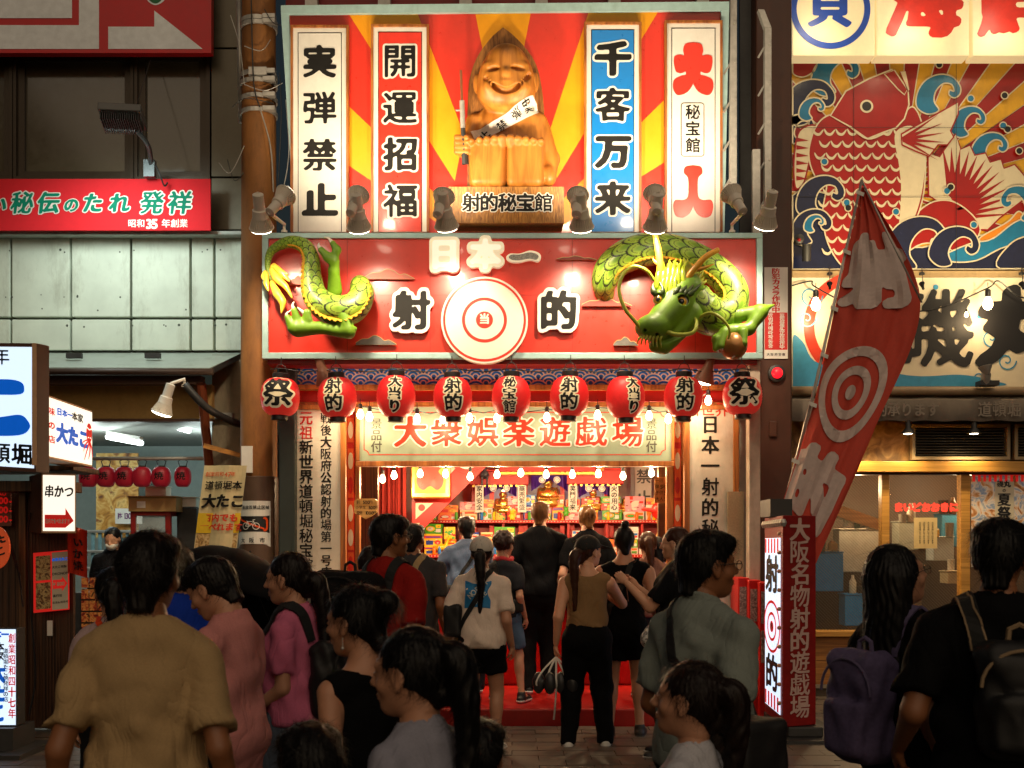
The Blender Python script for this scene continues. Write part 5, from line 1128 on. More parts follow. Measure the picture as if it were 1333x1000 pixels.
for x in (98, 200): m = MB(); m.box(X(x-10, 12), X(x+10, 12), 11.95, 12.0, Z(467, 12)-.0, Z(463, 12)+.02); m.build('clip', dark, q)
m = MB(); m.pbox(-60, 262, 489, 500, 11.75, .15); m.build('fascia_beam', mat('beam_brown', rgb('4a2c20'), .5, dirt=.4), q)
m = MB(); m.pbox(-60, 276, 501, 545, 12.1, .1); struct(m.build('shop_lintel_wall', mat('ochre_wall', rgb('a88448'), .7, var=.12, scale=30, dirt=.35))); m = MB(); m.pbox(-60, 276, 545.3, 549, 12.08, .13); struct(m.build('lintel_trim', brownp))
m = MB(); m.pbox(276, 322, 462, 660, 12.3, .1); struct(m.build('grey_wall', mat('stained_wall', rgb('8a7e68'), .8, dirt=.7)))
m = MB(); m.tube([W(262, 500, 11.7), W(272, 605, 12.1)], .05, 8); m.build('brace_post', mat('brace_rust', rgb('7a3a1c'), .6, dirt=.4), q); m = MB(); m.tube(smooth3([W(240, 500, 11.5), W(268, 530, 11.6), W(300, 548, 11.9), W(316, 553, 12.2)], 4), .04, 8); m.build('bent_arm', dark, q, smooth=True)
m = MB(); A, B = W(265, 580, 11.9), W(313, 593, 12.0); m.tube([A, B], .035, 4); tag(m.build('wooden_batten', wood('batten', rgb('c88a3c'), rgb('8a5a20'), axis=0)), 'short ochre wooden batten fixed beside the pole under the eave', 'batten')
reflector_bulb(W(212, 533, 11.4), (-.35, .1, -1), 70, 'cream clamp lamp pointing down under the left eave', name='clamp_lamp', sc=1.35, stalk=W(240, 504, 11.5), grp='clamp lamps', col=(1, .82, .5))
# ================================================================ takoyaki shop interior
sh = mat('shop_wall_grey', rgb('9aa8a4'), .6, var=.08, dirt=.2); m = MB(); m.box(-8.5, -3.0, 15.6, 15.7, 0, 3.6); struct(m.build('shop_back_wall', sh)); m = MB(); m.box(-8.5, -3.0, 12.2, 15.6, 3.0, 3.06); struct(m.build('shop_ceiling', mat('ceiling_grey', (.3, .31, .29), .6, dirt=.2)))
m = MB(); m.box(-3.05, -2.95, 12.4, 15.6, 0, 3.0); struct(m.build('shop_side_wall', sh)); m = MB(); m.box(-8.5, -3.05, 12.0, 15.6, .0, .04); struct(m.build('shop_floor', mat('shop_floor_dark', (.07, .07, .06), .5)))
tubm_ = emis('fluorescent', (.85, 1, .95), 14)
for a, b, lb in ((W(140, 569, 13.6), W(184, 577, 12.9), 'lit fluorescent tube on the shop ceiling behind the red lanterns'), (W(228, 556, 13.5), W(246, 561, 13.2), 'short lit fluorescent tube near the brace post')):
    q = thing('fluorescent_tube', lb, 'ceiling light', 'fluorescent tubes'); m = MB(); m.tube([a, b], .028, 10); m.build('tube', tubm_, q, smooth=True); m = MB(); m.tube([a+Vector((0, 0, .05)), b+Vector((0, 0, .05))], .03, 4); m.build('batten', white, q)
for x, y, z, e in ((-5.0, 13.2, 2.75, 26), (-3.7, 13.6, 2.75, 12), (-6.2, 13.6, 2.7, 12)):
    l = bpy.data.lights.new('tube', 'POINT'); l.energy = e; l.shadow_soft_size = .2; l.color = (.85, 1, .96); lo = bpy.data.objects.new('tube_light', l); COL.objects.link(lo); lo.location = (x, y, z)
m = MB(); m.tube([W(90, 597, 12.3), W(272, 597, 12.3)], .02, 8); tag(m.build('lantern_rail', steel, smooth=True), 'metal rail the small red lanterns of the left shop hang from', 'rail')
lr2 = mat('lantern_dark_red', rgb('a01428'), .45, var=.15, emit=.05, ecol=(.8, .03, .06))
for i, x in enumerate((115, 138, 162, 185, 210, 238)):
    lantern(x, 621, 12.3, ['焼', '焼', '焼', '', '焼', '焼'][i] or None, 12.5 if i < 5 else 11, 13, f'small dark red lantern, {nth[i]} from the left on the rail', 11, 0, True, [lr2], 'small red lanterns of the left shop', rib=True, cap=False)
    m = MB(); c = W(x, 621, 12.3); m.tube([c+Vector((-.03, 0, .105)), c+Vector((-.05, 0, .17)), c+Vector((0, 0, .2)), c+Vector((.05, 0, .17)), c+Vector((.03, 0, .105))], .006, 5); m.lathe(c+Vector((0, 0, .1)), [(.045, 0), (.045, .02)], 14); m.build('hanger', dark, THINGS[-1])
m = MB(); m.pbox(125, 180, 590, 700, 14.8, .02); o = m.build('food_poster', speck('food_print', [rgb('6a3a14'), rgb('c88a34'), rgb('e8c070'), rgb('8a4818')], 5)); tag(o, 'large brown photo poster of fried food on the shop back wall', 'poster')
m = MB(); m.pbox(150, 185, 662, 682, 14.7, .02); pq = m.build('price_strip', white); tag(pq, 'white price strip below the food poster', 'sign'); m = MB(); text(m, '1本130円', front(14.7), 154, 672, 8, z=.003, bx=2.5, by=2, sx=.8); m.build('lettering', mat('ink_violet', rgb('6a2a68'), .5), pq)
q = thing('wire_rack', 'pale metal rack hanging on the shop wall behind the masked worker', 'rack')
for j in range(9): m = MB(); m.tube([W(112+j*9, 690, 14.6), W(112+j*9, 745, 14.6)], .025, 6); m.build('bar', mat('rack_metal', rgb('8ab0b8'), .4, metal=.4), q)
for y in (692, 718, 740): m = MB(); m.tube([W(108, y, 14.56), W(188, y, 14.56)], .02, 6); m.build('rail', steel, q)
q = thing('food_display_case', 'red framed glass case with food bowls in the left shop', 'display case'); d_ = 12.6
for a in ((170, 176, 668, 760), (215, 222, 668, 760)): m = MB(); m.pbox(*a, d_, .05); m.build('post', redd, q, bevel=.005); m = MB(); m.pbox(*a, d_+.45, .05); m.build('post', redd, q)
m = MB(); m.pbox(170, 222, 666, 671, d_-.01, .5); m.build('top', redd, q); m = MB(); m.pbox(176, 215, 715, 719, d_+.02, .42); m.build('shelf', steel, q)
m = MB(); m.pbox(176.3, 214.7, 671.3, 759, d_+.02, .006); m.build('pane', mat('clear_glass', (.9, .95, .95), .04, var=0, bump=0, alpha=.18), q)
for x, y, r, c, lb in ((196, 697, .1, '4a6a2c', 'green bowl of leaves in the glass case'), (196, 714, .12, 'c8b088', 'pale bowl of batter in the glass case')):
    m = MB(); m.lathe(W(x, y, 12.85), [(.02, -.06), (r*.8, -.05), (r, .0), (r*.9, .04), (r*.3, .07)], 20); tag(m.build('bowl', mat('bowl_'+c, rgb(c), .5, var=.3, scale=40, bump=.2), smooth=True), lb, 'bowl')
def carton(x0, x1, y0, y1, d_, lb, th=.35, mm=None, ang=.05):
    q = thing('cardboard_box', lb, 'box'); m = MB(); m.pbox(x0, x1, y0, y1, d_, th); m.build('carton', mm or mat('cardboard', rgb('b08c58'), .75, var=.08), q, bevel=.004)
    m = MB(); m.pbox(x0+(x1-x0)*.18, x0+(x1-x0)*.36, y0+(y1-y0)*.3, y0+(y1-y0)*.75, d_-.002, .001); m.build('shipping_label', white, q)
    m = MB(); m.pbox(x0-2, x1+1, y0-1.2, y0-.2, d_-.03, th); m.build('flap', mm or MATS['cardboard'], q)
carton(167, 229, 647, 666, 12.55, 'long brown cardboard box lying on top of the glass case'); carton(189, 216, 634, 645.5, 12.6, 'small white box on top of the long cardboard box', .2, white); carton(234, 255, 648, 660, 12.8, 'white blue marked carton on the dark fridge', .25, white)
m = MB(); m.pbox(230, 256, 661, 800, 12.8, .5); tag(m.build('dark_fridge', dark, bevel=.01), 'dark tall fridge behind the yellow hanging banner', 'fridge')
q = thing('serving_counter', 'dark counter with rows of food photo panels in the left shop', 'counter'); m = MB(); m.box(X(92, 11.7), X(170, 11.7), 11.75, 12.2, .04, 1.15); m.build('body', dark, q, bevel=.01)
m = MB(); fr_ = front(11.74)
for j in range(5):
    for i in range(4): m.poly([rect(106+i*10.5, 752+j*15, 115.5+i*10.5, 765+j*15)], fr_, .002)
m.build('menu_picture', speck('menu_print', [rgb('2a0c08'), rgb('8a2c14'), rgb('c07838'), rgb('401008')], 14, emit=.12), q)
# yellow hanging banner
q = thing('hanging_banner', 'cream and yellow cloth banner reading 道頓堀本家大たこ hanging slightly tilted beside the pole', 'banner')
O = W(266, 606, 11.0); kx = 11.0/F; fr_ = lambda u, v, z=0: O+Vector(((u+.0*v)*kx-(v*.125)*kx, -z+.02*math.sin(u*.15), -v*kx))
m = MB()
for i in range(10): m.add([fr_(a, b) for a, b in ((i*5.5, 0), (i*5.5+5.5, 0), (i*5.5+5.5, 108), (i*5.5, 108))], [(0, 3, 2, 1)])
m.add([fr_(u, v, .002) for u, v in ((0, 62), (55, 62), (55, 88), (0, 88))], [(0, 3, 2, 1)], 1); m.add([fr_(u, v, .002) for u, v in ((1, 89), (54, 89), (54, 107), (1, 107))], [(0, 3, 2, 1)], 2)
text(m, '創業昭和47年', fr_, 6, 12, 6.5, 3, z=.012, bx=2, by=1.5, sx=.95); text(m, '道頓堀本', fr_, 10, 27, 12, 4, z=.012, bx=3, by=2); text(m, '大たこ', fr_, 12, 48, 18.5, 4, z=.012, bx=4.5, by=2.5); text(m, '店内でも', fr_, 12, 69, 11, 5, z=.014, bx=3.5, by=2.5, sx=1.05); text(m, '食べれます', fr_, 10, 81, 10.5, 5, z=.014, bx=3.5, by=2.5, sx=1.05)
m.build('cloth', [mat('banner_cream', rgb('d8c898'), .6, dirt=.3), mat('banner_yellow', rgb('e8c020'), .6), speck('noodle_print', [rgb('5a3c1c'), rgb('c8a060'), rgb('e8d0a0')], 22), mat('ink_orange', rgb('d85a20'), .5), black, mat('ink_red3', rgb('d83a18'), .5)], q)
# ================================================================ left stall: wooden wall, light boxes, menus
D2 = 9.9
t = thing('wooden_stall', 'dark timber stall wall with cables at the left edge', 'stall')
for x in range(30): m = MB(); m.pbox(34+x*2.05, 35.9+x*2.05, 632, 948, D2+.04*(x % 2 == 0)*.2, .05); m.build('slat', woodd, t)
for x in range(12): m = MB(); m.pbox(-60+x*8, -52.6+x*8, 640, 900, 10.4, .04); m.build('plank', woodd, t)
for a in ((24, 33, 640, 940, D2-.05, .12), (-60, 90, 626, 640, D2-.12, .3), (-60, 96, 606, 612, D2-.3, .6)): m = MB(); m.pbox(*a); m.build('beam', wood('stall_beam', rgb('7a5430'), rgb('3c2814'), rings=9), t, bevel=.006)
m = MB()
for P in ([W(40, 668, D2-.2), W(36, 700, D2-.1), W(40, 790, D2-.06), W(46, 880, D2-.06), W(38, 930, D2-.1)], [W(12, 700, 9.8), W(24, 745, 9.8), W(30, 790, 9.8)], [W(14, 715, 9.8), W(26, 750, 9.8)]): m.tube(smooth3(P, 5), .008, 5)
m.build('cable', blk, t)
def lightbox(lb, p00, p10, p01, dep, face, edge, cat='light box'):
    """p00 top-left, p10 top-right, p01 bottom-left of the lit face"""
    q = thing('light_box_sign', lb, cat); fr = quad_frame(p00, p10, p01); m = MB(); m.poly([rect(0, 0, 1, 1)], fr, 0, dep, 0); m.build('case', edge, q, bevel=.004); return q, fr
litw = mat('lit_panel_cool', (.75, .78, .8), .4, var=.02, bump=0, emit=1.0, ecol=(.62, .80, 1)); litwarm = mat('lit_panel_warm', (.8, .76, .66), .4, var=.02, bump=0, emit=1.0, ecol=(1, .92, .76)); blu = mat('print_blue', rgb('0868d0'), .5, emit=.5, ecol=rgb('0860d8')); kp = mat('print_black', (.01, .01, .012), .5); rp = mat('print_red', rgb('e01c18'), .45, emit=.35, ecol=rgb('e01c18')); peach = mat('peach_case', rgb('c89c74'), .5, dirt=.1)
q, fr = lightbox('big blue-white light box ending in 頓堀 cut off by the left edge', W(-90, 446, 8.4), W(47, 447, 8.0), W(-90, 606, 8.4), .12, litw, mat('box_brown', rgb('5c3c30'), .5))
m = MB(); m.poly([rect(.02, .03, .985, .97)], fr, .004, 0, 0); m.poly([smooth2([(.3, .31), (.7, .285), (.86, .3), (.9, .35), (.86, .4), (.6, .41), (.3, .42)])], fr, .008, 0, 1); m.poly([smooth2([(.3, .64), (.7, .58), (.86, .56), (.93, .60), (.95, .66), (.85, .72), (.5, .74), (.3, .76)])], fr, .008, 0, 1)
kk_ = lambda u, v, z=0: fr(u/137, v/160, z)
text(m, '年', kk_, 94, 19, 22, 2, z=.008, bx=1.5, by=1.2); text(m, '道頓堀', kk_, 66, 141, 27, 2, z=.008, bx=5, by=3); m.build('lit_panel', [litw, blu, kp], q)
fr = quad_frame(W(47.5, 447, 8.0), W(62, 450, 8.5), W(47.5, 606, 8.0)); m = MB(); m.poly([rect(0, 0, 1, 1)], fr, .0, .03, 0); m.poly([rect(.22, 0, .3, 1), rect(.4, 0, .46, 1)], fr, .003, 0, 2); text(m, '創業昭和四十七年', lambda u, v, z=0: fr(u/14, v/160, z), 10, 22, 15, 1, vert=True, z=.005, bx=2, by=1.2, sx=.45, pitch=1.15); m.build('side_face', [peach, kp, MATS['box_brown']], q)
q, fr = lightbox('slanted cream light box reading 大たこ with a red octopus', W(61, 514, 8.55), W(120, 535, 9.6), W(61, 596, 8.55), .2, litwarm, peach)
m = MB(); m.poly([rect(.02, .03, .985, .97)], fr, .004, 0, 0); kk_ = lambda u, v, z=0: fr(u/60, v/86, z)
text(m, '味の店', kk_, 4.5, 22, 11, 3, vert=True, pitch=1.75, z=.008, bx=4, by=3, sx=.8); text(m, '日本一', kk_, 14, 19, 11, 1, z=.008, bx=5, by=4, sx=.62); text(m, '本家', kk_, 34, 19, 13, 2, z=.008, bx=5, by=3, sx=.6)
text(m, '大たこ', kk_, 17.5, 50, 29, 1, z=.008, bx=6, by=4, sx=.5)
m.poly([circ(54, 36, 4.2, 24, ry=15)], kk_, .009, 0, 3)
for q_ in ([(53, 48), (48, 56), (46, 66)], [(54, 50), (51, 62), (47, 78)], [(55, 50), (55, 64), (53, 76)], [(55, 49), (58, 60), (58.5, 72)], [(53, 46), (47, 50), (44, 54)]): m.stroke(smooth2(q_, False, 4), lambda t_: 2.4-1.6*t_, kk_, .0095, 3)
for q_ in (52.6, 55.4): m.poly([circ(q_, 43, .9, 12)], kk_, .011, 0, 0)
m.stroke([(50, 28), (54, 31), (58, 28)], 1.6, kk_, .011, 0); m.build('lit_panel', [litwarm, blu, kp, rp], q)
q, fr = lightbox('small lit kushikatsu light box reading 串かつ with a red arrow', W(54, 616, 9.2), W(99, 617, 9.3), W(54, 694, 9.2), .02, litwarm, peach)
m = MB(); m.add([W(54, 616, 9.2), W(38, 620, 9.9), W(38, 692, 9.9), W(54, 695, 9.2)], [(0, 1, 2, 3)]); m.add([W(54, 616, 9.2), W(99, 617, 9.3), W(84, 620, 9.9), W(38, 620, 9.9)], [(0, 1, 2, 3)]); m.build('side_face', MATS['box_brown'], q)
m = MB(); m.poly([rect(.04, .03, .965, .965)], fr, .004, 0, 0); kk_ = lambda u, v, z=0: fr(u/45, v/78, z); text(m, '串かつ', kk_, 10, 25, 17, 1, z=.008, bx=4, by=2, sx=.75, shear=.05); 
m.poly([[(4, 54), (31, 54), (31, 45), (42, 62), (31, 71), (4, 71)]], kk_, .008, 0, 2); text(m, '店内で食べれます!!', kk_, 6.5, 63, 7, 3, z=.012, bx=4, by=3, sx=.5); m.build('lit_panel', [litwarm, mat('ink_brown', rgb('3a2418'), .5), rp, white], q)
q, fr = lightbox('standing white-blue sign at the bottom left reading 創業昭和四十七年', W(-60, 818, 8.8), W(22, 818, 8.8), W(-60, 945, 8.8), .15, litw, dark)
m = MB(); m.poly([rect(.0, .01, .985, .99)], fr, .004, 0, 0); kk_ = lambda u, v, z=0: fr(u/82, v/127, z); text(m, '創業昭和四十七年', kk_, 76, 14, 13.2, 3, vert=True, z=.008, bx=3, by=2, pitch=1.06, sx=.75); text(m, '道頓堀たこ焼発祥の店', kk_, 68, 30, 7, 2, vert=True, z=.008, bx=3, by=2, pitch=1.0)
text(m, '日本一', kk_, 48, 9, 12, 1, z=.008, bx=5, by=4, sx=.8); text(m, '本家', kk_, 60, 25, 12, 2, vert=True, z=.008, bx=5, by=3); text(m, '大たこ', kk_, 58, 60, 26, 1, vert=True, z=.008, bx=6, by=4, sx=.7); m.build('lit_panel', [litw, blu, kp, rp], q)
m = MB(); m.box(X(-60, 8.8), X(24, 8.8), 8.7, 9.1, .06, Z(946, 8.8)); m.box(X(-60, 8.7), X(40, 8.7), 8.5, 9.2, .02, .06); m.build('base', dark, q)
q = thing('menu_panel', 'red framed menu panel with two noodle photos and a red price arrow', 'menu board'); fr = quad_frame(W(43.5, 720, 9.78), W(90, 716, 9.84), W(44, 798, 9.78)); m = MB(); m.poly([rect(0, 0, 1, 1)], fr, .01, .01, 0); m.poly([rect(.52, .02, .97, .98)], fr, .013, 0, 1); m.poly([rect(.07, .06, .48, .47)], fr, .013, 0, 2); m.poly([rect(.07, .51, .48, .95)], fr, .013, 0, 2)
kk_ = lambda u, v, z=0: fr(u/46, v/81, z); text(m, '本家大たこ', kk_, 26, 12, 4.6, 4, z=.016, bx=4, by=3, sx=.9); text(m, '大たこ特製', kk_, 26, 22, 3.8, 3, z=.016, bx=3, by=2); text(m, 'OKONOMIYAKI', kk_, 26, 31, 3.6, 3, z=.016); m.poly([[(25, 39), (37, 39), (37, 35), (44, 45), (37, 55), (37, 51), (25, 51)]], kk_, .016, 0, 0); text(m, '￥800', kk_, 27, 45, 5.5, 1, z=.019, bx=3, by=3, sx=.9); text(m, '蒸行包', kk_, 27, 61, 4, 3, z=.016); text(m, '오코노미야키', kk_, 26, 70, 3.4, 3, z=.016)
m.build('print', [rp, cream, speck('noodle_photo', [rgb('1c0c06'), rgb('8a5a28'), rgb('d8b878'), rgb('3a1c0c')], 26), kp, blu], q)
m = MB(); m.pbox(61, 68, 808, 828, 9.85, .02); tag(m.build('wall_switch', white, bevel=.004), 'small white switch plate on the dark timber wall', 'switch')
q = thing('red_price_poster', 'pink poster with red prices ending in 00 at the upper left of the stall', 'poster'); m = MB(); m.pbox(-20, 14, 640, 685, 10.3, .01); m.build('paper', mat('pink_paper', rgb('a86a5c'), .6), q); m = MB()
for j in range(3): text(m, '500-', front(10.3), -4, 652+j*12, 9, 0, z=.003, bx=3, by=3)
text(m, 'TAKO', front(10.3), -8, 643, 5, 0, z=.003); m.build('lettering', rp, q)
q = thing('orange_round_fan', 'orange round sign with black lettering at the left edge', 'sign'); m = MB(); m.poly([circ(-6, 713, 18, 40, ry=28)], front(9.6), 0, .03, 0); text(m, 'たこ', front(9.6), 1, 703, 13, 1, vert=True, pitch=1.2, z=.004, bx=5, by=3, rot=.3); m.build('disc', [mat('fan_orange', rgb('f06030'), .5, emit=.2, ecol=rgb('f06030')), kp], q)
q = thing('red_cloth_flag', 'small orange-red cloth flag with black brush writing under the 串かつ box', 'flag'); m = MB(); fr_ = lambda u, v, z=0: W(88+u, 683+v+u*.3, 9.6+.03*math.sin(u*.4))-Vector((0, z, 0)); 
for i in range(8): m.add([fr_(a, b) for a, b in ((i*3.2, 0), (i*3.2+3.2, 0), (i*3.2+3.2, 62), (i*3.2, 62))], [(0, 3, 2, 1)])
text(m, 'いか焼', fr_, 15, 20, 13, 1, vert=True, pitch=1.15, z=.02, bx=4, by=2, rot=.15); m.build('cloth', [mat('flag_orange', rgb('d83c20'), .6), kp], q)
# ================================================================ right side: pillar, ladder, right building
t = thing('brown_steel_pillar', 'dark brown steel pillar between the two shops', 'pillar'); m = MB(); m.box(X(984, 11.4), X(1031, 11.4), 11.4, 11.9, 0, 9); m.build('shaft', brownp, t, bevel=.015)
m = MB(); m.pbox(1002, 1012, 548, 569, 11.37, .03); m.build('junction_box', brownp, t, bevel=.01)
q = thing('security_camera_notice', 'white and red notice reading 防犯カメラ作動中 on the brown pillar', 'notice'); m = MB(); m.pbox(995, 1025.5, 348, 467, 11.385, .013); m.build('plate', white, q); m = MB(); ff = front(11.385); rn = mat('notice_red', rgb('d02018'), .5)
m.poly([rect(995.5, 407, 1025, 455.5)], ff, .001, 0, 0); text(m, '防犯カメラ作動中', ff, 1010, 353.5, 7.6, 0, vert=True, pitch=.95, z=.002, bx=4, by=2.5, sx=1.45)
text(m, '监视摄像头正在运作中', ff, 1018, 411, 5.4, 1, vert=True, pitch=.85, z=.003, bx=3, by=2, sx=1.3); text(m, '방범카메라작동중', ff, 1003, 411, 6, 1, vert=True, pitch=.95, z=.003, bx=3, by=2, sx=1.2); text(m, '大阪府警察', ff, 1000, 462, 4.2, 2, z=.002, bx=2, by=2, pitch=1.2); m.build('lettering', [rn, white, black], q)
q = thing('red_beacon', 'small round red glowing lamp on the brown pillar', 'beacon'); m = MB(); m.lathe(W(1011, 486, 11.37), [(.085, -.03), (.085, .01), (.06, .02)], 24, (0, -1, 0)); m.build('ring', dark, q, smooth='auto'); m = MB(); m.lathe(W(1011, 486, 11.37), [(.055, 0), (.055, .03), (.035, .055), (.005, .06)], 20, (0, -1, 0)); m.build('lens', emis('beacon_red', (1, .01, .02), 1.4), q, smooth=True)
for (x, yt, yb, lb, d_) in ((955, -30, 244, 'grey steel stepped mast right of the sunburst board', 11.0), (1000, 24, 275, 'pale bent-top steel mast in front of the brown pillar', 11.1)):
    q = thing('step_mast', lb, 'mast'); m = MB()
    Pq = [W(x, yb, d_), W(x, yt+12, d_)]+([W(x-9, yt-12, d_)] if yt > 0 else [W(x, yt, d_)])
    m.box(X(x-4.5, d_), X(x+4.5, d_), d_, d_+.07, Pq[0].z, Pq[1].z)
    if yt > 0: m.add([Pq[1]+Vector((-.035, 0, 0)), Pq[1]+Vector((.035, 0, 0)), Pq[2]+Vector((.03, 0, 0)), Pq[2]+Vector((-.03, 0, 0)), Pq[1]+Vector((-.035, .07, 0)), Pq[1]+Vector((.035, .07, 0)), Pq[2]+Vector((.03, .07, 0)), Pq[2]+Vector((-.03, .07, 0))], [(0, 1, 2, 3), (7, 6, 5, 4), (0, 4, 5, 1), (1, 5, 6, 2), (2, 6, 7, 3), (3, 7, 4, 0)])
    m.build('post', steel, q, bevel=.004); y = yt+34 if yt > 0 else 30
    while y < yb-10: m = MB(); m.tube([W(x-3, y, d_+.03), W(x-13, y+17, d_+.03)], .011, 6); m.lathe(W(x+2, y, d_), [(.014, 0), (.014, .012)], 8, (0, -1, 0)); m.build('rung', steel, q); y += 50
m = MB(); m.pbox(980, 990, 194, 320, 11.05, .06); tag(m.build('angle_bracket', steel, bevel=.004), 'short upright angle bracket behind the far right lamp', 'bracket')
m = MB(); m.pbox(963, 978, -20, 310, 11.6, .05); tag(m.build('dark_conduit', dark), 'dark conduit strip between mast and pillar', 'conduit')
D3 = 12.4; f3 = front(D3); t = thing('right_building', 'seafood restaurant building with painted carp and timber windows at the right', 'building')
m = MB(); m.box(X(1031, 12.6), 9.5, 12.62, 12.9, Z(615, 12.6), 11); m.build('wall', mat('right_wall', (.2, .15, .1), .6), t)
# mural
q = thing('carp_mural', 'painted carp leaping through waves against red and yellow rays', 'mural'); m = MB(); mr = mat('mural_red', rgb('9c100c'), .35, var=.1, scale=8, dirt=.22); my = mat('mural_yellow', rgb('e0a820'), .4, var=.08, dirt=.22); mb_ = mat('mural_blue', rgb('1474a0'), .35, var=.1, dirt=.22); mn = mat('mural_navy', rgb('141c3c'), .22, var=.2); mw = mat('mural_cream', rgb('dccfb0'), .4, var=.05, dirt=.22)
m.poly([rect(1031, 74, 1500, 352)], f3, 0, .05, 0)
ctr = (1170, 250); lay = .0035
for i in range(16):
    a = R(-180+i*13.2); b = R(-180+(i*13.2)+6.6); P = [ctr, (ctr[0]+520*math.cos(a), ctr[1]+520*math.sin(a)), (ctr[0]+520*math.cos(b), ctr[1]+520*math.sin(b))]
    # clip polygon to the board
    def clip(P, ax, v, s_):
        o_ = []
        for k_ in range(len(P)):
            A, B = P[k_-1], P[k_]; ia, ib = s_*(A[ax]-v) >= 0, s_*(B[ax]-v) >= 0
            if ia != ib: t_ = (v-A[ax])/(B[ax]-A[ax]); o_.append((A[0]+(B[0]-A[0])*t_, A[1]+(B[1]-A[1])*t_))
            if ib: o_.append(B)
        return o_
    for ax, v, s_ in ((0, 1031, 1), (0, 1500, -1), (1, 74, 1), (1, 352, -1)): P = clip(P, ax, v, s_) if P else P
    if len(P) > 2: m.poly([P], f3, lay, 0, 1); m.stroke(P, 1.6, f3, lay*1.3, 4, True)
def shp(pts, mi, z, w=1.8, sm=True, closed=True, ol=4):
    P = smooth2(pts, True, 6) if sm else pts
    P = [(min(1499, max(1031.5, x)), min(351, max(75, y))) for x, y in P]
    m.poly([P], f3, z, 0, mi)
    if w: m.stroke(P, w, f3, z+.0008, ol, True)
def line(pts, w, z, mi=4, sm=True): m.stroke(smooth2(pts, False, 5) if sm else pts, w, f3, z, mi)
z1 = .010
def curl(x, y, s, mi, flip=1, rot=0, z=z1):
    base = [(-1.3, .9), (-1.25, .1), (-.8, -.55), (-.1, -.85), (.6, -.75), (1.05, -.25), (1.05, .2), (.75, .42), (.45, .25), (.5, 0), (.72, .05), (.6, -.3), (.15, -.35), (-.25, .05), (-.35, .6), (-.1, 1.1), (-.7, 1.3)]
    c_, s__ = math.cos(rot), math.sin(rot); shp([(x+flip*s*(a*c_-b*s__), y+s*(a*s__+b*c_)) for a, b in base], mi, z)
curl(1090, 92, 26, 2); shp([(1031, 75), (1062, 75), (1060, 92), (1045, 101), (1031, 95)], 1, z1); curl(1056, 128, 28, 3, z=z1+.003); curl(1058, 140, 14, 2, z=z1+.006); curl(1040, 165, 18, 3, z=z1+.003); curl(1224, 118, 24, 2); curl(1262, 155, 19, 2); curl(1290, 190, 20, 2, z=z1-.002)
shp([(1031, 255), (1100, 262), (1180, 320), (1240, 312), (1333, 300), (1499, 290), (1499, 351), (1031, 351)], 3, z1+.001, 1.8)
# fish tail, body, head, fins
zb_ = .018
shp([(1207, 200), (1222, 205), (1243, 175), (1250, 195), (1262, 190), (1268, 203), (1282, 200), (1288, 212), (1302, 208), (1306, 220), (1320, 215), (1333, 230), (1345, 225), (1330, 262), (1300, 285), (1285, 300), (1258, 300), (1238, 275), (1218, 262), (1208, 255)], 4, zb_, 2, False, ol=1)
for i in range(13): a = R(-100+i*8.2); x0, y0 = 1240+10*math.cos(a), 262+8*math.sin(a)+i*1.6; m.poly([[(x0-6, y0), (x0+60*math.cos(a)*1.2, y0+64*math.sin(a)), (x0+7, y0+5)]], f3, zb_+.0012+i*.0002, 0, 1)
shp([(1165, 336), (1175, 300), (1205, 268), (1235, 262), (1262, 278), (1275, 300), (1262, 322), (1250, 335), (1230, 322), (1200, 318)], 1, zb_+.003)
shp([(1275, 310), (1310, 290), (1325, 276), (1333, 288), (1318, 302), (1285, 316)], 5, zb_+.003)
shp([(1083, 150), (1115, 158), (1148, 175), (1165, 165), (1186, 140), (1200, 165), (1204, 210), (1200, 260), (1185, 300), (1165, 325), (1130, 345), (1100, 350), (1078, 320), (1070, 280), (1075, 240), (1060, 230), (1052, 200), (1062, 165)], 1, zb_+.005)
shp([(1164, 176), (1184, 165), (1201, 180), (1203, 220), (1195, 268), (1177, 310), (1158, 330), (1168, 300), (1172, 250), (1169, 215)], 4, zb_+.007, 0)
for r_ in range(11):
    for c_ in range(9):
        x = 1064+c_*15+(r_ % 2)*7.5+r_*1.2; y = 172+r_*15.5
        if x < 1178+(r_*.6) and not (x > 1150 and y > 320): line([(x-7, y-3), (x-3.5, y+3), (x+2, y+4), (x+7, y-2)], lambda t_: 1.0+2.6*math.sin(math.pi*t_), zb_+.009)
shp([(1080, 152), (1100, 120), (1130, 104), (1160, 92), (1165, 102), (1181, 120), (1182, 138), (1176, 156), (1165, 168), (1148, 174), (1128, 182), (1105, 166)], 1, zb_+.011, 2, False)
shp([(1150, 98), (1163, 93), (1180, 118), (1176, 125), (1168, 118)], 1, zb_+.013, 1.6, False); shp([(1170, 95), (1178, 94), (1183, 118), (1181, 121)], 4, zb_+.013, 1.2, False, ol=1)
m.poly([circ(1127, 140, 8.5)], f3, zb_+.0145, 0, 4); m.poly([circ(1127, 140, 6)], f3, zb_+.0155, 0, 6)
line([(1105, 166), (1128, 182), (1150, 175)], 2.4, zb_+.015)
shp([(1172, 176), (1200, 160), (1246, 134), (1246, 150), (1236, 172), (1240, 180), (1232, 190), (1220, 190), (1208, 205), (1190, 198), (1173, 190)], 4, zb_+.012, 2, False, ol=1)
for i in range(6): a = R(-32+i*13); m.poly([[(1173, 180), (1173+56*math.cos(a), 180+56*math.sin(a)), (1174, 186)]], f3, zb_+.0142+i*.0003, 0, 1)
shp([(1040, 172), (1062, 165), (1058, 190), (1052, 215), (1045, 240), (1035, 245), (1033, 210)], 4, zb_+.003, 2, True, ol=1)
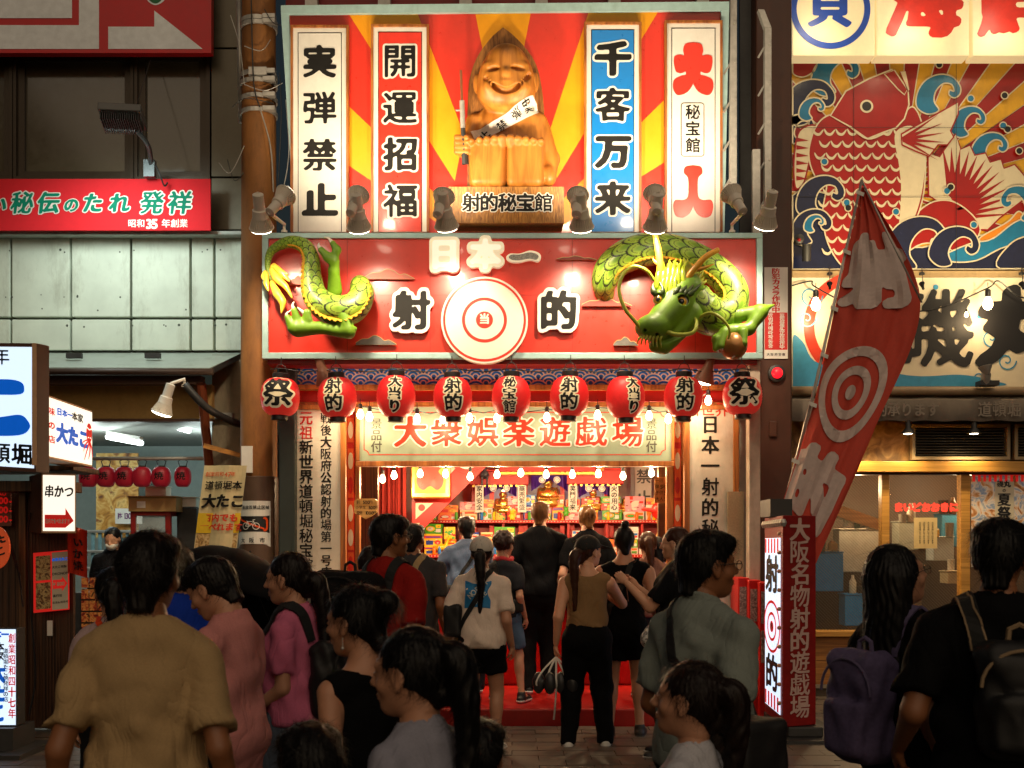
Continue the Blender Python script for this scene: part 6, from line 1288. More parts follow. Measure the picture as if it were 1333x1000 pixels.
for i in range(6): m.poly([[(1036, 180+i*10), (1052, 184+i*10), (1036, 186+i*10)]], f3, zb_+.006, 0, 1)
curl(1070, 252, 26, 3, z=zb_+.014); curl(1058, 292, 22, 3, z=zb_+.015); curl(1060, 290, 11, 2, z=zb_+.017); curl(1195, 312, 34, 3, z=zb_+.014); curl(1245, 318, 26, 3, 1, .2, z=zb_+.017); curl(1325, 262, 22, 2, -1, z=zb_+.014)
shp([(1225, 335), (1262, 318), (1290, 312), (1320, 290), (1345, 285), (1340, 310), (1300, 325), (1270, 340), (1240, 342)], 2, zb_+.012)
shp([(1300, 351), (1312, 320), (1340, 308), (1380, 312), (1400, 351)], 3, zb_+.018)
for x, y, mi in ((1221, 86, 6), (1212, 78, 2), (1262, 130, 2), (1306, 126, 6), (1304, 165, 2), (1310, 170, 6), (1325, 198, 6), (1072, 212, 2), (1101, 265, 2), (1103, 272, 6), (1165, 277, 2), (1231, 250, 2), (1236, 245, 6), (1266, 294, 2), (1135, 77, 6)):
    m.poly([circ(x, y, 5.2, 24)], f3, .0355, 0, 4); m.poly([circ(x, y, 3.8, 24)], f3, .0365, 0, mi)
for a_, b_ in (((1031, 168), (1500, 168)), ((1031, 258), (1500, 258)), ((1110, 75), (1110, 351)), ((1243, 75), (1243, 351))): m.stroke([a_, b_], .6, f3, .0385, 6)
m.build('painting', [my, mr, mb_, mn, mw, mat('mural_amber', rgb('e08820'), .4), kp], q)
m = MB(); m.pbox(1031, 1500, 352.3, 361, D3-.12, .3); m.build('rusty_ledge', mat('ledge_rust', rgb('b09468'), .5, dirt=.5), t, bevel=.006)
# lit name panels at the very top
for (x0, x1, ch, xc, sz, mi, lb) in ((1031, 1139, '貝', 1076, 52, 0, 'lit cream panel with a blue ring around 貝'), (1141, 1262, '海', 1201, 100, 1, 'lit cream panel with fat red 海'), (1266, 1380, '鮮', 1322, 100, 1, 'lit cream panel with fat red 鮮 at the right edge')):
    q = thing('name_panel', lb, 'signboard', 'lit name panels over the carp'); d_ = 12.1; ff = front(d_); m = MB(); m.pbox(x0, x1, -50, 73, d_, .2); m.build('panel', mat('name_cream', rgb('e8d8a8'), .45, var=.05, dirt=.15, emit=.25, ecol=(1, .82, .5)), q, bevel=.01)
    m = MB()
    if mi == 0: m.poly([circ(1081, 12, 52, 60), circ(1081, 12, 44, 60)], ff, .004, 0, 0); text(m, ch, ff, xc+4, 12, 60, 0, z=.004, bx=5, by=3)
    else: text(m, ch, ff, xc, 10, sz*1.02, 1, z=.004, bx=5.2, by=3.6, blur=1.3, sx=1.02)
    m.build('lettering', [mat('name_blue', rgb('1848b0'), .4), mat('name_red', rgb('d82c1c'), .4)], q)
    l = bpy.data.lights.new('sp', 'POINT'); l.energy = 5; l.shadow_soft_size = .05; l.color = (1, .8, .5); lo = bpy.data.objects.new('name_light', l); COL.objects.link(lo); lo.location = W(xc+3, 16, 11.6)
    reflector_bulb(W(xc+3, -26, 11.65), (0, .5, -1), 12, f'reflector lamp above the '+{'貝': 'blue ringed', '海': 'middle red lettered', '鮮': 'rightmost red lettered'}[ch]+' lit panel', name='panel_lamp', grp='lamps over the lit name panels', sc=1.2)
# shop name board
q = thing('shop_name_board', 'cream board with big black 磯丸 lettering between blue waves and red arc', 'signboard'); d_ = 12.25; ff = front(d_); m = MB(); m.pbox(1031, 1500, 361.5, 504, d_, .1); m.build('panel', mat('name_board_cream', rgb('f0e4c4'), .4, var=.04, dirt=.12), q)
m = MB(); m.poly([circ(1118, 425, 72, 70), circ(1118, 425, 58, 70)], ff, .003, 0, 1)
def P_(L_): return [(min(1490, max(1032, x)), min(503, max(362, y))) for x, y in L_]
m.poly([P_(smooth2([(1031, 503), (1031, 440), (1045, 445), (1060, 470), (1100, 480), (1150, 470), (1165, 485), (1200, 490), (1250, 488), (1290, 495), (1290, 503)]))], ff, .004, 0, 0)
for (x, y, r_) in ((1055, 385, 16), (1050, 415, 12), (1290, 440, 14), (1310, 470, 13), (1150, 478, 16), (1275, 492, 10)):
    sp = [(x+r_*(1-i/26)*math.cos(i*.38), y+r_*(1-i/26)*math.sin(i*.38)) for i in range(24)]; m.stroke(sp, 1.8, ff, .0055, 0)
for x, y in ((1218, 374), (1200, 420), (1275, 412)): m.poly([circ(x, y, 3.4, 18)], ff, .006, 0, 0)
text(m, '磯', ff, 1217, 438, 108, 2, z=.009, bx=5.5, by=2.6, blur=1.1, tilt=.6, sx=.96); text(m, '丸', ff, 1326, 436, 104, 2, z=.009, bx=7, by=4, blur=1.3, tilt=.6); text(m, '水産', ff, 1430, 440, 100, 2, z=.009, bx=7, by=4, blur=1.6)
m.build('lettering', [mat('wave_cyan', rgb('3a9ac8'), .4), mat('arc_red', rgb('d83c20'), .4), kp], q)
for x, y, e in ((1062, 397, 9), (1286, 396, 9), (1258, 410, 0)):
    t2 = bulb(x, y, 12.0, {1062: 'bare bulb hanging over the red arc of the 磯丸 board', 1286: 'bare bulb hanging between 磯 and 丸', 1258: 'dim bulb in front of the 磯 lettering'}[x], 'bulbs over the name board', e, .05 if e else .02)
m = MB(); m.tube(smooth3([W(1031, 372, 12.05), W(1056, 366, 12.0), (W(1062, 374, 12.0)), W(1120, 400, 12.0), W(1210, 404, 12.0), W(1284, 376, 12.0), W(1300, 366, 12.0), W(1333, 388, 12.0), W(1400, 380, 12.0)], 6), .008, 5); tag(m.build('bulb_cable', blk), 'black cable draped across the cream 磯丸 board', 'cable')
q = thing('small_projector_lamp', 'dark clamp lamp with pale shade at the foot of the 磯丸 board', 'lamp'); m = MB(); m.tube([W(1282, 500, 12.05), W(1284, 486, 12.0)], .05, 10); m.lathe(W(1284, 484, 11.98), [(.03, -.03), (.075, .06), (.07, .062)], 18, (-.2, .1, 1)); m.build('shade', steel, q, smooth='auto'); m = MB(); m.box(X(1272, 12.1), X(1296, 12.1), 12.0, 12.15, Z(503, 12.1), Z(497, 12.1)); m.build('bracket', dark, q)
q = thing('security_camera', 'small camera and red-eyed sensor at the foot of the mural by the pillar', 'camera'); m = MB(); m.tube([W(1050, 318, 12.1), W(1050, 340, 12.15)], .045, 12); m.lathe(W(1040, 312, 12.1), [(.05, -.04), (.05, .04), (.02, .06)], 18, (-.1, -1, 0)); m.build('body', dark, q, smooth='auto'); m = MB(); m.lathe(W(1040, 312, 12.04), [(.02, 0), (.005, .02)], 12, (0, -1, 0)); m.build('lens', redd, q)
# pipe, awning, vents, beam
m = MB(); m.tube([W(1031, 509, 12.2), W(1500, 509, 12.2)], .045, 14); m.build('conduit_pipe', mat('tan_pipe', rgb('9a8468'), .5, dirt=.3), t, smooth=True)
q = thing('faded_awning', 'faded grey awning strip with pale lettering ご予約承ります 道頓堀', 'awning'); d_ = 12.0; m = MB(); nn = 90; vs = []
for i in range(nn+1):
    x = 1031+i*5.2; w_ = .015*math.sin(i*.9); vs += [W(x, 517+.6*math.sin(i*.5), 12.35), W(x, 521, d_+w_*.3), W(x, 548+.8*math.sin(i*.7), d_+w_+.02)]
m.add(vs, [(3*i+j, 3*i+j+1, 3*i+j+4, 3*i+j+3) for i in range(nn) for j in (0, 1)]); m.build('canvas', mat('awning_grey', rgb('6c6258'), .8, var=.15, dirt=.3), q, smooth=True)
m = MB(); text(m, 'ご予約承ります', front(d_-.02), 1112, 535, 19, 0, z=.004, bx=2.5, by=1.5, sx=.9); text(m, '道頓堀', front(d_-.02), 1282, 535, 21, 0, z=.004, bx=2.5, by=1.5, sx=.9); m.build('lettering', mat('awning_letter', rgb('9a9084'), .8), q)
for (x0, x1) in ((1185, 1312), (1318, 1440)):
    q = thing('louvre_vent', 'dark louvred vent with pale frame under the awning'+(' at the right edge' if x0 > 1300 else ''), 'vent'); ff = front(12.4); m = MB(); m.poly([rect(x0, 553, x1, 599), rect(x0+4, 557, x1-4, 595)], ff, .06, .08); m.build('frame', mat('vent_frame', rgb('a89878'), .5), q)
    m = MB(); m.pbox(x0+4, x1-4, 557, 595, 12.48, .02); m.build('backing', dark, q)
    for j in range(10): m = MB(); y = 559.5+j*3.6; m.add([W(x0+4, y, 12.37), W(x1-4, y, 12.37), W(x1-4, y-1.5, 12.46), W(x0+4, y-1.5, 12.46), W(x0+4, y+.6, 12.37), W(x1-4, y+.6, 12.37), W(x1-4, y-.9, 12.46), W(x0+4, y-.9, 12.46)], [(0, 1, 2, 3), (7, 6, 5, 4), (0, 4, 5, 1)]); m.build('slat', mat('slat_bronze', (.1, .08, .06), .4, metal=.4), q)
wl_ = wood('yellow_timber', rgb('d8a04c'), rgb('b07c30'), axis=0, rings=8)  # yellow timber of the beam, mullions and sill
m = MB(); m.pbox(1031, 1500, 600.5, 614.5, 12.2, .35); m.build('beam', wl_, t, bevel=.006); m = MB(); m.pbox(1031, 1183, 549, 600, 12.45, .04); m.build('transom_panel', speck('transom_reflection', [rgb('5a4428'), rgb('8a6c40'), rgb('b89860')], 6), t)  # mottled browns painted in place of reflections in the transom glass
for (x0, x1, y0, y1) in ((1148, 1158, 618, 822), (1251, 1263, 618, 822), (1031, 1040, 618, 822)): m = MB(); m.pbox(x0, x1, y0, y1, 12.3, .12); m.build('mullion', wl_, t, bevel=.005)
m = MB(); m.pbox(1031, 1500, 615, 618, 12.3, .12); m.build('window_head', brownp, t); m = MB(); m.pbox(1031, 1500, 822, 829, 12.22, .25); m.build('sill', wl_, t, bevel=.005)
for y0, y1 in ((829.3, 860), (860.6, 892)): m = MB(); m.pbox(1031, 1500, y0, y1, 12.35, .1); m.build('timber_panel', wood('kick_timber', rgb('b87c38'), rgb('8a5824'), axis=0, rings=8), t, bevel=.003)
m = MB(); m.pbox(1031, 1500, 892.3, 896, 12.25, .2); m.build('plinth_cap', mat('plinth_grey', (.25, .2, .14), .6), t); m = MB(); m.box(X(1031, 12.3), 9.5, 12.32, 12.5, 0, Z(896.3, 12.3)); m.build('plinth', mat('plinth_dark', (.12, .09, .06), .7, dirt=.4), t)
# glass with diagonal wires
glz = mat('window_glass', (.55, .5, .42), .05, var=0, bump=0, alpha=.04, spec=.6)
for k_, (x0, x1) in enumerate(((1040.5, 1147.5), (1158.5, 1250.5), (1263.5, 1500))):
    m = MB(); m.pbox(x0, x1, 618.5, 821.5, 12.36, .006); m.build('pane', glz, t)
    m = MB(); f_ = front(12.355); x = x0-204
    while x < x1:
        a = (x, 618.5); 
        P = [(x, 618.5), (x+.5, 618.5), (x+204, 821.5), (x+203.5, 821.5)]; c1 = max(0, (x0-x)/1.005); c2 = min(203, (x1-x)/1.005)
        if c2 > c1: m.stroke([(x+c1*1.005, 618.5+c1), (x+c2*1.005, 618.5+c2)], .32, f_)
        x += 4.2
    o = m.build('wire_mesh', mat('glass_wire', (.16, .13, .09), .4, metal=.3), t); o['kind'] = 'stuff'
m = MB(); text(m, 'まいどおおきに', front(12.34), 1170, 661.5, 12.2, 0, z=.0, bx=6, by=5, sx=.98); tag(m.build('window_lettering', mat('neon_red', rgb('e82818'), .4, emit=.8, ecol=(1, .08, .04))), 'glowing red まいどおおきに lettering on the wired window', 'lettering')
q = thing('paper_notice', 'cream paper notice taped inside the wired window', 'notice'); m = MB(); m.pbox(1190, 1220, 674, 714, 12.345, .003); m.build('paper', mat('notice_cream', rgb('d8bc84'), .6), q); m = MB()
for j in range(4): text(m, '大変混雑しております', front(12.342), 1214-j*5.5, 681, 2.9, 0, vert=True, z=.001, bx=1, by=1)
m.build('lettering', kp, q)
q = thing('festival_poster', 'colourful summer festival food poster reading 夏祭り in the right window', 'poster'); ff = front(12.34); m = MB(); m.pbox(1264.5, 1420, 617, 738, 12.342, .003); m.build('paper', speck('festival_print', [rgb('8a3c1c'), rgb('d89a58'), rgb('f0e0cc'), rgb('8098b8'), rgb('f4ece0')], 7, emit=.06), q)
m = MB(); 
for i in range(20): m.poly([rect(1266+i*7, 619, 1269.5+i*7, 627)], ff, .002, 0, 1)
m.poly([rect(1264.5, 617, 1420, 619)], ff, .003, 0, 1); m.poly([rect(1295, 627, 1320, 680)], ff, .0015, 0, 2); text(m, '磯丸', ff, 1302, 631, 9, 0, z=.004, bx=5, by=3); text(m, 'の', ff, 1307, 639, 5, 0, z=.004); text(m, '夏祭り', ff, 1307, 652, 18, 0, vert=True, pitch=.98, z=.004, bx=4.5, by=3); m.build('lettering', [kp, rp, cream], q)
# things seen through the window
bx_ = MB(); bx_.box(X(1031, 13.2), 9.4, 13.9, 14.0, 0, 3.2); struct(bx_.build('restaurant_back_wall', mat('rest_wall', rgb('4a3420'), .6, var=.2, scale=2))); bx_ = MB(); bx_.box(X(1031, 12.6), 9.4, 12.5, 14, 2.55, 2.62); struct(bx_.build('restaurant_ceiling', mat('rest_ceil', (.3, .22, .14), .6)))
bx_ = MB(); bx_.box(X(1031, 12.6), 9.4, 12.5, 14, 0, .03); struct(bx_.build('restaurant_floor', dark))
for (x0, x1, y0, y1, d_, c, lb) in ((1040, 1098, 720, 770, 12.9, '1868a0', 'blue plastic crate behind the left window'), (1100, 1150, 775, 815, 12.8, '1878b8', 'bright blue bin low in the left window'), (1092, 1146, 690, 745, 13.2, 'a8a090', 'pale steel cabinet behind the left window'), (1226, 1250, 670, 712, 13.2, '186078', 'teal panel behind the middle window'), (1170, 1196, 680, 716, 13.2, '989888', 'grey carton left of the paper notice'), (1215, 1242, 700, 730, 13.0, 'a8b0b0', 'white tray right of the paper notice'), (1234, 1252, 745, 760, 12.8, 'b0a080', 'small carton low in the middle window'), (1168, 1200, 745, 800, 13.0, '6a5034', 'brown cabinet low in the middle window')):
    m = MB(); m.pbox(x0, x1, y0, y1, d_, .25); m.pbox(x0-1, x1+1, y0-2, y0-.1, d_-.01, .27); tag(m.build('storage_box', mat('store_'+c, rgb(c), .5, var=.15), bevel=.012), lb, 'box')
random.seed(9); cl = ['dented tin', 'pale bottle', 'dark jar', 'brown carton', 'white tub', 'green bottle', 'steel pot', 'yellow tub']
for i, (x, y) in enumerate(((1046, 716), (1058, 715), (1070, 716), (1084, 714), (1104, 684), (1116, 686), (1128, 685), (1139, 686), (1175, 678), (1186, 677), (1228, 667), (1240, 667), (1172, 742), (1184, 741), (1195, 742), (1218, 697), (1236, 697), (1110, 770), (1124, 771), (1138, 770), (1238, 740))):
    m = MB(); r_, h_ = random.uniform(.035, .06), random.uniform(.08, .2); m.lathe(W(x, y, 12.9), [(r_*.9, -.02), (r_, 0), (r_, h_*.6), (r_*.45, h_*.8), (r_*.4, h_)] if i % 2 else [(r_, -.02), (r_*1.1, h_*.7), (r_*1.15, h_*.72), (r_*1.15, h_*.8)], 14)
    tag(m.build('kitchen_jar', mat('jar_%d' % (i % 8), rgb(['8a8478', 'c8c0a8', '3a2c20', '8a6438', 'd8d4c8', '3a5c38', '9a9a98', 'c8a030'][i % 8]), .4), smooth='auto'), f'{cl[i % 8]} behind the restaurant glass, {ordw(i)} from the left', 'jar', 'kitchen jars behind the restaurant glass')
m = MB(); A = [W(1086, 655, 12.8), W(1146, 676, 12.8), W(1143, 690, 12.8), W(1084, 670, 12.8)]; m.add(A+[a+Vector((0, .25, 0)) for a in A], [(0, 3, 2, 1), (4, 5, 6, 7), (0, 1, 5, 4), (1, 2, 6, 5), (2, 3, 7, 6), (3, 0, 4, 7)]); tag(m.build('leaning_board', woodl), 'pale board leaning at a slant behind the left window', 'board')
for x, y, z_, e in ((3.9, 13.0, 2.3, 36), (5.2, 13.0, 2.3, 36)):
    l = bpy.data.lights.new('rest', 'POINT'); l.energy = e; l.shadow_soft_size = .1; l.color = (1, .72, .4); lo = bpy.data.objects.new('restaurant_light', l); COL.objects.link(lo); lo.location = (x, y, z_)
for x, y in ((1182, 562), (1268, 562), (1125, 565)):
    q = thing('down_lamp', {1182: 'small dark lamp under the awning left of the vent', 1268: 'small dark lamp under the awning in front of the vent', 1125: 'small dark lamp under the awning beside the red flag'}[x], 'lamp', 'small lamps under the awning'); m = MB(); p = W(x, y, 12.05); m.lathe(p, [(.025, .12), (.03, .04), (.075, -.02), (.07, -.022)], 18); m.build('shade', dark, q, smooth='auto'); m = MB(); m.lathe(p, [(.06, -.01), (.04, -.025), (.004, -.03)], 14); m.build('lens', ledm, q)
    l = bpy.data.lights.new('aw', 'SPOT'); l.energy = 32; l.spot_size = R(125); l.spot_blend = .9; l.shadow_soft_size = .05; l.color = (1, .74, .38); lo = bpy.data.objects.new('awning_light', l); COL.objects.link(lo); lo.location = p-Vector((0, 0, .05)); lo.rotation_euler = (R(16), 0, 0)
# added lamps wash the mural from below; the ledge itself has none
for x, y, e, a in ((1080, 372, 54, (.15, .7, 1)), (1330, 372, 60, (0, .7, 1)), (1200, 372, 44, (0, .7, 1))):
    reflector_bulb(W(x, y-2, 11.4), a, e, {1080: 'added lamp washing the carp mural near the flag', 1200: 'added lamp washing the middle of the carp mural', 1330: 'added lamp washing the carp tail'}[x], name='added_mural_lamp', sc=.36, stalk=W(x, 358, 12.2), grp='added lamps under the mural', body=dark, col=(1, .78, .45), spread=140)
# ================================================================ flag on a pole
q = thing('red_target_flag', 'big faded red flag with white 射的 lettering and target on slanted poles', 'flag')
fl = [(1122, 240), (1196, 392), (1128, 560), (1060, 728), (1010, 660)]
m = MB(); m.tube([W(1122, 234, 9.75), W(1062, 500, 9.8), W(1018, 672, 9.85)], [.012, .014, .018], 8); m.tube([W(1122, 236, 9.75), W(1200, 394, 9.6)], .009, 6); m.build('pole', mat('flag_pole', (.5, .48, .45), .35, metal=.6), q, smooth=True)
NU, NV = 26, 60
def flagp(u, v):
    L_ = [(1122, 244), (1088, 395), (1058, 530), (1014, 668)]; Rr = [(1126, 244), (1198, 392), (1138, 560), (1062, 734)]
    def ev(P, t): t *= 3; i = min(int(t), 2); f_ = t-i; s = [P[max(i-1, 0)], P[i], P[i+1], P[min(i+2, 3)]]; return [.5*((2*s[1][a])+(s[2][a]-s[0][a])*f_+(2*s[0][a]-5*s[1][a]+4*s[2][a]-s[3][a])*f_*f_+(3*s[1][a]-s[0][a]-3*s[2][a]+s[3][a])*f_**3) for a in (0, 1)]
    l_ = ev(L_, v); r_ = ev(Rr, v); return l_[0]+(r_[0]-l_[0])*u, l_[1]+(r_[1]-l_[1])*u
def flagd(u, v): return 9.78-.08*math.sin(u*math.pi)*math.sin(v*3)+.028*math.sin(u*9+v*4)*min(1, v*4)+.014*math.sin(u*23-v*7+math.sin(v*9))+.006*math.sin(u*47+v*13)+.004*math.sin(u*20-v*60)
m = MB(); m.add([W(*flagp(i/NU, j/NV), flagd(i/NU, j/NV)) for j in range(NV+1) for i in range(NU+1)], [(j*(NU+1)+i, (j+1)*(NU+1)+i, (j+1)*(NU+1)+i+1, j*(NU+1)+i+1) for j in range(NV) for i in range(NU)])
m.build('cloth', mat('flag_cloth', rgb('d04a38'), .75, var=.08, scale=40), q, smooth=True)
ffl = lambda u, v, z=0: (lambda p: W(p[0], p[1], flagd(u, v)-z))(flagp(u, v))
m = MB(); kf = lambda u, v, z=0: ffl(min(.985, max(.015, u/60)), min(.99, max(.01, v/330)), z)
text(m, '射', kf, 30, 90, 66, 0, z=.012, bx=8, by=5, grid=4, sx=.85, blur=1.6); 
for a, b in ((21, 16.5), (12, 8)): m.poly([circ(28, 196, a*1.25, 48, ry=a*2.1), circ(28, 196, b*1.25, 48, ry=b*2.1)], kf, .012, 0, 0, grid=4)
m.poly([circ(28, 196, 4, 24, ry=7)], kf, .012, 0, 0, grid=4); text(m, '的', kf, 26, 288, 66, 0, z=.012, bx=8, by=5, grid=4, sx=.85, blur=1.6); m.build('lettering', mat('flag_white', rgb('d8c4be'), .75), q)
m = MB()
for v in (.03, .2, .35, .5, .66, .82, .97):
    x, y = flagp(0, v); m.add([W(x-5, y-5, 9.74), W(x+5, y-1, 9.74), W(x+4, y+4, 9.74), W(x-6, y, 9.74), W(x-5, y-5, 9.82), W(x+5, y-1, 9.82), W(x+4, y+4, 9.82), W(x-6, y, 9.82)], [(0, 3, 2, 1), (4, 5, 6, 7), (0, 1, 5, 4), (2, 3, 7, 6)])
m.build('strap', white, q)
# ================================================================ standing light box with red side
q = thing('standing_light_box', 'standing red light box reading 大阪名物射的遊戯場 with a lit target face', 'light box'); A = W(1019, 672, 9.35); yb = 945
c0 = W(1019, 0, 9.35); c1 = W(1062, 0, 9.5); c2 = W(995.5, 0, 10.25); zt, zb2 = Z(671, 9.35), Z(947, 9.35)
def P3(c, z_): return Vector((c.x, c.y, z_))
c3 = c1+(c2-c0); m = MB(); m.add([P3(c, z_) for z_ in (zb2, zt) for c in (c0, c1, c3, c2)], [(3, 2, 1, 0), (4, 5, 6, 7), (0, 1, 5, 4), (1, 2, 6, 5), (2, 3, 7, 6), (3, 0, 4, 7)]); m.build('case', redd, q, bevel=.006)
fr = quad_frame(P3(c0, zt), P3(c1, zt), P3(c0, zb2)); kk_ = lambda u, v, z=0: fr(u/43, v/275, z); m = MB(); text(m, '大阪名物射的遊戯場', kk_, 21.5, 21, 31, 0, vert=True, pitch=.935, z=.006, bx=3.6, by=2, sx=.86, tilt=.35); m.build('lettering', mat('box_letter', rgb('c8a8a0'), .5), q)
fr = quad_frame(P3(c2, zt-.12), P3(c0, zt-.12), P3(c2, zb2+.04)); m = MB(); m.poly([rect(.06, .04, .92, .97)], fr, .006, 0, 0); kk_ = lambda u, v, z=0: fr(u/60, v/255, z)
for y0 in (11, 226):
    for i in range(5): m.poly([rect(5+i*10, y0, 10+i*10, y0+20)], kk_, .009, 0, 1)
text(m, '射', kk_, 29, 65, 54, 2, z=.012, bx=5, by=3, sx=.8); text(m, '的', kk_, 29, 202, 52, 2, z=.012, bx=5, by=3, sx=.8)
for a, b in ((27, 24), (15, 12)): m.poly([circ(29, 133, a, 44, ry=a*1.35), circ(29, 133, b, 44, ry=b*1.35)], kk_, .012, 0, 1)
m.poly([circ(29, 133, 6, 30, ry=8)], kk_, .012, 0, 1); text(m, '当', kk_, 29, 133, 9, 2, z=.015); m.build('lit_panel', [litw, rp, kp], q)
m = MB()
for j in range(12): m.lathe(Vector((c0.x-.022, c0.y+.02, zt-.15-j*.155)), [(.016, 0), (.018, .015), (.008, .03)], 10, (-.5, -1, 0))
m.build('edge_bulb', mat('edge_bulb_m', (.6, .3, .2), .3), q); m = MB()
for j in range(9): p = P3(c2, zt-.06).lerp(P3(c0, zt-.06), j/8); m.lathe(p, [(.022, -.03), (.034, 0), (.022, .03)], 10)
m.build('bead_row', steel, q); m = MB(); m.box(c2.x, c1.x+.03, 9.38, 10.3, .05, zb2-.003); m.build('base', dark, q, bevel=.01); m = MB(); m.box(c2.x-.1, c1.x+.25, 9.2, 10.4, .02, .05); m.build('foot_plate', dark, q)
m = MB(); m.box(X(996, 9.9), X(1024, 9.9), 9.7, 10.1, zt+.002, zt+.15); m.build('flag_socket', blk, q)
# red lockers
for i, (x0, x1) in enumerate(((962, 975), (976, 989), (990, 1004))):
    q = thing('red_capsule_machine', f'red framed vending cabinet with grey panels by the pillar, {nth[i]} from the left', 'vending cabinet', 'red vending cabinets by the pillar'); d_ = 10.9-.12*i
    m = MB(); m.pbox(x0-1, x1+1, 752+i*3, 945, d_, .4); m.build('body', redp, q, bevel=.012)
    for y0 in (764, 815): m = MB(); m.pbox(x0+1, x1-1, y0+i*3, y0+42+i*3, d_-.006, .006); m.build('front_panel', speck('capsule_print', [rgb('4a4440'), rgb('8a8078'), rgb('c0b8ac')], 30), q)
m = MB(); m.pbox(948, 968, 640, 760, 11.25, .05); tag(m.build('chipboard_panel', mat('chipboard', rgb('a89478'), .8, var=.2, scale=60)), 'pale chipboard panel behind the grey polo man', 'board')
# cartons by left board
for x0, x1, y0, y1, lb, mm in ((398, 442, 752, 762, 'flat brown carton under the tall left name board', None), (392, 440, 764, 880, 'grey plastic bin below the tall left name board', mat('bin_grey', rgb('6a645c'), .5))):
    carton(x0, x1, y0, y1, 10.9, lb, .3, mm)
# ================================================================ people
SKIN = {}
def skinm(nm, h): return mat('skin_'+nm, rgb(h), .5, var=.06, scale=30, bump=.02)
def rotz(a): return Matrix.Rotation(a, 4, 'Z')
def ik(a, c, l1, l2, hint):
    a, c = Vector(a), Vector(c); d = c-a; L = min(d.length, (l1+l2)*.998); d = d.normalized(); x = (l1*l1-l2*l2+L*L)/(2*L); h = math.sqrt(max(l1*l1-x*x, 0))
    hv = Vector(hint); hv = (hv-d*hv.dot(d)); hv = hv.normalized() if hv.length > 1e-6 else d.orthogonal(); return a+d*x+hv*h, a+d*L
def hand_parts(wr, direc, palm, side, curl, s, grip=False):
    """hand field in its own frame: five unequal bent fingers"""
    h = .0052*s if s < .95 else .005; f = Field((-.075, -.075, -.03), (.085, .09, .21), h)
    f.ell((0, .0, .045), (.04, .015, .052), .012); f.cone((0, 0, -.03), (0, 0, .02), .026, .027, .015, (1, .72, 1))
    for i, (x, L) in enumerate(((.030, .070), (.0105, .078), (-.010, .072), (-.029, .056))):
        p = np.array([x*.95, 0, .082-abs(x-.01)*.25]); a = curl*.5+i*.05; f.cone((x*.8, 0, .05), p, .010, .0095, .008)
        for q, (fr_, r1, r2) in enumerate(((.45, .0092, .0083), (.32, .0083, .0076), (.25, .0076, .0062))):
            n_ = p+np.array([x*.12*(.3-q*.1), math.sin(a), math.cos(a)])*L*fr_; f.cone(p, n_, r1, r2, .002); p = n_; a += curl*.8+i*.04
    p0 = np.array([.024, .004, .02]); p1 = np.array([.05, .014+curl*.006, .046]); p2 = p1+np.array([.012-curl*.02, .012+curl*.012, .03]); p3 = p2+np.array([-.004-curl*.012, .010+curl*.01, .022])
    f.cone(p0, p1, .015, .0115, .012); f.cone(p1, p2, .0112, .0098, .004); f.cone(p2, p3, .0098, .0078, .003)
    v, q = f.polys(); z = Vector(direc).normalized(); y = Vector(palm); y = (y-z*y.dot(z)).normalized(); x = y.cross(z)*1
    v = v*s; v[:, 0] *= side; q = q if side > 0 else q[:, ::-1]
    M = np.array([[x.x, y.x, z.x], [x.y, y.y, z.y], [x.z, y.z, z.z]]); return v @ M.T+np.array(wr), q
def head_parts(c, Rm, s, h, female=False, mask=False):
    f = Field((-.11, -.14, -.2), (.11, .15, .14), h)
    f.ell((0, -.012, .03), (.076, .096, .086), .02).ell((0, .016, -.03), (.061, .074, .085), .03).ell((0, .06, -.086), (.026, .024, .022), .03)
    f.cone((0, .086, .018), (0, .108, -.018), .008, .0125, .012); f.ell((-.011, .098, -.024), (.009, .009, .008), .006).ell((.011, .098, -.024), (.009, .009, .008), .006)
    f.cone((-.04, .070, .03), (.04, .070, .03), .011, .011, .018); f.ell((-.031, .096, .008), (.016, .016, .010), .012, 'sub'); f.ell((.031, .096, .008), (.016, .016, .010), .012, 'sub')
    f.ell((0, .088, -.051), (.023, .011, .0065), .006); f.ell((0, .087, -.062), (.02, .011, .007), .005); f.cone((-.02, .099, -.0565), (.02, .099, -.0565), .0018, .0018, .003, op='sub')
    f.ell((-.045, .052, -.022), (.022, .024, .022), .02).ell((.045, .052, -.022), (.022, .024, .022), .02)
    f.ell((-.031, .079, .008), (.0125, .0125, .0085), .003).ell((.031, .079, .008), (.0125, .0125, .0085), .003)
    for sd in (-1, 1): f.ell((sd*.079, -.008, -.004), (.008, .02, .031), .006); f.ell((sd*.087, -.002, .0), (.006, .011, .018), .006, 'sub'); f.ell((sd*.076, -.002, -.033), (.007, .01, .011), .006)
    f.cone((0, -.022, -.05), (0, -.034, -.095), .05, .05, .03)
    v, q = f.polys(); A = np.array(Rm.to_3x3()); return (v*s) @ A.T+np.array(c), q
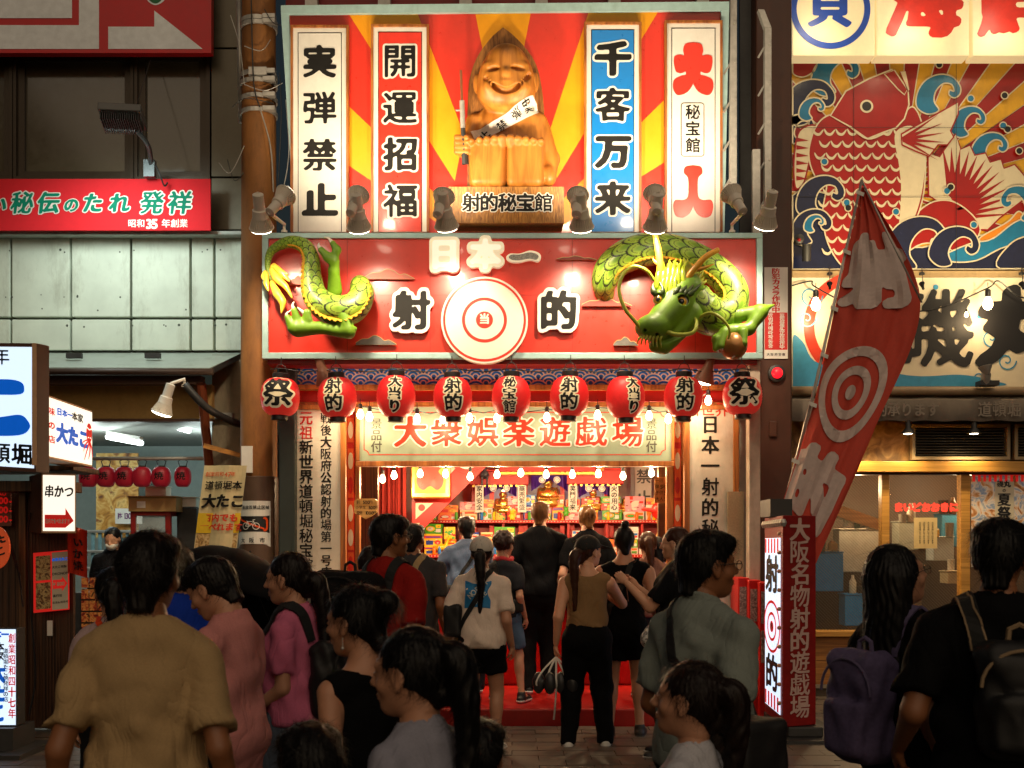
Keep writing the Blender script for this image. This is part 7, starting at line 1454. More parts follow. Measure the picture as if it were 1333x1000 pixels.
def hair_parts(kind, h, seed=0):
    rs = np.random.RandomState(seed); f = Field((-.2, -.34, -.72 if kind in ('pony', 'long', 'lowpony', 'cappony') else -.24), (.2, .17, .24), h)
    if kind in ('long',): f.ell((0, -.03, .03), (.092, .105, .105), .02)
    else: f.ell((0, -.026, .036), (.087, .102, .098), .02)
    if kind == 'short':
        f.ell((0, .02, .085), (.072, .085, .045), .03); f.cone((0, -.06, -.02), (0, -.075, -.09), .055, .04, .03); 
        for i in range(10): a = rs.uniform(-2.6, 2.6); f.ell((.06*math.sin(a), -.01+.07*math.cos(a), .078+.015*rs.rand()), (.026, .026, .022), .02)
    if kind == 'curly':
        for i in range(90):
            a, b = rs.uniform(0, 6.28), rs.uniform(-.5, 1.3); f.ell((.088*math.cos(a)*math.cos(b), -.026+.1*math.sin(a)*math.cos(b), .036+.098*math.sin(b)), (.019, .019, .019), .006)
    if kind in ('pony', 'cappony', 'lowpony'):
        z0 = .03 if kind == 'pony' else -.03; P = [(0, -.115, z0), (0, -.15, z0+.005), (.005, -.165, z0-.1), (.01, -.16, z0-.24), (.0, -.15, z0-.4)]; P = [tuple(p) for p in smooth3(P, 3)]; rr = np.interp(np.linspace(0, 1, len(P)), [0, .15, .5, 1], [.022, .04, .036, .012])
        for i in range(len(P)-1): f.cone(P[i], P[i+1], rr[i], rr[i+1], .02)
        for k_ in range(6):
            o = rs.uniform(-.018, .018, 2); 
            for i in range(3, len(P)-1): f.cone(np.array(P[i])+[o[0], o[1], -.02], np.array(P[i+1])+[o[0]*1.3, o[1], -.03], .012, .008, .008)
        f.cone((0, -.05, 0), (0, -.09, -.06), .06, .035, .03)
    if kind == 'bun': f.ell((0, -.135, .06), (.045, .045, .045), .015); f.cone((0, -.06, -.02), (0, -.09, -.07), .055, .035, .03)
    if kind == 'topbun': f.ell((0, -.07, .15), (.034, .034, .034), .012); f.cone((0, -.06, -.02), (0, -.08, -.08), .055, .035, .03); f.cone((0, -.05, .12), (0, -.07, .15), .03, .03, .01)
    if kind == 'bob':
        f.cone((-.06, -.03, .02), (-.062, -.02, -.1), .042, .028, .02).cone((.06, -.03, .02), (.062, -.02, -.1), .042, .028, .02).cone((0, -.06, 0), (0, -.07, -.11), .07, .05, .03)
    if kind == 'long':
        for sd in (-1, 1): f.cone((sd*.05, -.05, .0), (sd*.06, -.13, -.32), .062, .05, .03); f.cone((sd*.06, -.13, -.32), (sd*.045, -.15, -.64), .05, .018, .03)
        f.cone((0, -.07, 0), (0, -.16, -.35), .075, .06, .03); f.cone((0, -.16, -.35), (0, -.17, -.68), .06, .025, .03)
    # face and ears stay free
    fz = .0 if kind in ('bob', 'long') else .0
    f.ell((0, .105, -.045), (.07 if kind != 'long' else .066, .1, .1), .012, 'sub')
    if kind not in ('bob', 'long'):
        for sd in (-1, 1): f.ell((sd*.092, .008, -.02), (.03, .035, .05), .012, 'sub')
        if kind in ('short', 'curly'): f.cut((0, -.08, -.105), (0, -.25, -1)); f.cut((0, .03, -.035), (0, .55, -1)) if False else None
        f.ell((0, .04, -.14), (.1, .09, .1), .02, 'sub')
    else: f.ell((0, .06, -.13), (.045, .07, .09), .01, 'sub')
    f.warp(lambda x, y, z: .0028*np.sin(95*np.arctan2(x, y+.03+1e-6)*.35+z*24+2*np.sin(z*31+seed))+.002*np.sin(160*x+30*z)*np.sin(50*z+40*y))
    return f.polys()
def strands(v, q, n, ln, rs, Rm, c, s, width=.0011):
    """short loose hairs lifting off the hair mass"""
    if not len(v): return None
    ctr = v.mean(0); idx = rs.choice(len(v), n); vs = []; fs = []; down = np.array(Rm.inverted() @ Vector((0, 0, -1)))
    for i in idx:
        p = v[i]; nn = p-np.array([0, -.02, .03]); nn /= np.linalg.norm(nn)+1e-9; t = down*1.0+rs.normal(0, .35, 3); t -= nn*t.dot(nn); t /= np.linalg.norm(t)+1e-9
        w = np.cross(nn, t)*width; L_ = ln*rs.uniform(.5, 1.3); o = len(vs); pr = p-nn*.003
        for k_ in range(4):
            a = k_/3; cc = pr+t*L_*a+nn*(.016*a*rs.uniform(.1, 1.5)-.007*a*a); ww = w*(1-a*.8); vs += [cc-ww, cc+ww]
        fs += [(o+2*k_, o+2*k_+1, o+2*k_+3, o+2*k_+2) for k_ in range(3)]
    return np.array(vs), np.array(fs)
hairm = {}
def hairmat(h):
    m = mat('hair_'+h, rgb(h), .45, var=.3, scale=60, stretch=(1, 1, .15), bump=.15, spec=.25); return m
def folds(amp, seed):
    ph = seed*1.7
    amp *= .85
    return lambda x, y, z: amp*(np.sin(17*x+5*np.sin(6*z+ph)+ph)*np.sin(9*z+7*x+6*y+ph)+.55*np.sin(30*z-38*np.abs(x)+9*np.sin(8*y+ph))*np.sin(5*z+ph+3*x)+.3*np.sin(55*x+20*z+ph)*np.sin(8*z+11*y)+.7*(.6-np.sqrt(np.abs(np.sin(8*x*np.sign(x+.01)+15*z+4*np.sin(7*z+6*y+ph))))))
def person(label, px, ytop, D, yaw, hair='short', hcol='0c0806', skin=('mid', 'b98568'), top='2a2a2c', topk='tee', bot='101012', botk='trousers', shoes='181818', z0=0, lean=0, arms=None, feet=None, hy=0, hp=0, glasses=False, bulk=1.0, female=False, vox=None, mask=False, cap=None, tuck=False, cat='person', legs=True, hairseed=0, toplen=.49, extra=None, loose=1.0):
    H = CH+(HY-ytop)*D/F-z0; 
    if hair == 'topbun': H -= .03
    ha = 1.0 if H > 1.5 else .96; S = (H-.235*ha)/1.465; hs = ha/S; far = D > 7; h_b = vox or (.013 if D < 5 else .017 if D < 8 else .02); h_h = .006 if D < 5 else .008 if D < 8 else .0105
    Mw = Matrix.Translation((X(px, D), D, z0)) @ rotz(R(yaw)); sw = .176*bulk*(.91 if female else 1); hw = .088
    root = thing('person', label, 'person'); root.location = (0, 0, 0)
    lz = Vector((math.sin(0), math.sin(R(lean)), math.cos(R(lean))))
    hip = Vector((0, -.02, .90)); 
    def up_(z, y=0, x=0): return hip+lz*(z-.90)+Vector((x, y*math.cos(R(lean)), -y*math.sin(R(lean))))
    cb = bulk; f = Field((-.62, -.55, -.02), (.62, .62, 1.75), h_b/S)
    tor = [((0, -.0, .93), (0, .0, 1.0), .115*cb, .105*cb, (1.32, .95, 1)), ]
    T = lambda: None
    def torso(f, o, k_=.04, gl=True):
        f.cone(tuple(up_(.90)), tuple(up_(1.02)), .108*cb+o, .1*cb+o, k_, (1.22, .95, 1)); f.cone(tuple(up_(1.04)), tuple(up_(1.27, -.005)), .102*cb+o, .116*cb+o, k_, (1.16, .84, 1))
        [f.cone(tuple(up_(1.395, -.015, q_*.03)), tuple(up_(1.345, -.012, q_*(sw-.02))), .056+o, .044+o, .04) for q_ in (-1, 1)]
        f.cone(tuple(up_(1.40, -.02, 0)), tuple(up_(1.47, -.012)), .066+o, .05+o*.5, .04)
        if female: 
            for sx_ in (-1, 1): f.ell(tuple(up_(1.24, .085, sx_*.07)), (.065+o*.5, .055+o*.5, .065+o*.5), .04)
        if gl: f.ell(tuple(up_(.90, -.06, .07)), (.09+o, .085+o, .1+o), .04); f.ell(tuple(up_(.90, -.06, -.07)), (.09+o, .085+o, .1+o), .04)
        else: f.ell(tuple(up_(.91, -.055, 0)), (.15+o, .105+o, .13), .05)
    torso(f, 0)
    A = arms or {}; aj = {}
    for sd, nm in ((-1, 'L'), (1, 'R')):
        sh = up_(1.335, -.015, sd*sw); off = A.get(nm, (.045, .03, -.50)); wt = sh+Vector((sd*off[0] if len(off) < 5 else off[0], off[1], off[2])); hint = off[3] if len(off) > 3 else (sd*.12, -1, -.1)
        el, wr = ik(sh, wt, .285, .25, hint); aj[nm] = (sh, el, wr, sd, A.get(nm+'c', .55), A.get(nm+'p', None))
        f.cone(tuple(sh), tuple(el), .048*cb, .038*cb, .03); f.cone(tuple(el), tuple(wr), .038*cb, .025, .015)
    FT = feet or ((-.10, .0), (.10, .04)); lj = []
    for sd, ft in zip((-1, 1), FT):
        hj = hip+Vector((sd*hw, 0, -.02)); an = Vector((ft[0], ft[1], .085 if len(ft) < 3 else ft[2])); kn, an = ik(hj, an, .415, .405, (0, 1, 0)); lj.append((hj, kn, an, sd))
        if legs: f.cone(tuple(hj), tuple(kn), .082*cb, .052*cb, .04); f.cone(tuple(kn), tuple(an), .053*cb, .034, .02); f.ell(tuple(kn+(an-kn)*.28+Vector((0, -.018, 0))), (.045*cb, .048*cb, .1), .03); f.cone(tuple(an), tuple(an+Vector((sd*.02, .15, -.055))), .036, .028, .02)
    Rm = Matrix.Rotation(R(hy), 4, 'Z') @ Matrix.Rotation(R(hp-lean*.6), 4, 'X') @ Matrix.Scale(hs, 4); hc = up_(1.455, -.012)+Rm @ Vector((0, .027, .127)); f.cone(tuple(up_(1.39, -.02)), tuple(hc+Rm @ Vector((0, -.032, -.075))), .058, .05*hs, .03)
    parts = [f.polys()]
    parts.append(head_parts(hc, Rm, 1.0, h_h, female))
    for nm in 'LR':
        sh, el, wr, sd, cu, pal = aj[nm]; d_ = (wr-el).normalized(); pn = Vector(pal) if pal else (Vector((-sd, .15, 0))); parts.append(hand_parts(wr+d_*.012, d_, pn, sd, cu, .92 if not female else .84))
    MS = Mw @ Matrix.Diagonal((S, S, S, 1)); sk = skinm(*skin)
    body = link('body', npmesh('body', parts, [sk], MS), root)
    def part(name, P, mt, pr=root): 
        if len(P[0]): return link(name, npmesh(name, [P], [mt], MS), pr)
    # eyes
    if D < 7:
        E_ = MB()
        for sx_ in (-1, 1): cc = Vector((sx_*.031, .0772, .008)); E_.lathe(Rm @ cc+hc, [(.0104*math.sin(R(t_)), .0104*math.cos(R(t_))) for t_ in (100, 60, 40, 30)], 12, Rm @ Vector((0, 1, 0)), 0); E_.lathe(Rm @ cc+hc, [(.0106*math.sin(R(t_)), .0106*math.cos(R(t_))) for t_ in (40, 20, 1)], 12, Rm @ Vector((0, 1, 0)), 1)
        E_.v = [tuple(MS @ Vector(v)) for v in E_.v]; E_.build('eye', [mat('eye_white', (.4, .36, .33), .3, bump=0), mat('iris_dark', (.015, .01, .008), .15)], root, smooth=True)
    # hair
    hm = hairmat(hcol); hk = hair
    if cap: hk = 'cappony' if 'pony' in hair else hair
    v, q = hair_parts(hk, .0065 if D < 5 else .009 if D < 8 else .012, hairseed+len(label)); An = np.array(Rm.to_3x3()); hv = v @ An.T+np.array(hc); PP = [(hv, q)]
    ns = 2400 if D < 4.5 else 900 if D < 7 else 250
    sq_ = strands(v, q, ns, .05 if hair == 'short' else .07, np.random.RandomState(len(label)), Rm, hc, 1, .0009 if D < 5 else .0016)
    if sq_ is not None: PP.append((sq_[0] @ An.T+np.array(hc), sq_[1]))
    link('hair', npmesh('hair', PP, [hm], MS), root)
    # top
    hz = {'tee': 1.0, 'long': 1.0, 'tank': 1.0}.get(topk, 1.0); lo = .019*loose if topk != 'tank' else .013; g = Field((-.62, -.55, .5), (.62, .62, 1.56), h_b/S*.9)
    torso(g, lo, .05, topk == 'tank'); hem = 1.395-toplen-.05 if topk != 'crop' else 1.02
    if topk != 'tank' and loose >= 1: g.cone(tuple(up_(1.25)), tuple(up_(hem-.02, -.01)), .112*cb+lo, .118*cb+lo*1.4, .05, (1.2, .92, 1))
    if topk in ('tee', 'polo', 'long'):
        for nm in 'LR':
            sh, el, wr, sd, cu, pal = aj[nm]; fr_ = .78*(1.1 if loose > 1.3 else 1.0)
            if topk == 'long': g.cone(tuple(sh), tuple(el), .066*cb, .056*cb, .03); e2 = el.lerp(wr, .9); g.cone(tuple(el), tuple(e2), .056*cb, .038, .02)
            else:
                e2 = sh.lerp(el, fr_); e3 = sh.lerp(el, fr_+.25); gs = g.clone(); gs.cone(tuple(sh), tuple(e3), .056*cb+lo*.3, .058*cb*(1+.15*(loose-1))+lo*.4, .0)
                ad = (el-sh).normalized(); gs.cut(tuple(e2), tuple(ad));  g.join(gs, .014)
    if topk == 'tank':
        for nm in 'LR': sh = aj[nm][0]; g.cone(tuple(sh+Vector((aj[nm][3]*.055, .0, .02))), tuple(sh+Vector((aj[nm][3]*.06, 0, -.12))), .058, .055, .02, op='sub')
    g.warp(folds(.0085*min(loose, 1.5), len(label)*.7)); g.cut(tuple(up_(hem)), tuple(-lz)); nb = up_(1.455, .0); nn_ = lz+Vector((0, .28, 0)); g.cut(tuple(up_(1.462 if topk != 'tank' else 1.43, .0)), tuple(nn_))
    if topk == 'tank': g.ell(tuple(up_(1.44, 0)), (.1, .12, .07), .02, 'sub')
    g.ell(tuple(up_(1.475, -.005)), (.066, .062, .045), .006, 'sub')
    tm = top if not isinstance(top, str) else cloth('cloth_'+top, rgb(top))
    shirt = part('shirt', g.polys(), tm)
    if topk == 'polo':
        g2 = Field((-.15, -.15, 1.38), (.15, .15, 1.56), .006); g2.cone(tuple(up_(1.435, -.01)), tuple(up_(1.485, -.02)), .075, .06, 0); g2.cut(tuple(up_(1.478)), tuple(lz+Vector((0, .3, 0)))); g2.ell(tuple(up_(1.5, 0)), (.055, .055, .08), .0, 'sub'); part('collar', g2.polys(), tm)
    # bottoms
    b = Field((-.5, -.5, -.02), (.5, .6, 1.12), h_b/S)
    if legs:
        cutp = {'trousers': None, 'shorts': .55, 'longshorts': .6, 'hot': .32}[botk]
        b.cone(tuple(up_(.86)), tuple(up_(.99)), .125*cb, .112*cb, .04, (1.34, .98, 1)); 
        for sx_ in (-1, 1): b.ell(tuple(up_(.89, -.06, sx_*.07)), (.1, .095, .11), .04)
        for hj, kn, an, sd in lj:
            wide = .012 if botk == 'trousers' else .026
            if cutp is None: b.cone(tuple(hj), tuple(kn), .1*cb, .08*cb, .04); b.cone(tuple(kn), tuple(an+Vector((0, 0, -.03))), .08*cb, .066, .03); b.ell(tuple(kn+(an-kn)*.28+Vector((0, -.018, 0))), (.062*cb, .066*cb, .13), .03)
            else:
                e = hj.lerp(kn, cutp+.4); bs = b.clone(); bs.cone(tuple(hj), tuple(e), .094*cb, .082*cb+wide*.5, 0); bs.cut(tuple(hj.lerp(kn, cutp+.25)), tuple((kn-hj).normalized())); b.join(bs, .04)
        b.warp(folds(.006, len(label)*.3+2)); b.cut(tuple(up_(1.03 if not (topk in ('tank', 'crop')) else 1.06)), (0, 0, 1)); b.cut((0, 0, .035), (0, 0, -1))
        bm = bot if not isinstance(bot, str) else cloth('cloth_'+bot, rgb(bot))
        part('trousers' if botk == 'trousers' else 'shorts', b.polys(), bm)
        if D > 5.5:
            for hj, kn, an, sd in lj:
                s_ = Field(tuple(an+Vector((-.1, -.12, -.12))), tuple(an+Vector((.1, .27, .08))), .009); t_ = Vector((sd*.02, .17, -.052)); s_.cone(tuple(an+Vector((0, -.035, -.048))), tuple(an+t_), .04, .036, .02, (1, 1, .95)); s_.cone(tuple(an), tuple(an+Vector((0, 0, -.04))), .045, .044, .02); s_.cut((0, 0, .004), (0, 0, -1)); s_.cut(tuple(an+Vector((0, 0, .03))), (0, 0, 1))
                so_ = Field(tuple(an+Vector((-.1, -.12, -.12))), tuple(an+Vector((.1, .27, .08))), .009); so_.cone(tuple(an+Vector((0, -.038, -.05))), tuple(an+t_+Vector((0, .005, 0))), .044, .041, .02); so_.cut((0, 0, .032), (0, 0, 1)); so_.cut((0, 0, .002), (0, 0, -1))
                shm = mat('shoe_'+shoes, rgb(shoes), .5, var=.15); sho = part('shoe', s_.polys(), shm)
                if sho and shoes != 'sandal': part('sole', so_.polys(), mat('sole_white' if shoes in ('181818', 'd8d4cc') else 'sole_dark', (.6, .58, .54) if shoes in ('181818', 'd8d4cc') else (.03, .03, .03), .5), sho)
    def head_part(name, mbx, mt, sm=True): mbx.v = [tuple(MS @ (Rm @ Vector(v)+hc)) for v in mbx.v]; return mbx.build(name, mt, root, smooth=sm)
    if glasses:
        m = MB()
        for sx_ in (-1, 1): m.tube([(sx_*.033+.021*math.cos(t_), .106, .006+.017*math.sin(t_)) for t_ in np.linspace(0, 6.283, 18)], .0018, 6, cap=False); m.tube([(sx_*.055, .105, .012), (sx_*.074, .06, .012), (sx_*.082, -.01, .008)], .0018, 5)
        m.tube([(-.012, .108, .01), (.012, .108, .01)], .0016, 5); head_part('glasses', m, mat('glasses_metal', (.25, .2, .16), .25, metal=.8), False)
    if mask:
        g3 = Field((-.09, -.02, -.12), (.09, .15, .03), .006); g3.ell((0, .04, -.05), (.066, .08, .062), .01).ell((0, .085, -.03), (.03, .035, .03), .02); g3.cut((0, .02, 0), (0, -1, 0)); g3.cut((0, 0, -.008), (0, .2, 1)); v, q = g3.polys(); m = MB(); m.v = [tuple(x) for x in v]; m.f = [tuple(x) for x in q]; m.m = [0]*len(q); head_part('face_mask', m, white)
    if cap:
        g4 = Field((-.13, -.16, -.03), (.13, .26, .17), .008 if D > 5 else .006); g4.ell((0, -.018, .04), (.094, .112, .102), .01); g4.cut((0, 0, .028), (0, .12, -1)); g4.rbox((0, .12, .045), (.07, .07, .006), .005, .01, M=Matrix.Rotation(R(-12), 3, 'X')); v, q = g4.polys(); m = MB(); m.v = [tuple(x) for x in v]; m.f = [tuple(x) for x in q]; m.m = [0]*len(q); head_part('cap', m, mat('cap_'+cap, rgb(cap), .8, var=.1, scale=150, bump=.1))
    root['_x'] = 0; del root['_x']
    return dict(root=root, M=MS, up=up_, aj=aj, lj=lj, shirt=shirt, body=body, hc=hc, Rm=Rm, S=S, sw=sw)
def strapm(nm, h): return mat('strap_'+nm, rgb(h), .8, var=.1, scale=120, bump=.08)
def ribbon_on(P, pts, w, mt, name='strap', parent=None, th=.006, n=22, off=.004, out=True):
    """strap laid over the torso surface: points in body-local space projected on the shirt"""
    me = P['shirt'].data; bv = BVHTree.FromPolygons([v.co for v in me.vertices], [tuple(p.vertices) for p in me.polygons]); Q = smooth3([P['M'] @ Vector(p) for p in pts], n//max(1, len(pts)-1)); m = MB(); R_ = []
    for i, p in enumerate(Q):
        co, nn, _, _ = bv.find_nearest(p); 
        if co is None: co, nn = p, Vector((0, -1, 0))
        if (co-p).length > .12: co = p
        R_.append((co+nn*off, nn))
    for i, (p, nn) in enumerate(R_):
        t = (R_[min(i+1, len(R_)-1)][0]-R_[max(i-1, 0)][0]).normalized(); s_ = t.cross(nn).normalized()*w/2
        m.v += [tuple(p-s_), tuple(p+s_), tuple(p+s_+nn*th), tuple(p-s_+nn*th)]
    for i in range(len(R_)-1):
        for a, b in ((0, 1), (1, 2), (2, 3), (3, 0)): m.f.append((i*4+a, i*4+b, i*4+4+b, i*4+4+a)); m.m.append(0)
    return m.build(name, mt, parent)
def backpack(P, label, col, c=(0, -.21, 1.16), hb=(.15, .085, .21), trim=None, straps=True, pocket=True):
    t = thing('backpack', label, 'backpack'); M_ = P['M']; up_ = P['up']; cc = up_(c[2], c[1], c[0]); f = Field(tuple(cc-Vector((hb[0]+.06, hb[1]+.1, hb[2]+.06))), tuple(cc+Vector((hb[0]+.06, hb[1]+.06, hb[2]+.08))), .012)
    f.rbox(tuple(cc), hb, .06, .02); 
    if pocket: f.rbox(tuple(cc+Vector((0, -hb[1]-.005, -hb[2]*.35))), (hb[0]*.78, .035, hb[2]*.5), .03, .012)
    f.warp(folds(.011, 3)); mt = mat('bag_'+col, rgb(col), .8, var=.2, scale=60, bump=.12, spec=.2); link('bag_body', npmesh('bag_body', [f.polys()], [mt], M_), t)
    sw = P['sw']; tm_ = strapm(trim or col, trim or col)
    if straps:
        for s_ in (-1, 1): ribbon_on(P, [up_(1.28, -.13, s_*sw*.42), up_(1.40, -.10, s_*sw*.5), up_(1.455, -.01, s_*sw*.55), up_(1.38, .1, s_*sw*.62), up_(1.2, .14, s_*sw*.7)], .05, tm_ if not trim else strapm('k', '101010'), 'shoulder_strap', t, .01)
    m = MB(); q = [cc+Vector((hb[0]*.98*math.cos(a), -hb[1]-.004+.0*a, hb[2]*.25+hb[2]*.62*math.sin(a))) for a in np.linspace(0, math.pi, 14)]; m.tube([M_ @ p for p in q], .006, 6); m.build('zip', tm_, t); m = MB(); m.tube([M_ @ (cc+Vector((x, .02, hb[2]+z_))) for x, z_ in ((-.035, -.01), (-.03, .035), (0, .05), (.03, .035), (.035, -.01))], .009, 6); m.build('top_handle', tm_, t)
    return t
def sling(P, label, col, side=1, bag=None, w=.035, back=True, bagname='shoulder_bag'):
    """cross-body strap from one shoulder to the other hip, with its bag"""
    t = thing(bagname, label, 'bag'); u = P['up']; s = side; sw = P['sw']; sm = strapm(col, col)
    ribbon_on(P, [u(1.455, -.01, s*sw*.45), u(1.38, -.12, s*sw*.25), u(1.25, -.14, 0), u(1.1, -.14, -s*.1), u(.98, -.12, -s*.16)], w, sm, 'strap', t, .006)
    ribbon_on(P, [u(1.455, -.01, s*sw*.45), u(1.38, .11, s*sw*.3), u(1.25, .15, 0), u(1.08, .14, -s*.12), u(.98, .1, -s*.17)], w, sm, 'strap', t, .006)
    if bag:
        c_, hb = bag; cc = u(c_[2], c_[1], c_[0]); f = Field(tuple(cc-Vector(hb)-Vector((.04, .04, .04))), tuple(cc+Vector(hb)+Vector((.04, .04, .04))), .011); f.rbox(tuple(cc), hb, .03); f.warp(folds(.005, 5)); link('bag_body', npmesh('bag_body', [f.polys()], [mat('bag_'+col, rgb(col), .6, var=.2, bump=.1)], P['M']), t)
    return t
def decal(P, draw, cx, cz, sc, off=.004, mats=(), name='back_print'):
    """flat print laid over the shirt back: draw(mb, frame) in centimetre-like units"""
    me = P['shirt'].data; bv = BVHTree.FromPolygons([v.co for v in me.vertices], [tuple(p.vertices) for p in me.polygons]); M_ = P['M']; d0 = (M_.to_3x3() @ Vector((0, 1, 0))).normalized()
    def fr(u, v, z=0):
        p = M_ @ (P['up'](cz, 0, cx)+Vector((u*sc, 0, v*sc))); h = bv.ray_cast(p-d0*.6, d0); q = h[0] if h[0] is not None else p-d0*.12; return q-d0*(off+z)
    m = MB(); draw(m, fr); return m.build(name, list(mats), P['root'])
DS = (-.10, -.02), (.11, .03)
# ---- customers at the counter (on the red step)
ST = .165
P = person('tall blond young man in black t-shirt and cargo trousers at the counter', 702, 655, 11.3, 8, 'short', '6a4420', ('fair', 'd49c7c'), '0e0e10', bot='141414', z0=ST, hy=-22, arms={'R': (.02, .26, -.22), 'L': (.06, .22, -.25)}, bulk=1.06)
P = person('blond woman with a low bun in a black t-shirt at the counter', 764, 660, 11.25, 5, 'bun', '8a5c30', ('fair', 'd49c7c'), '0e0e10', bot='141416', z0=ST, hy=8, female=True, arms={'L': (.1, .1, -.42), 'R': (.06, .22, -.25)})
P = person('man in a slate blue t-shirt leaning over the counter with a thin black strap', 610, 672, 11.3, 12, 'short', '0a0808', ('mid', 'b98568'), '5a6a84', bot='181a20', z0=ST, lean=12, arms={'L': (.12, .3, -.28), 'R': (-.0, .36, -.18)}, bulk=1.05, loose=1.5)
sling(P, 'black cross strap bag of the slate blue shirt man', '0c0c0c', 1, ((-.17, -.1, .95), (.09, .05, .07)))
P = person('curly haired person in a dark jacket top and denim shorts stepping at the counter', 656, 694, 10.75, -18, 'curly', '2c1810', ('mid', 'b98568'), '26262a', bot='4a6078', botk='longshorts', z0=ST, hy=-10, female=True, arms={'R': (.07, .03, -.48), 'L': (.05, .2, -.3)}, feet=((-.12, .03), (.22, -.1)), shoes='181818')
sling(P, 'black waist pouch on the person in denim shorts', '0c0c0c', -1, ((.17, -.06, .98), (.07, .05, .07)))
m = MB(); m.tube([P['M'] @ (P['up'](1.45, 0)+Vector((.085*math.cos(a), .075*math.sin(a), .01*math.sin(3*a)))) for a in np.linspace(0, 6.28, 20)], .026, 8); tag(m.build('red_towel', mat('towel_red', rgb('b02830'), .9, var=.3, scale=60, bump=.2), smooth=True), 'red towel round the neck of the curly haired person', 'towel')
P = person('dark haired person in a grey striped top beside the horned mask', 855, 700, 11.0, 10, 'bob', '0c0a0a', ('mid', 'b98568'), speck('stripe_grey', [rgb('5a4a60'), rgb('908098'), rgb('4a3c50')], 30), bot='202028', z0=ST, female=True, hp=-10)
P = person('brown haired person half hidden between the black tops at the right', 843, 694, 10.9, 0, 'pony', '4a2814', ('fair', 'd49c7c'), '8a6050', bot='202028', z0=ST, female=True)
P = person('staff member in a bright red happi coat bending over the left of the counter', 556, 726, 12.75, 150, 'short', '0a0808', ('mid', 'b98568'), 'c01812', 'long', bot='141414', z0=ST, lean=30, bulk=1.1, hp=-20, loose=1.4)
# ---- middle row
P = person('man in a charcoal grey t-shirt with a tan sling at the left of the queue', 539, 684, 9.5, -8, 'short', '0c0a08', ('tan', '8a5838'), '3c3a3c', bot='202020', arms={'R': (.06, .02, -.5)}, bulk=1.12, hy=-12)
sling(P, 'tan webbing sling across the charcoal shirt man', 'a08860', 1, None, .05)
P = person('woman in a white cap, cream t-shirt with a blue back print and black shorts', 628, 701, 8.9, -12, 'pony', '140c0a', ('mid', 'b98568'), 'e4d0c0', bot='0e0e10', botk='hot', cap='c8c0b4', hy=8, female=True, arms={'R': (.06, .06, -.48), 'L': (.1, .12, -.4)}, feet=((-.13, .0), (.10, .03)), bulk=1.08, loose=1.1, shoes='d8d4cc', toplen=.5)
def pr(m, fr):
    m.poly([rect(-9, -9, 8, 8)], fr, .0, 0, 0, grid=2); text(m, 'NORTH', fr, -4.6, -1.2, 3.7, 1, z=.003, rot=.75, bx=2, by=2, down=False, sx=.85, grid=1.2); text(m, 'FACE', fr, -1.2, -4.6, 3.7, 1, z=.003, rot=.75, bx=2, by=2, down=False, sx=.85, grid=1.2)
decal(P, pr, .0, 1.27, .0125, mats=(mat('print_sky_blue', rgb('2078b0'), .6), mat('print_pale', rgb('c8c8c0'), .6)))
sling(P, 'black shoulder bag hanging at the left hip of the white capped woman', '0c0c0e', 1, ((-.21, -.07, 1.06), (.07, .08, .13)), .04)
m = MB(); f = Field((-.12, -.12, -.2), (.12, .12, .12), .01); [f.cone((.07*math.sin(i*1.9), .03*math.cos(i*2.3), .1), (.05*math.sin(i*2.7), .04*math.cos(i*1.3), -.17), .022, .03, .012) for i in range(6)]; o = link('ochre_garment', npmesh('ochre_garment', [f.polys()], [mat('ochre_cloth', rgb('7a5c28'), .85, var=.25, bump=.15)], Matrix.Translation(P['M'] @ Vector((-.25, -.08, .82))))); tag(o, 'crumpled ochre garment hanging from the black shoulder bag', 'clothing')
P = person('woman in a black cap, tan sleeveless top and wide black trousers', 764, 700, 9.15, -4, 'lowpony', '3a2014', ('fair', 'd49c7c'), '8a6c4a', 'tank', '0c0c0e', cap='141414', hy=-50, female=True, arms={'L': (.07, .03, -.5), 'R': (-.1, .26, -.05, (1, -.3, -.6)), 'Rc': 1.0}, feet=((-.15, -.02), (.15, .05)), bulk=1.12, shoes='d8d4cc', toplen=.36)
q = thing('headphones_bag', 'black and white wire-handled bag held low by the woman in the tan top', 'bag'); w0 = P['M'] @ (P['aj']['L'][2]+Vector((0, .02, -.1))); m = MB()
for i in range(5): m.tube(smooth3([w0, w0+Vector((-.10+i*.05, -.02, -.10)), w0+Vector((-.16+i*.08, -.03+.02*(i % 2), -.20)), w0+Vector((-.13+i*.07, .02, -.27))], 5), .008, 6)
m.build('white_handle', white, q); f = Field((-.22, -.1, -.14), (.22, .1, .12), .011); [f.ell((-.14+i*.09, .02*(-1)**i, -.02), (.05, .045, .09), .01) for i in range(4)]; link('pouch', npmesh('pouch', [f.polys()], [mat('pouch_black', (.02, .02, .022), .35)], Matrix.Translation(w0+Vector((0, 0, -.19)))), q); m = MB(); m.tube([w0+Vector((.0, -.04, -.25)), w0+Vector((-.01, -.05, -.4)), w0+Vector((-.02, -.04, -.5))], .008, 5); m.build('dangling_strap', steel, q)
P = person('person with a top bun in black sleeveless top, short shorts and sandals', 813, 683, 9.6, -8, 'topbun', '0c0a08', ('mid', 'b98568'), '0c0c0e', 'tank', '0c0c0e', 'hot', hy=10, arms={'L': (.05, .24, -.22), 'R': (.06, .12, -.4)}, feet=((-.12, -.03), (.12, .06)), bulk=1.1, shoes='1c1410', toplen=.52)
sling(P, 'black crossbody strap of the person with the top bun', '101010', 1, None, .045)
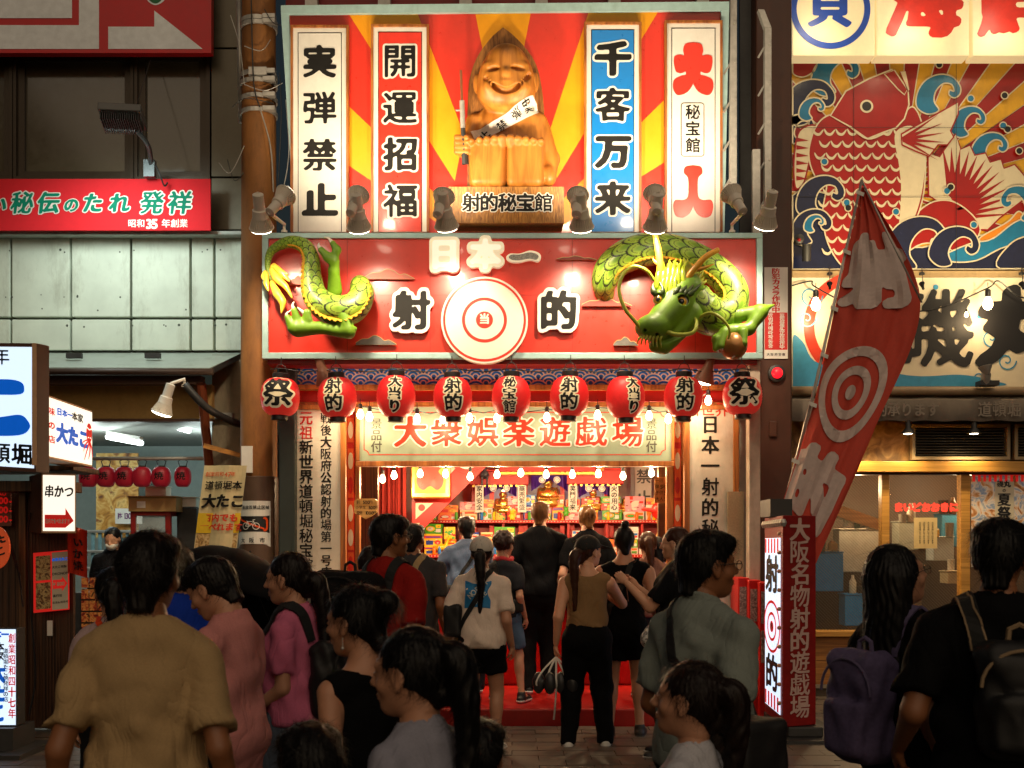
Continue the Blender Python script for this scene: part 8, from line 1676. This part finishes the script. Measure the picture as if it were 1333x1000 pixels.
P = person('woman with glasses in a black t-shirt facing left and eating a snack', 878, 688, 8.7, 72, 'lowpony', '3a1c10', ('fair', 'd49c7c'), '141416', bot='141414', glasses=True, female=True, hp=-4, arms={'R': (-.04, .34, -.08, (0, -.3, -1)), 'Rc': 1.1, 'L': (-.02, .36, -.04, (0, -.3, -1)), 'Lc': 1.1}, bulk=1.12, loose=1.3)
sling(P, 'thin tan strap and white bucket bag of the snacking woman', 'c0a060', -1, None, .02)
w0 = P['M'] @ (P['aj']['R'][2]+Vector((0, .09, .06))); m = MB(); m.lathe(w0, [(.01, -.03), (.035, -.01), (.038, .015), (.02, .035)], 14); m.tube([w0, w0+Vector((.02, 0, -.18))], .004, 5); tag(m.build('food_skewer', mat('snack_brown', rgb('8a5030'), .6, var=.3), smooth=True), 'small brown snack on a stick held by the woman with glasses', 'snack')
f = Field((-.2, -.15, -.35), (.2, .15, .2), .012); f.ell((0, 0, 0), (.13, .08, .11), .03); [f.cone((.04*i-.02, -.06, -.05), (-.05+.05*i, -.06, -.3+.06*i), .028, .02, .02) for i in range(3)]; f.warp(folds(.01, 4)); o = link('white_cloth_bag', npmesh('white_cloth_bag', [f.polys()], [speck('bandana', [(.6, .57, .52), (.7, .67, .62), (.08, .08, .08), (.66, .62, .58)], 26)], Matrix.Translation(W(857, 832, 8.3)))); tag(o, 'white patterned cloth bag hanging at the waist of the snacking woman', 'bag')
P = person('man with glasses in a red t-shirt carrying a bulky black backpack', 508, 673, 6.4, -28, 'short', '0e0a08', ('tan', '9a6444'), '8c1c18', bot='141416', glasses=True, hy=-32, arms={'R': (.06, .04, -.5)}, loose=1.3, bulk=.98)
backpack(P, 'bulky black backpack worn by the red t-shirt man', '0e0e10', (-.1, -.22, 1.2), (.19, .1, .2))
P = person('dark haired person partly hidden behind the black backpack', 482, 713, 8.4, 20, 'bob', '1c100c', ('mid', 'b98568'), '282428', bot='181818', female=True)
# ---- left side
P = person('woman in a pink t-shirt and denim skirt with a low ponytail facing left', 376, 722, 5.4, 78, 'lowpony', '120a08', ('mid', 'a87050'), 'c86a8a', bot='5a6474', botk='longshorts', female=True, arms={'L': (.0, .2, -.42), 'R': (.0, .12, -.46)}, hp=-6, bulk=1.02, loose=1.2)
backpack(P, 'black drawstring backpack on the woman in the pink t-shirt', '0c0c0e', (0, -.21, 1.08), (.15, .075, .2), pocket=False)
P = person('young man in a salmon pink t-shirt looking down at his phone', 291, 722, 4.7, 72, 'short', '0c0808', ('mid', 'a06848'), 'c88480', bot='181818', hp=-30, arms={'L': (-.05, .28, -.2, (0, -.2, -1)), 'R': (-.03, .26, -.24, (0, -.2, -1)), 'Lc': .9, 'Rc': .9}, loose=1.15, toplen=.62)
w0 = P['M'] @ (P['aj']['L'][2]+Vector((.02, .1, .04))); m = MB(); m.box(-.038, .038, -.004, .004, -.075, .075, M=Matrix.Translation(w0) @ rotz(R(72)) @ Matrix.Rotation(R(35), 4, 'X')); tag(m.build('mobile_phone', blk, bevel=.004), 'dark mobile phone in the hand of the salmon shirt man', 'phone')
P = person('person in a royal blue t-shirt hidden behind the beige shirt man', 232, 716, 6.2, 20, 'short', '0c0808', ('mid', 'a87050'), '1838a0', bot='181818', bulk=1.1)
P = person('dark ponytailed person with an orange bag behind the beige shirt man at the left', 147, 742, 5.7, 20, 'pony', '0c0808', ('mid', 'a87050'), 'a89090', bot='202020', female=True)
sling(P, 'bright orange bag on the ponytailed person at the left', 'd84010', -1, ((.1, -.18, 1.22), (.13, .06, .1)), .03)
P = person('masked shop worker with black hair and a dark uniform standing in the left shop', 150, 686, 12.6, -150, 'lowpony', '080808', ('fair', 'c09070'), '101014', 'long', '101014', z0=.04, mask=True, female=True, hp=-22, hy=-30)
q = thing('black_umbrella', 'open black umbrella canopy tilted beside the utility pole', 'umbrella'); c = W(292, 795, 6.6); Mx = Matrix.Translation(c) @ Matrix.Rotation(R(18), 4, 'Y') @ Matrix.Rotation(R(-25), 4, 'X'); m = MB(); n1, n2 = 48, 9; vs = []
for j in range(n2+1):
    for i in range(n1):
        a = 2*math.pi*i/n1; b = j/n2; r_ = .43*math.sin(b*1.45); sag = 1-.10*abs(math.sin(a*4))*b; vs.append(Mx @ Vector((r_*sag*math.cos(a), r_*sag*math.sin(a), .36*math.cos(b*1.45)-.02*math.sin(a*4)**2*b)))
m.add(vs, [(j*n1+i, j*n1+(i+1) % n1, (j+1)*n1+(i+1) % n1, (j+1)*n1+i) for j in range(n2) for i in range(n1)]); o = m.build('canopy', mat('umbrella_black', (.004, .004, .005), .7, spec=.15), q, smooth=True); sd_ = o.modifiers.new('solid', 'SOLIDIFY'); sd_.thickness = .003
m = MB(); m.tube([Mx @ Vector((0, 0, .4)), Mx @ Vector((0, 0, -.4))], .007, 6)
for i in range(8): a = 2*math.pi*i/8; m.tube([Mx @ Vector((.38*math.cos(a), .38*math.sin(a), .05)), Mx @ Vector((.02*math.cos(a), .02*math.sin(a), .3))], .003, 4)
m.build('shaft', dark, q)
# ---- right side
P = person('man with glasses in a grey-green polo shirt looking right', 922, 696, 4.15, -55, 'short', '0c0a08', ('tan', '966a50'), '7c847e', 'polo', '1c1c20', glasses=True, hy=-18, arms={'R': (.04, .02, -.5), 'L': (.05, .16, -.44)}, bulk=1.1, loose=1.3)
sling(P, 'dark messenger bag at the right hip of the grey-green polo man', '100e10', -1, ((.23, -.02, .92), (.1, .12, .13)), .035)
P = person('long haired woman with red glasses in black looking up to the right', 1178, 712, 4.4, -62, 'long', '0c0a0a', ('mid', 'a87050'), '0a0a0c', bot='0c0c10', glasses=True, female=True, hp=12, hy=-12, arms={'R': (.04, .04, -.5)}, loose=1.3)
backpack(P, 'faded purple backpack worn by the long haired woman', '5c5274', (0, -.22, 1.08), (.135, .085, .22))
P = person('man in a black t-shirt with a cropped head standing at the right edge', 1297, 681, 3.85, -12, 'short', '0a0808', ('tan', '966a50'), '0b0b0d', bot='0c0c10', hy=-20, arms={'L': (.1, .14, -.42)}, bulk=1.14, loose=1.2)
t = backpack(P, 'small black backpack with cream piping on the man at the right edge', '0c0c0e', (.03, -.2, 1.13), (.135, .075, .19), trim='8a7458')
for s_ in (-1, 1): 
    for o_ in (-.03, .03): ribbon_on(P, [P['up'](1.28, -.135, s_*.08+o_*.8), P['up'](1.38, -.12, s_*.10+o_*.8), P['up'](1.455, -.02, s_*.115+o_*.8)], .006, strapm('8a7458', '8a7458'), 'strap_piping', t, .012)
# ---- foreground
P = person('man in a loose beige t-shirt seen from behind in the left foreground', 195, 699, 3.4, 4, 'short', '0e0806', ('tan', '966a50'), 'a88c64', bot='181818', hy=-8, arms={'L': (.11, .0, -.49), 'R': (.11, .0, -.49)}, bulk=.95, loose=1.25)
P = person('woman with gathered black hair in a black sleeveless top looking left', 468, 766, 3.8, 42, 'bun', '080606', ('mid', 'a87050'), '0a0a0c', 'tank', '101014', female=True, hy=22, hp=-6)
m = MB(); p0 = P['M'] @ (P['Rm'] @ Vector((-.079, 0, -.045))+P['hc']); m.tube([p0, p0+Vector((0, 0, -.03))], .002, 5); m.lathe(p0+Vector((0, 0, -.035)), [(.002, -.006), (.006, 0), (.002, .006)], 10); tag(m.build('earring', steel), 'small dangling earring of the woman in the black top', 'earring')
P = person('girl with black hair in a grey t-shirt looking left in the centre foreground', 538, 822, 3.0, 50, 'pony', '080606', ('mid', 'a06848'), '8a8a98', bot='141418', female=True, hy=18, hp=-4)
P = person('girl with a ponytail and white t-shirt looking left at the bottom right', 892, 866, 3.5, 60, 'pony', '180c08', ('mid', 'a87050'), 'b4b4bc', bot='181820', female=True, hp=4, hy=8, bulk=1.1, arms={'L': (-.05, .24, -.12, (0, -.2, -1)), 'Lc': 1.2})
P = person('dark haired child at the bottom edge below the pink t-shirt woman', 404, 950, 3.0, 12, 'short', '080606', ('mid', 'a87050'), '181818', bot='101010')
P = person('dark haired child at the bottom edge beside the white cap woman legs', 624, 944, 3.9, -6, 'short', '080606', ('mid', 'a87050'), '202020', bot='101010')
# ================================================================ origins: every grouping Empty sits at the base of its own thing
bpy.context.view_layer.update()
def world_bounds(o, acc):
    for c in o.children: world_bounds(c, acc)
    if o.type == 'MESH' and len(o.data.vertices):
        Mq = o.matrix_world; acc += [Mq @ Vector(b) for b in o.bound_box]
for t in THINGS+[g]:
    acc = []; world_bounds(t, acc)
    if not acc: continue
    lo = Vector((min(p.x for p in acc), min(p.y for p in acc), min(p.z for p in acc))); hi = Vector((max(p.x for p in acc), max(p.y for p in acc), max(p.z for p in acc))); b_ = Vector(((lo.x+hi.x)/2, (lo.y+hi.y)/2, lo.z))
    for c in t.children: c.location = c.location-b_
    t.location = t.location+b_
for t, a in zip(LANT, (1.5, -2, 1, -1.2, .8, 2, -1.5, 1.2, -1)): t.rotation_euler.y = R(a)
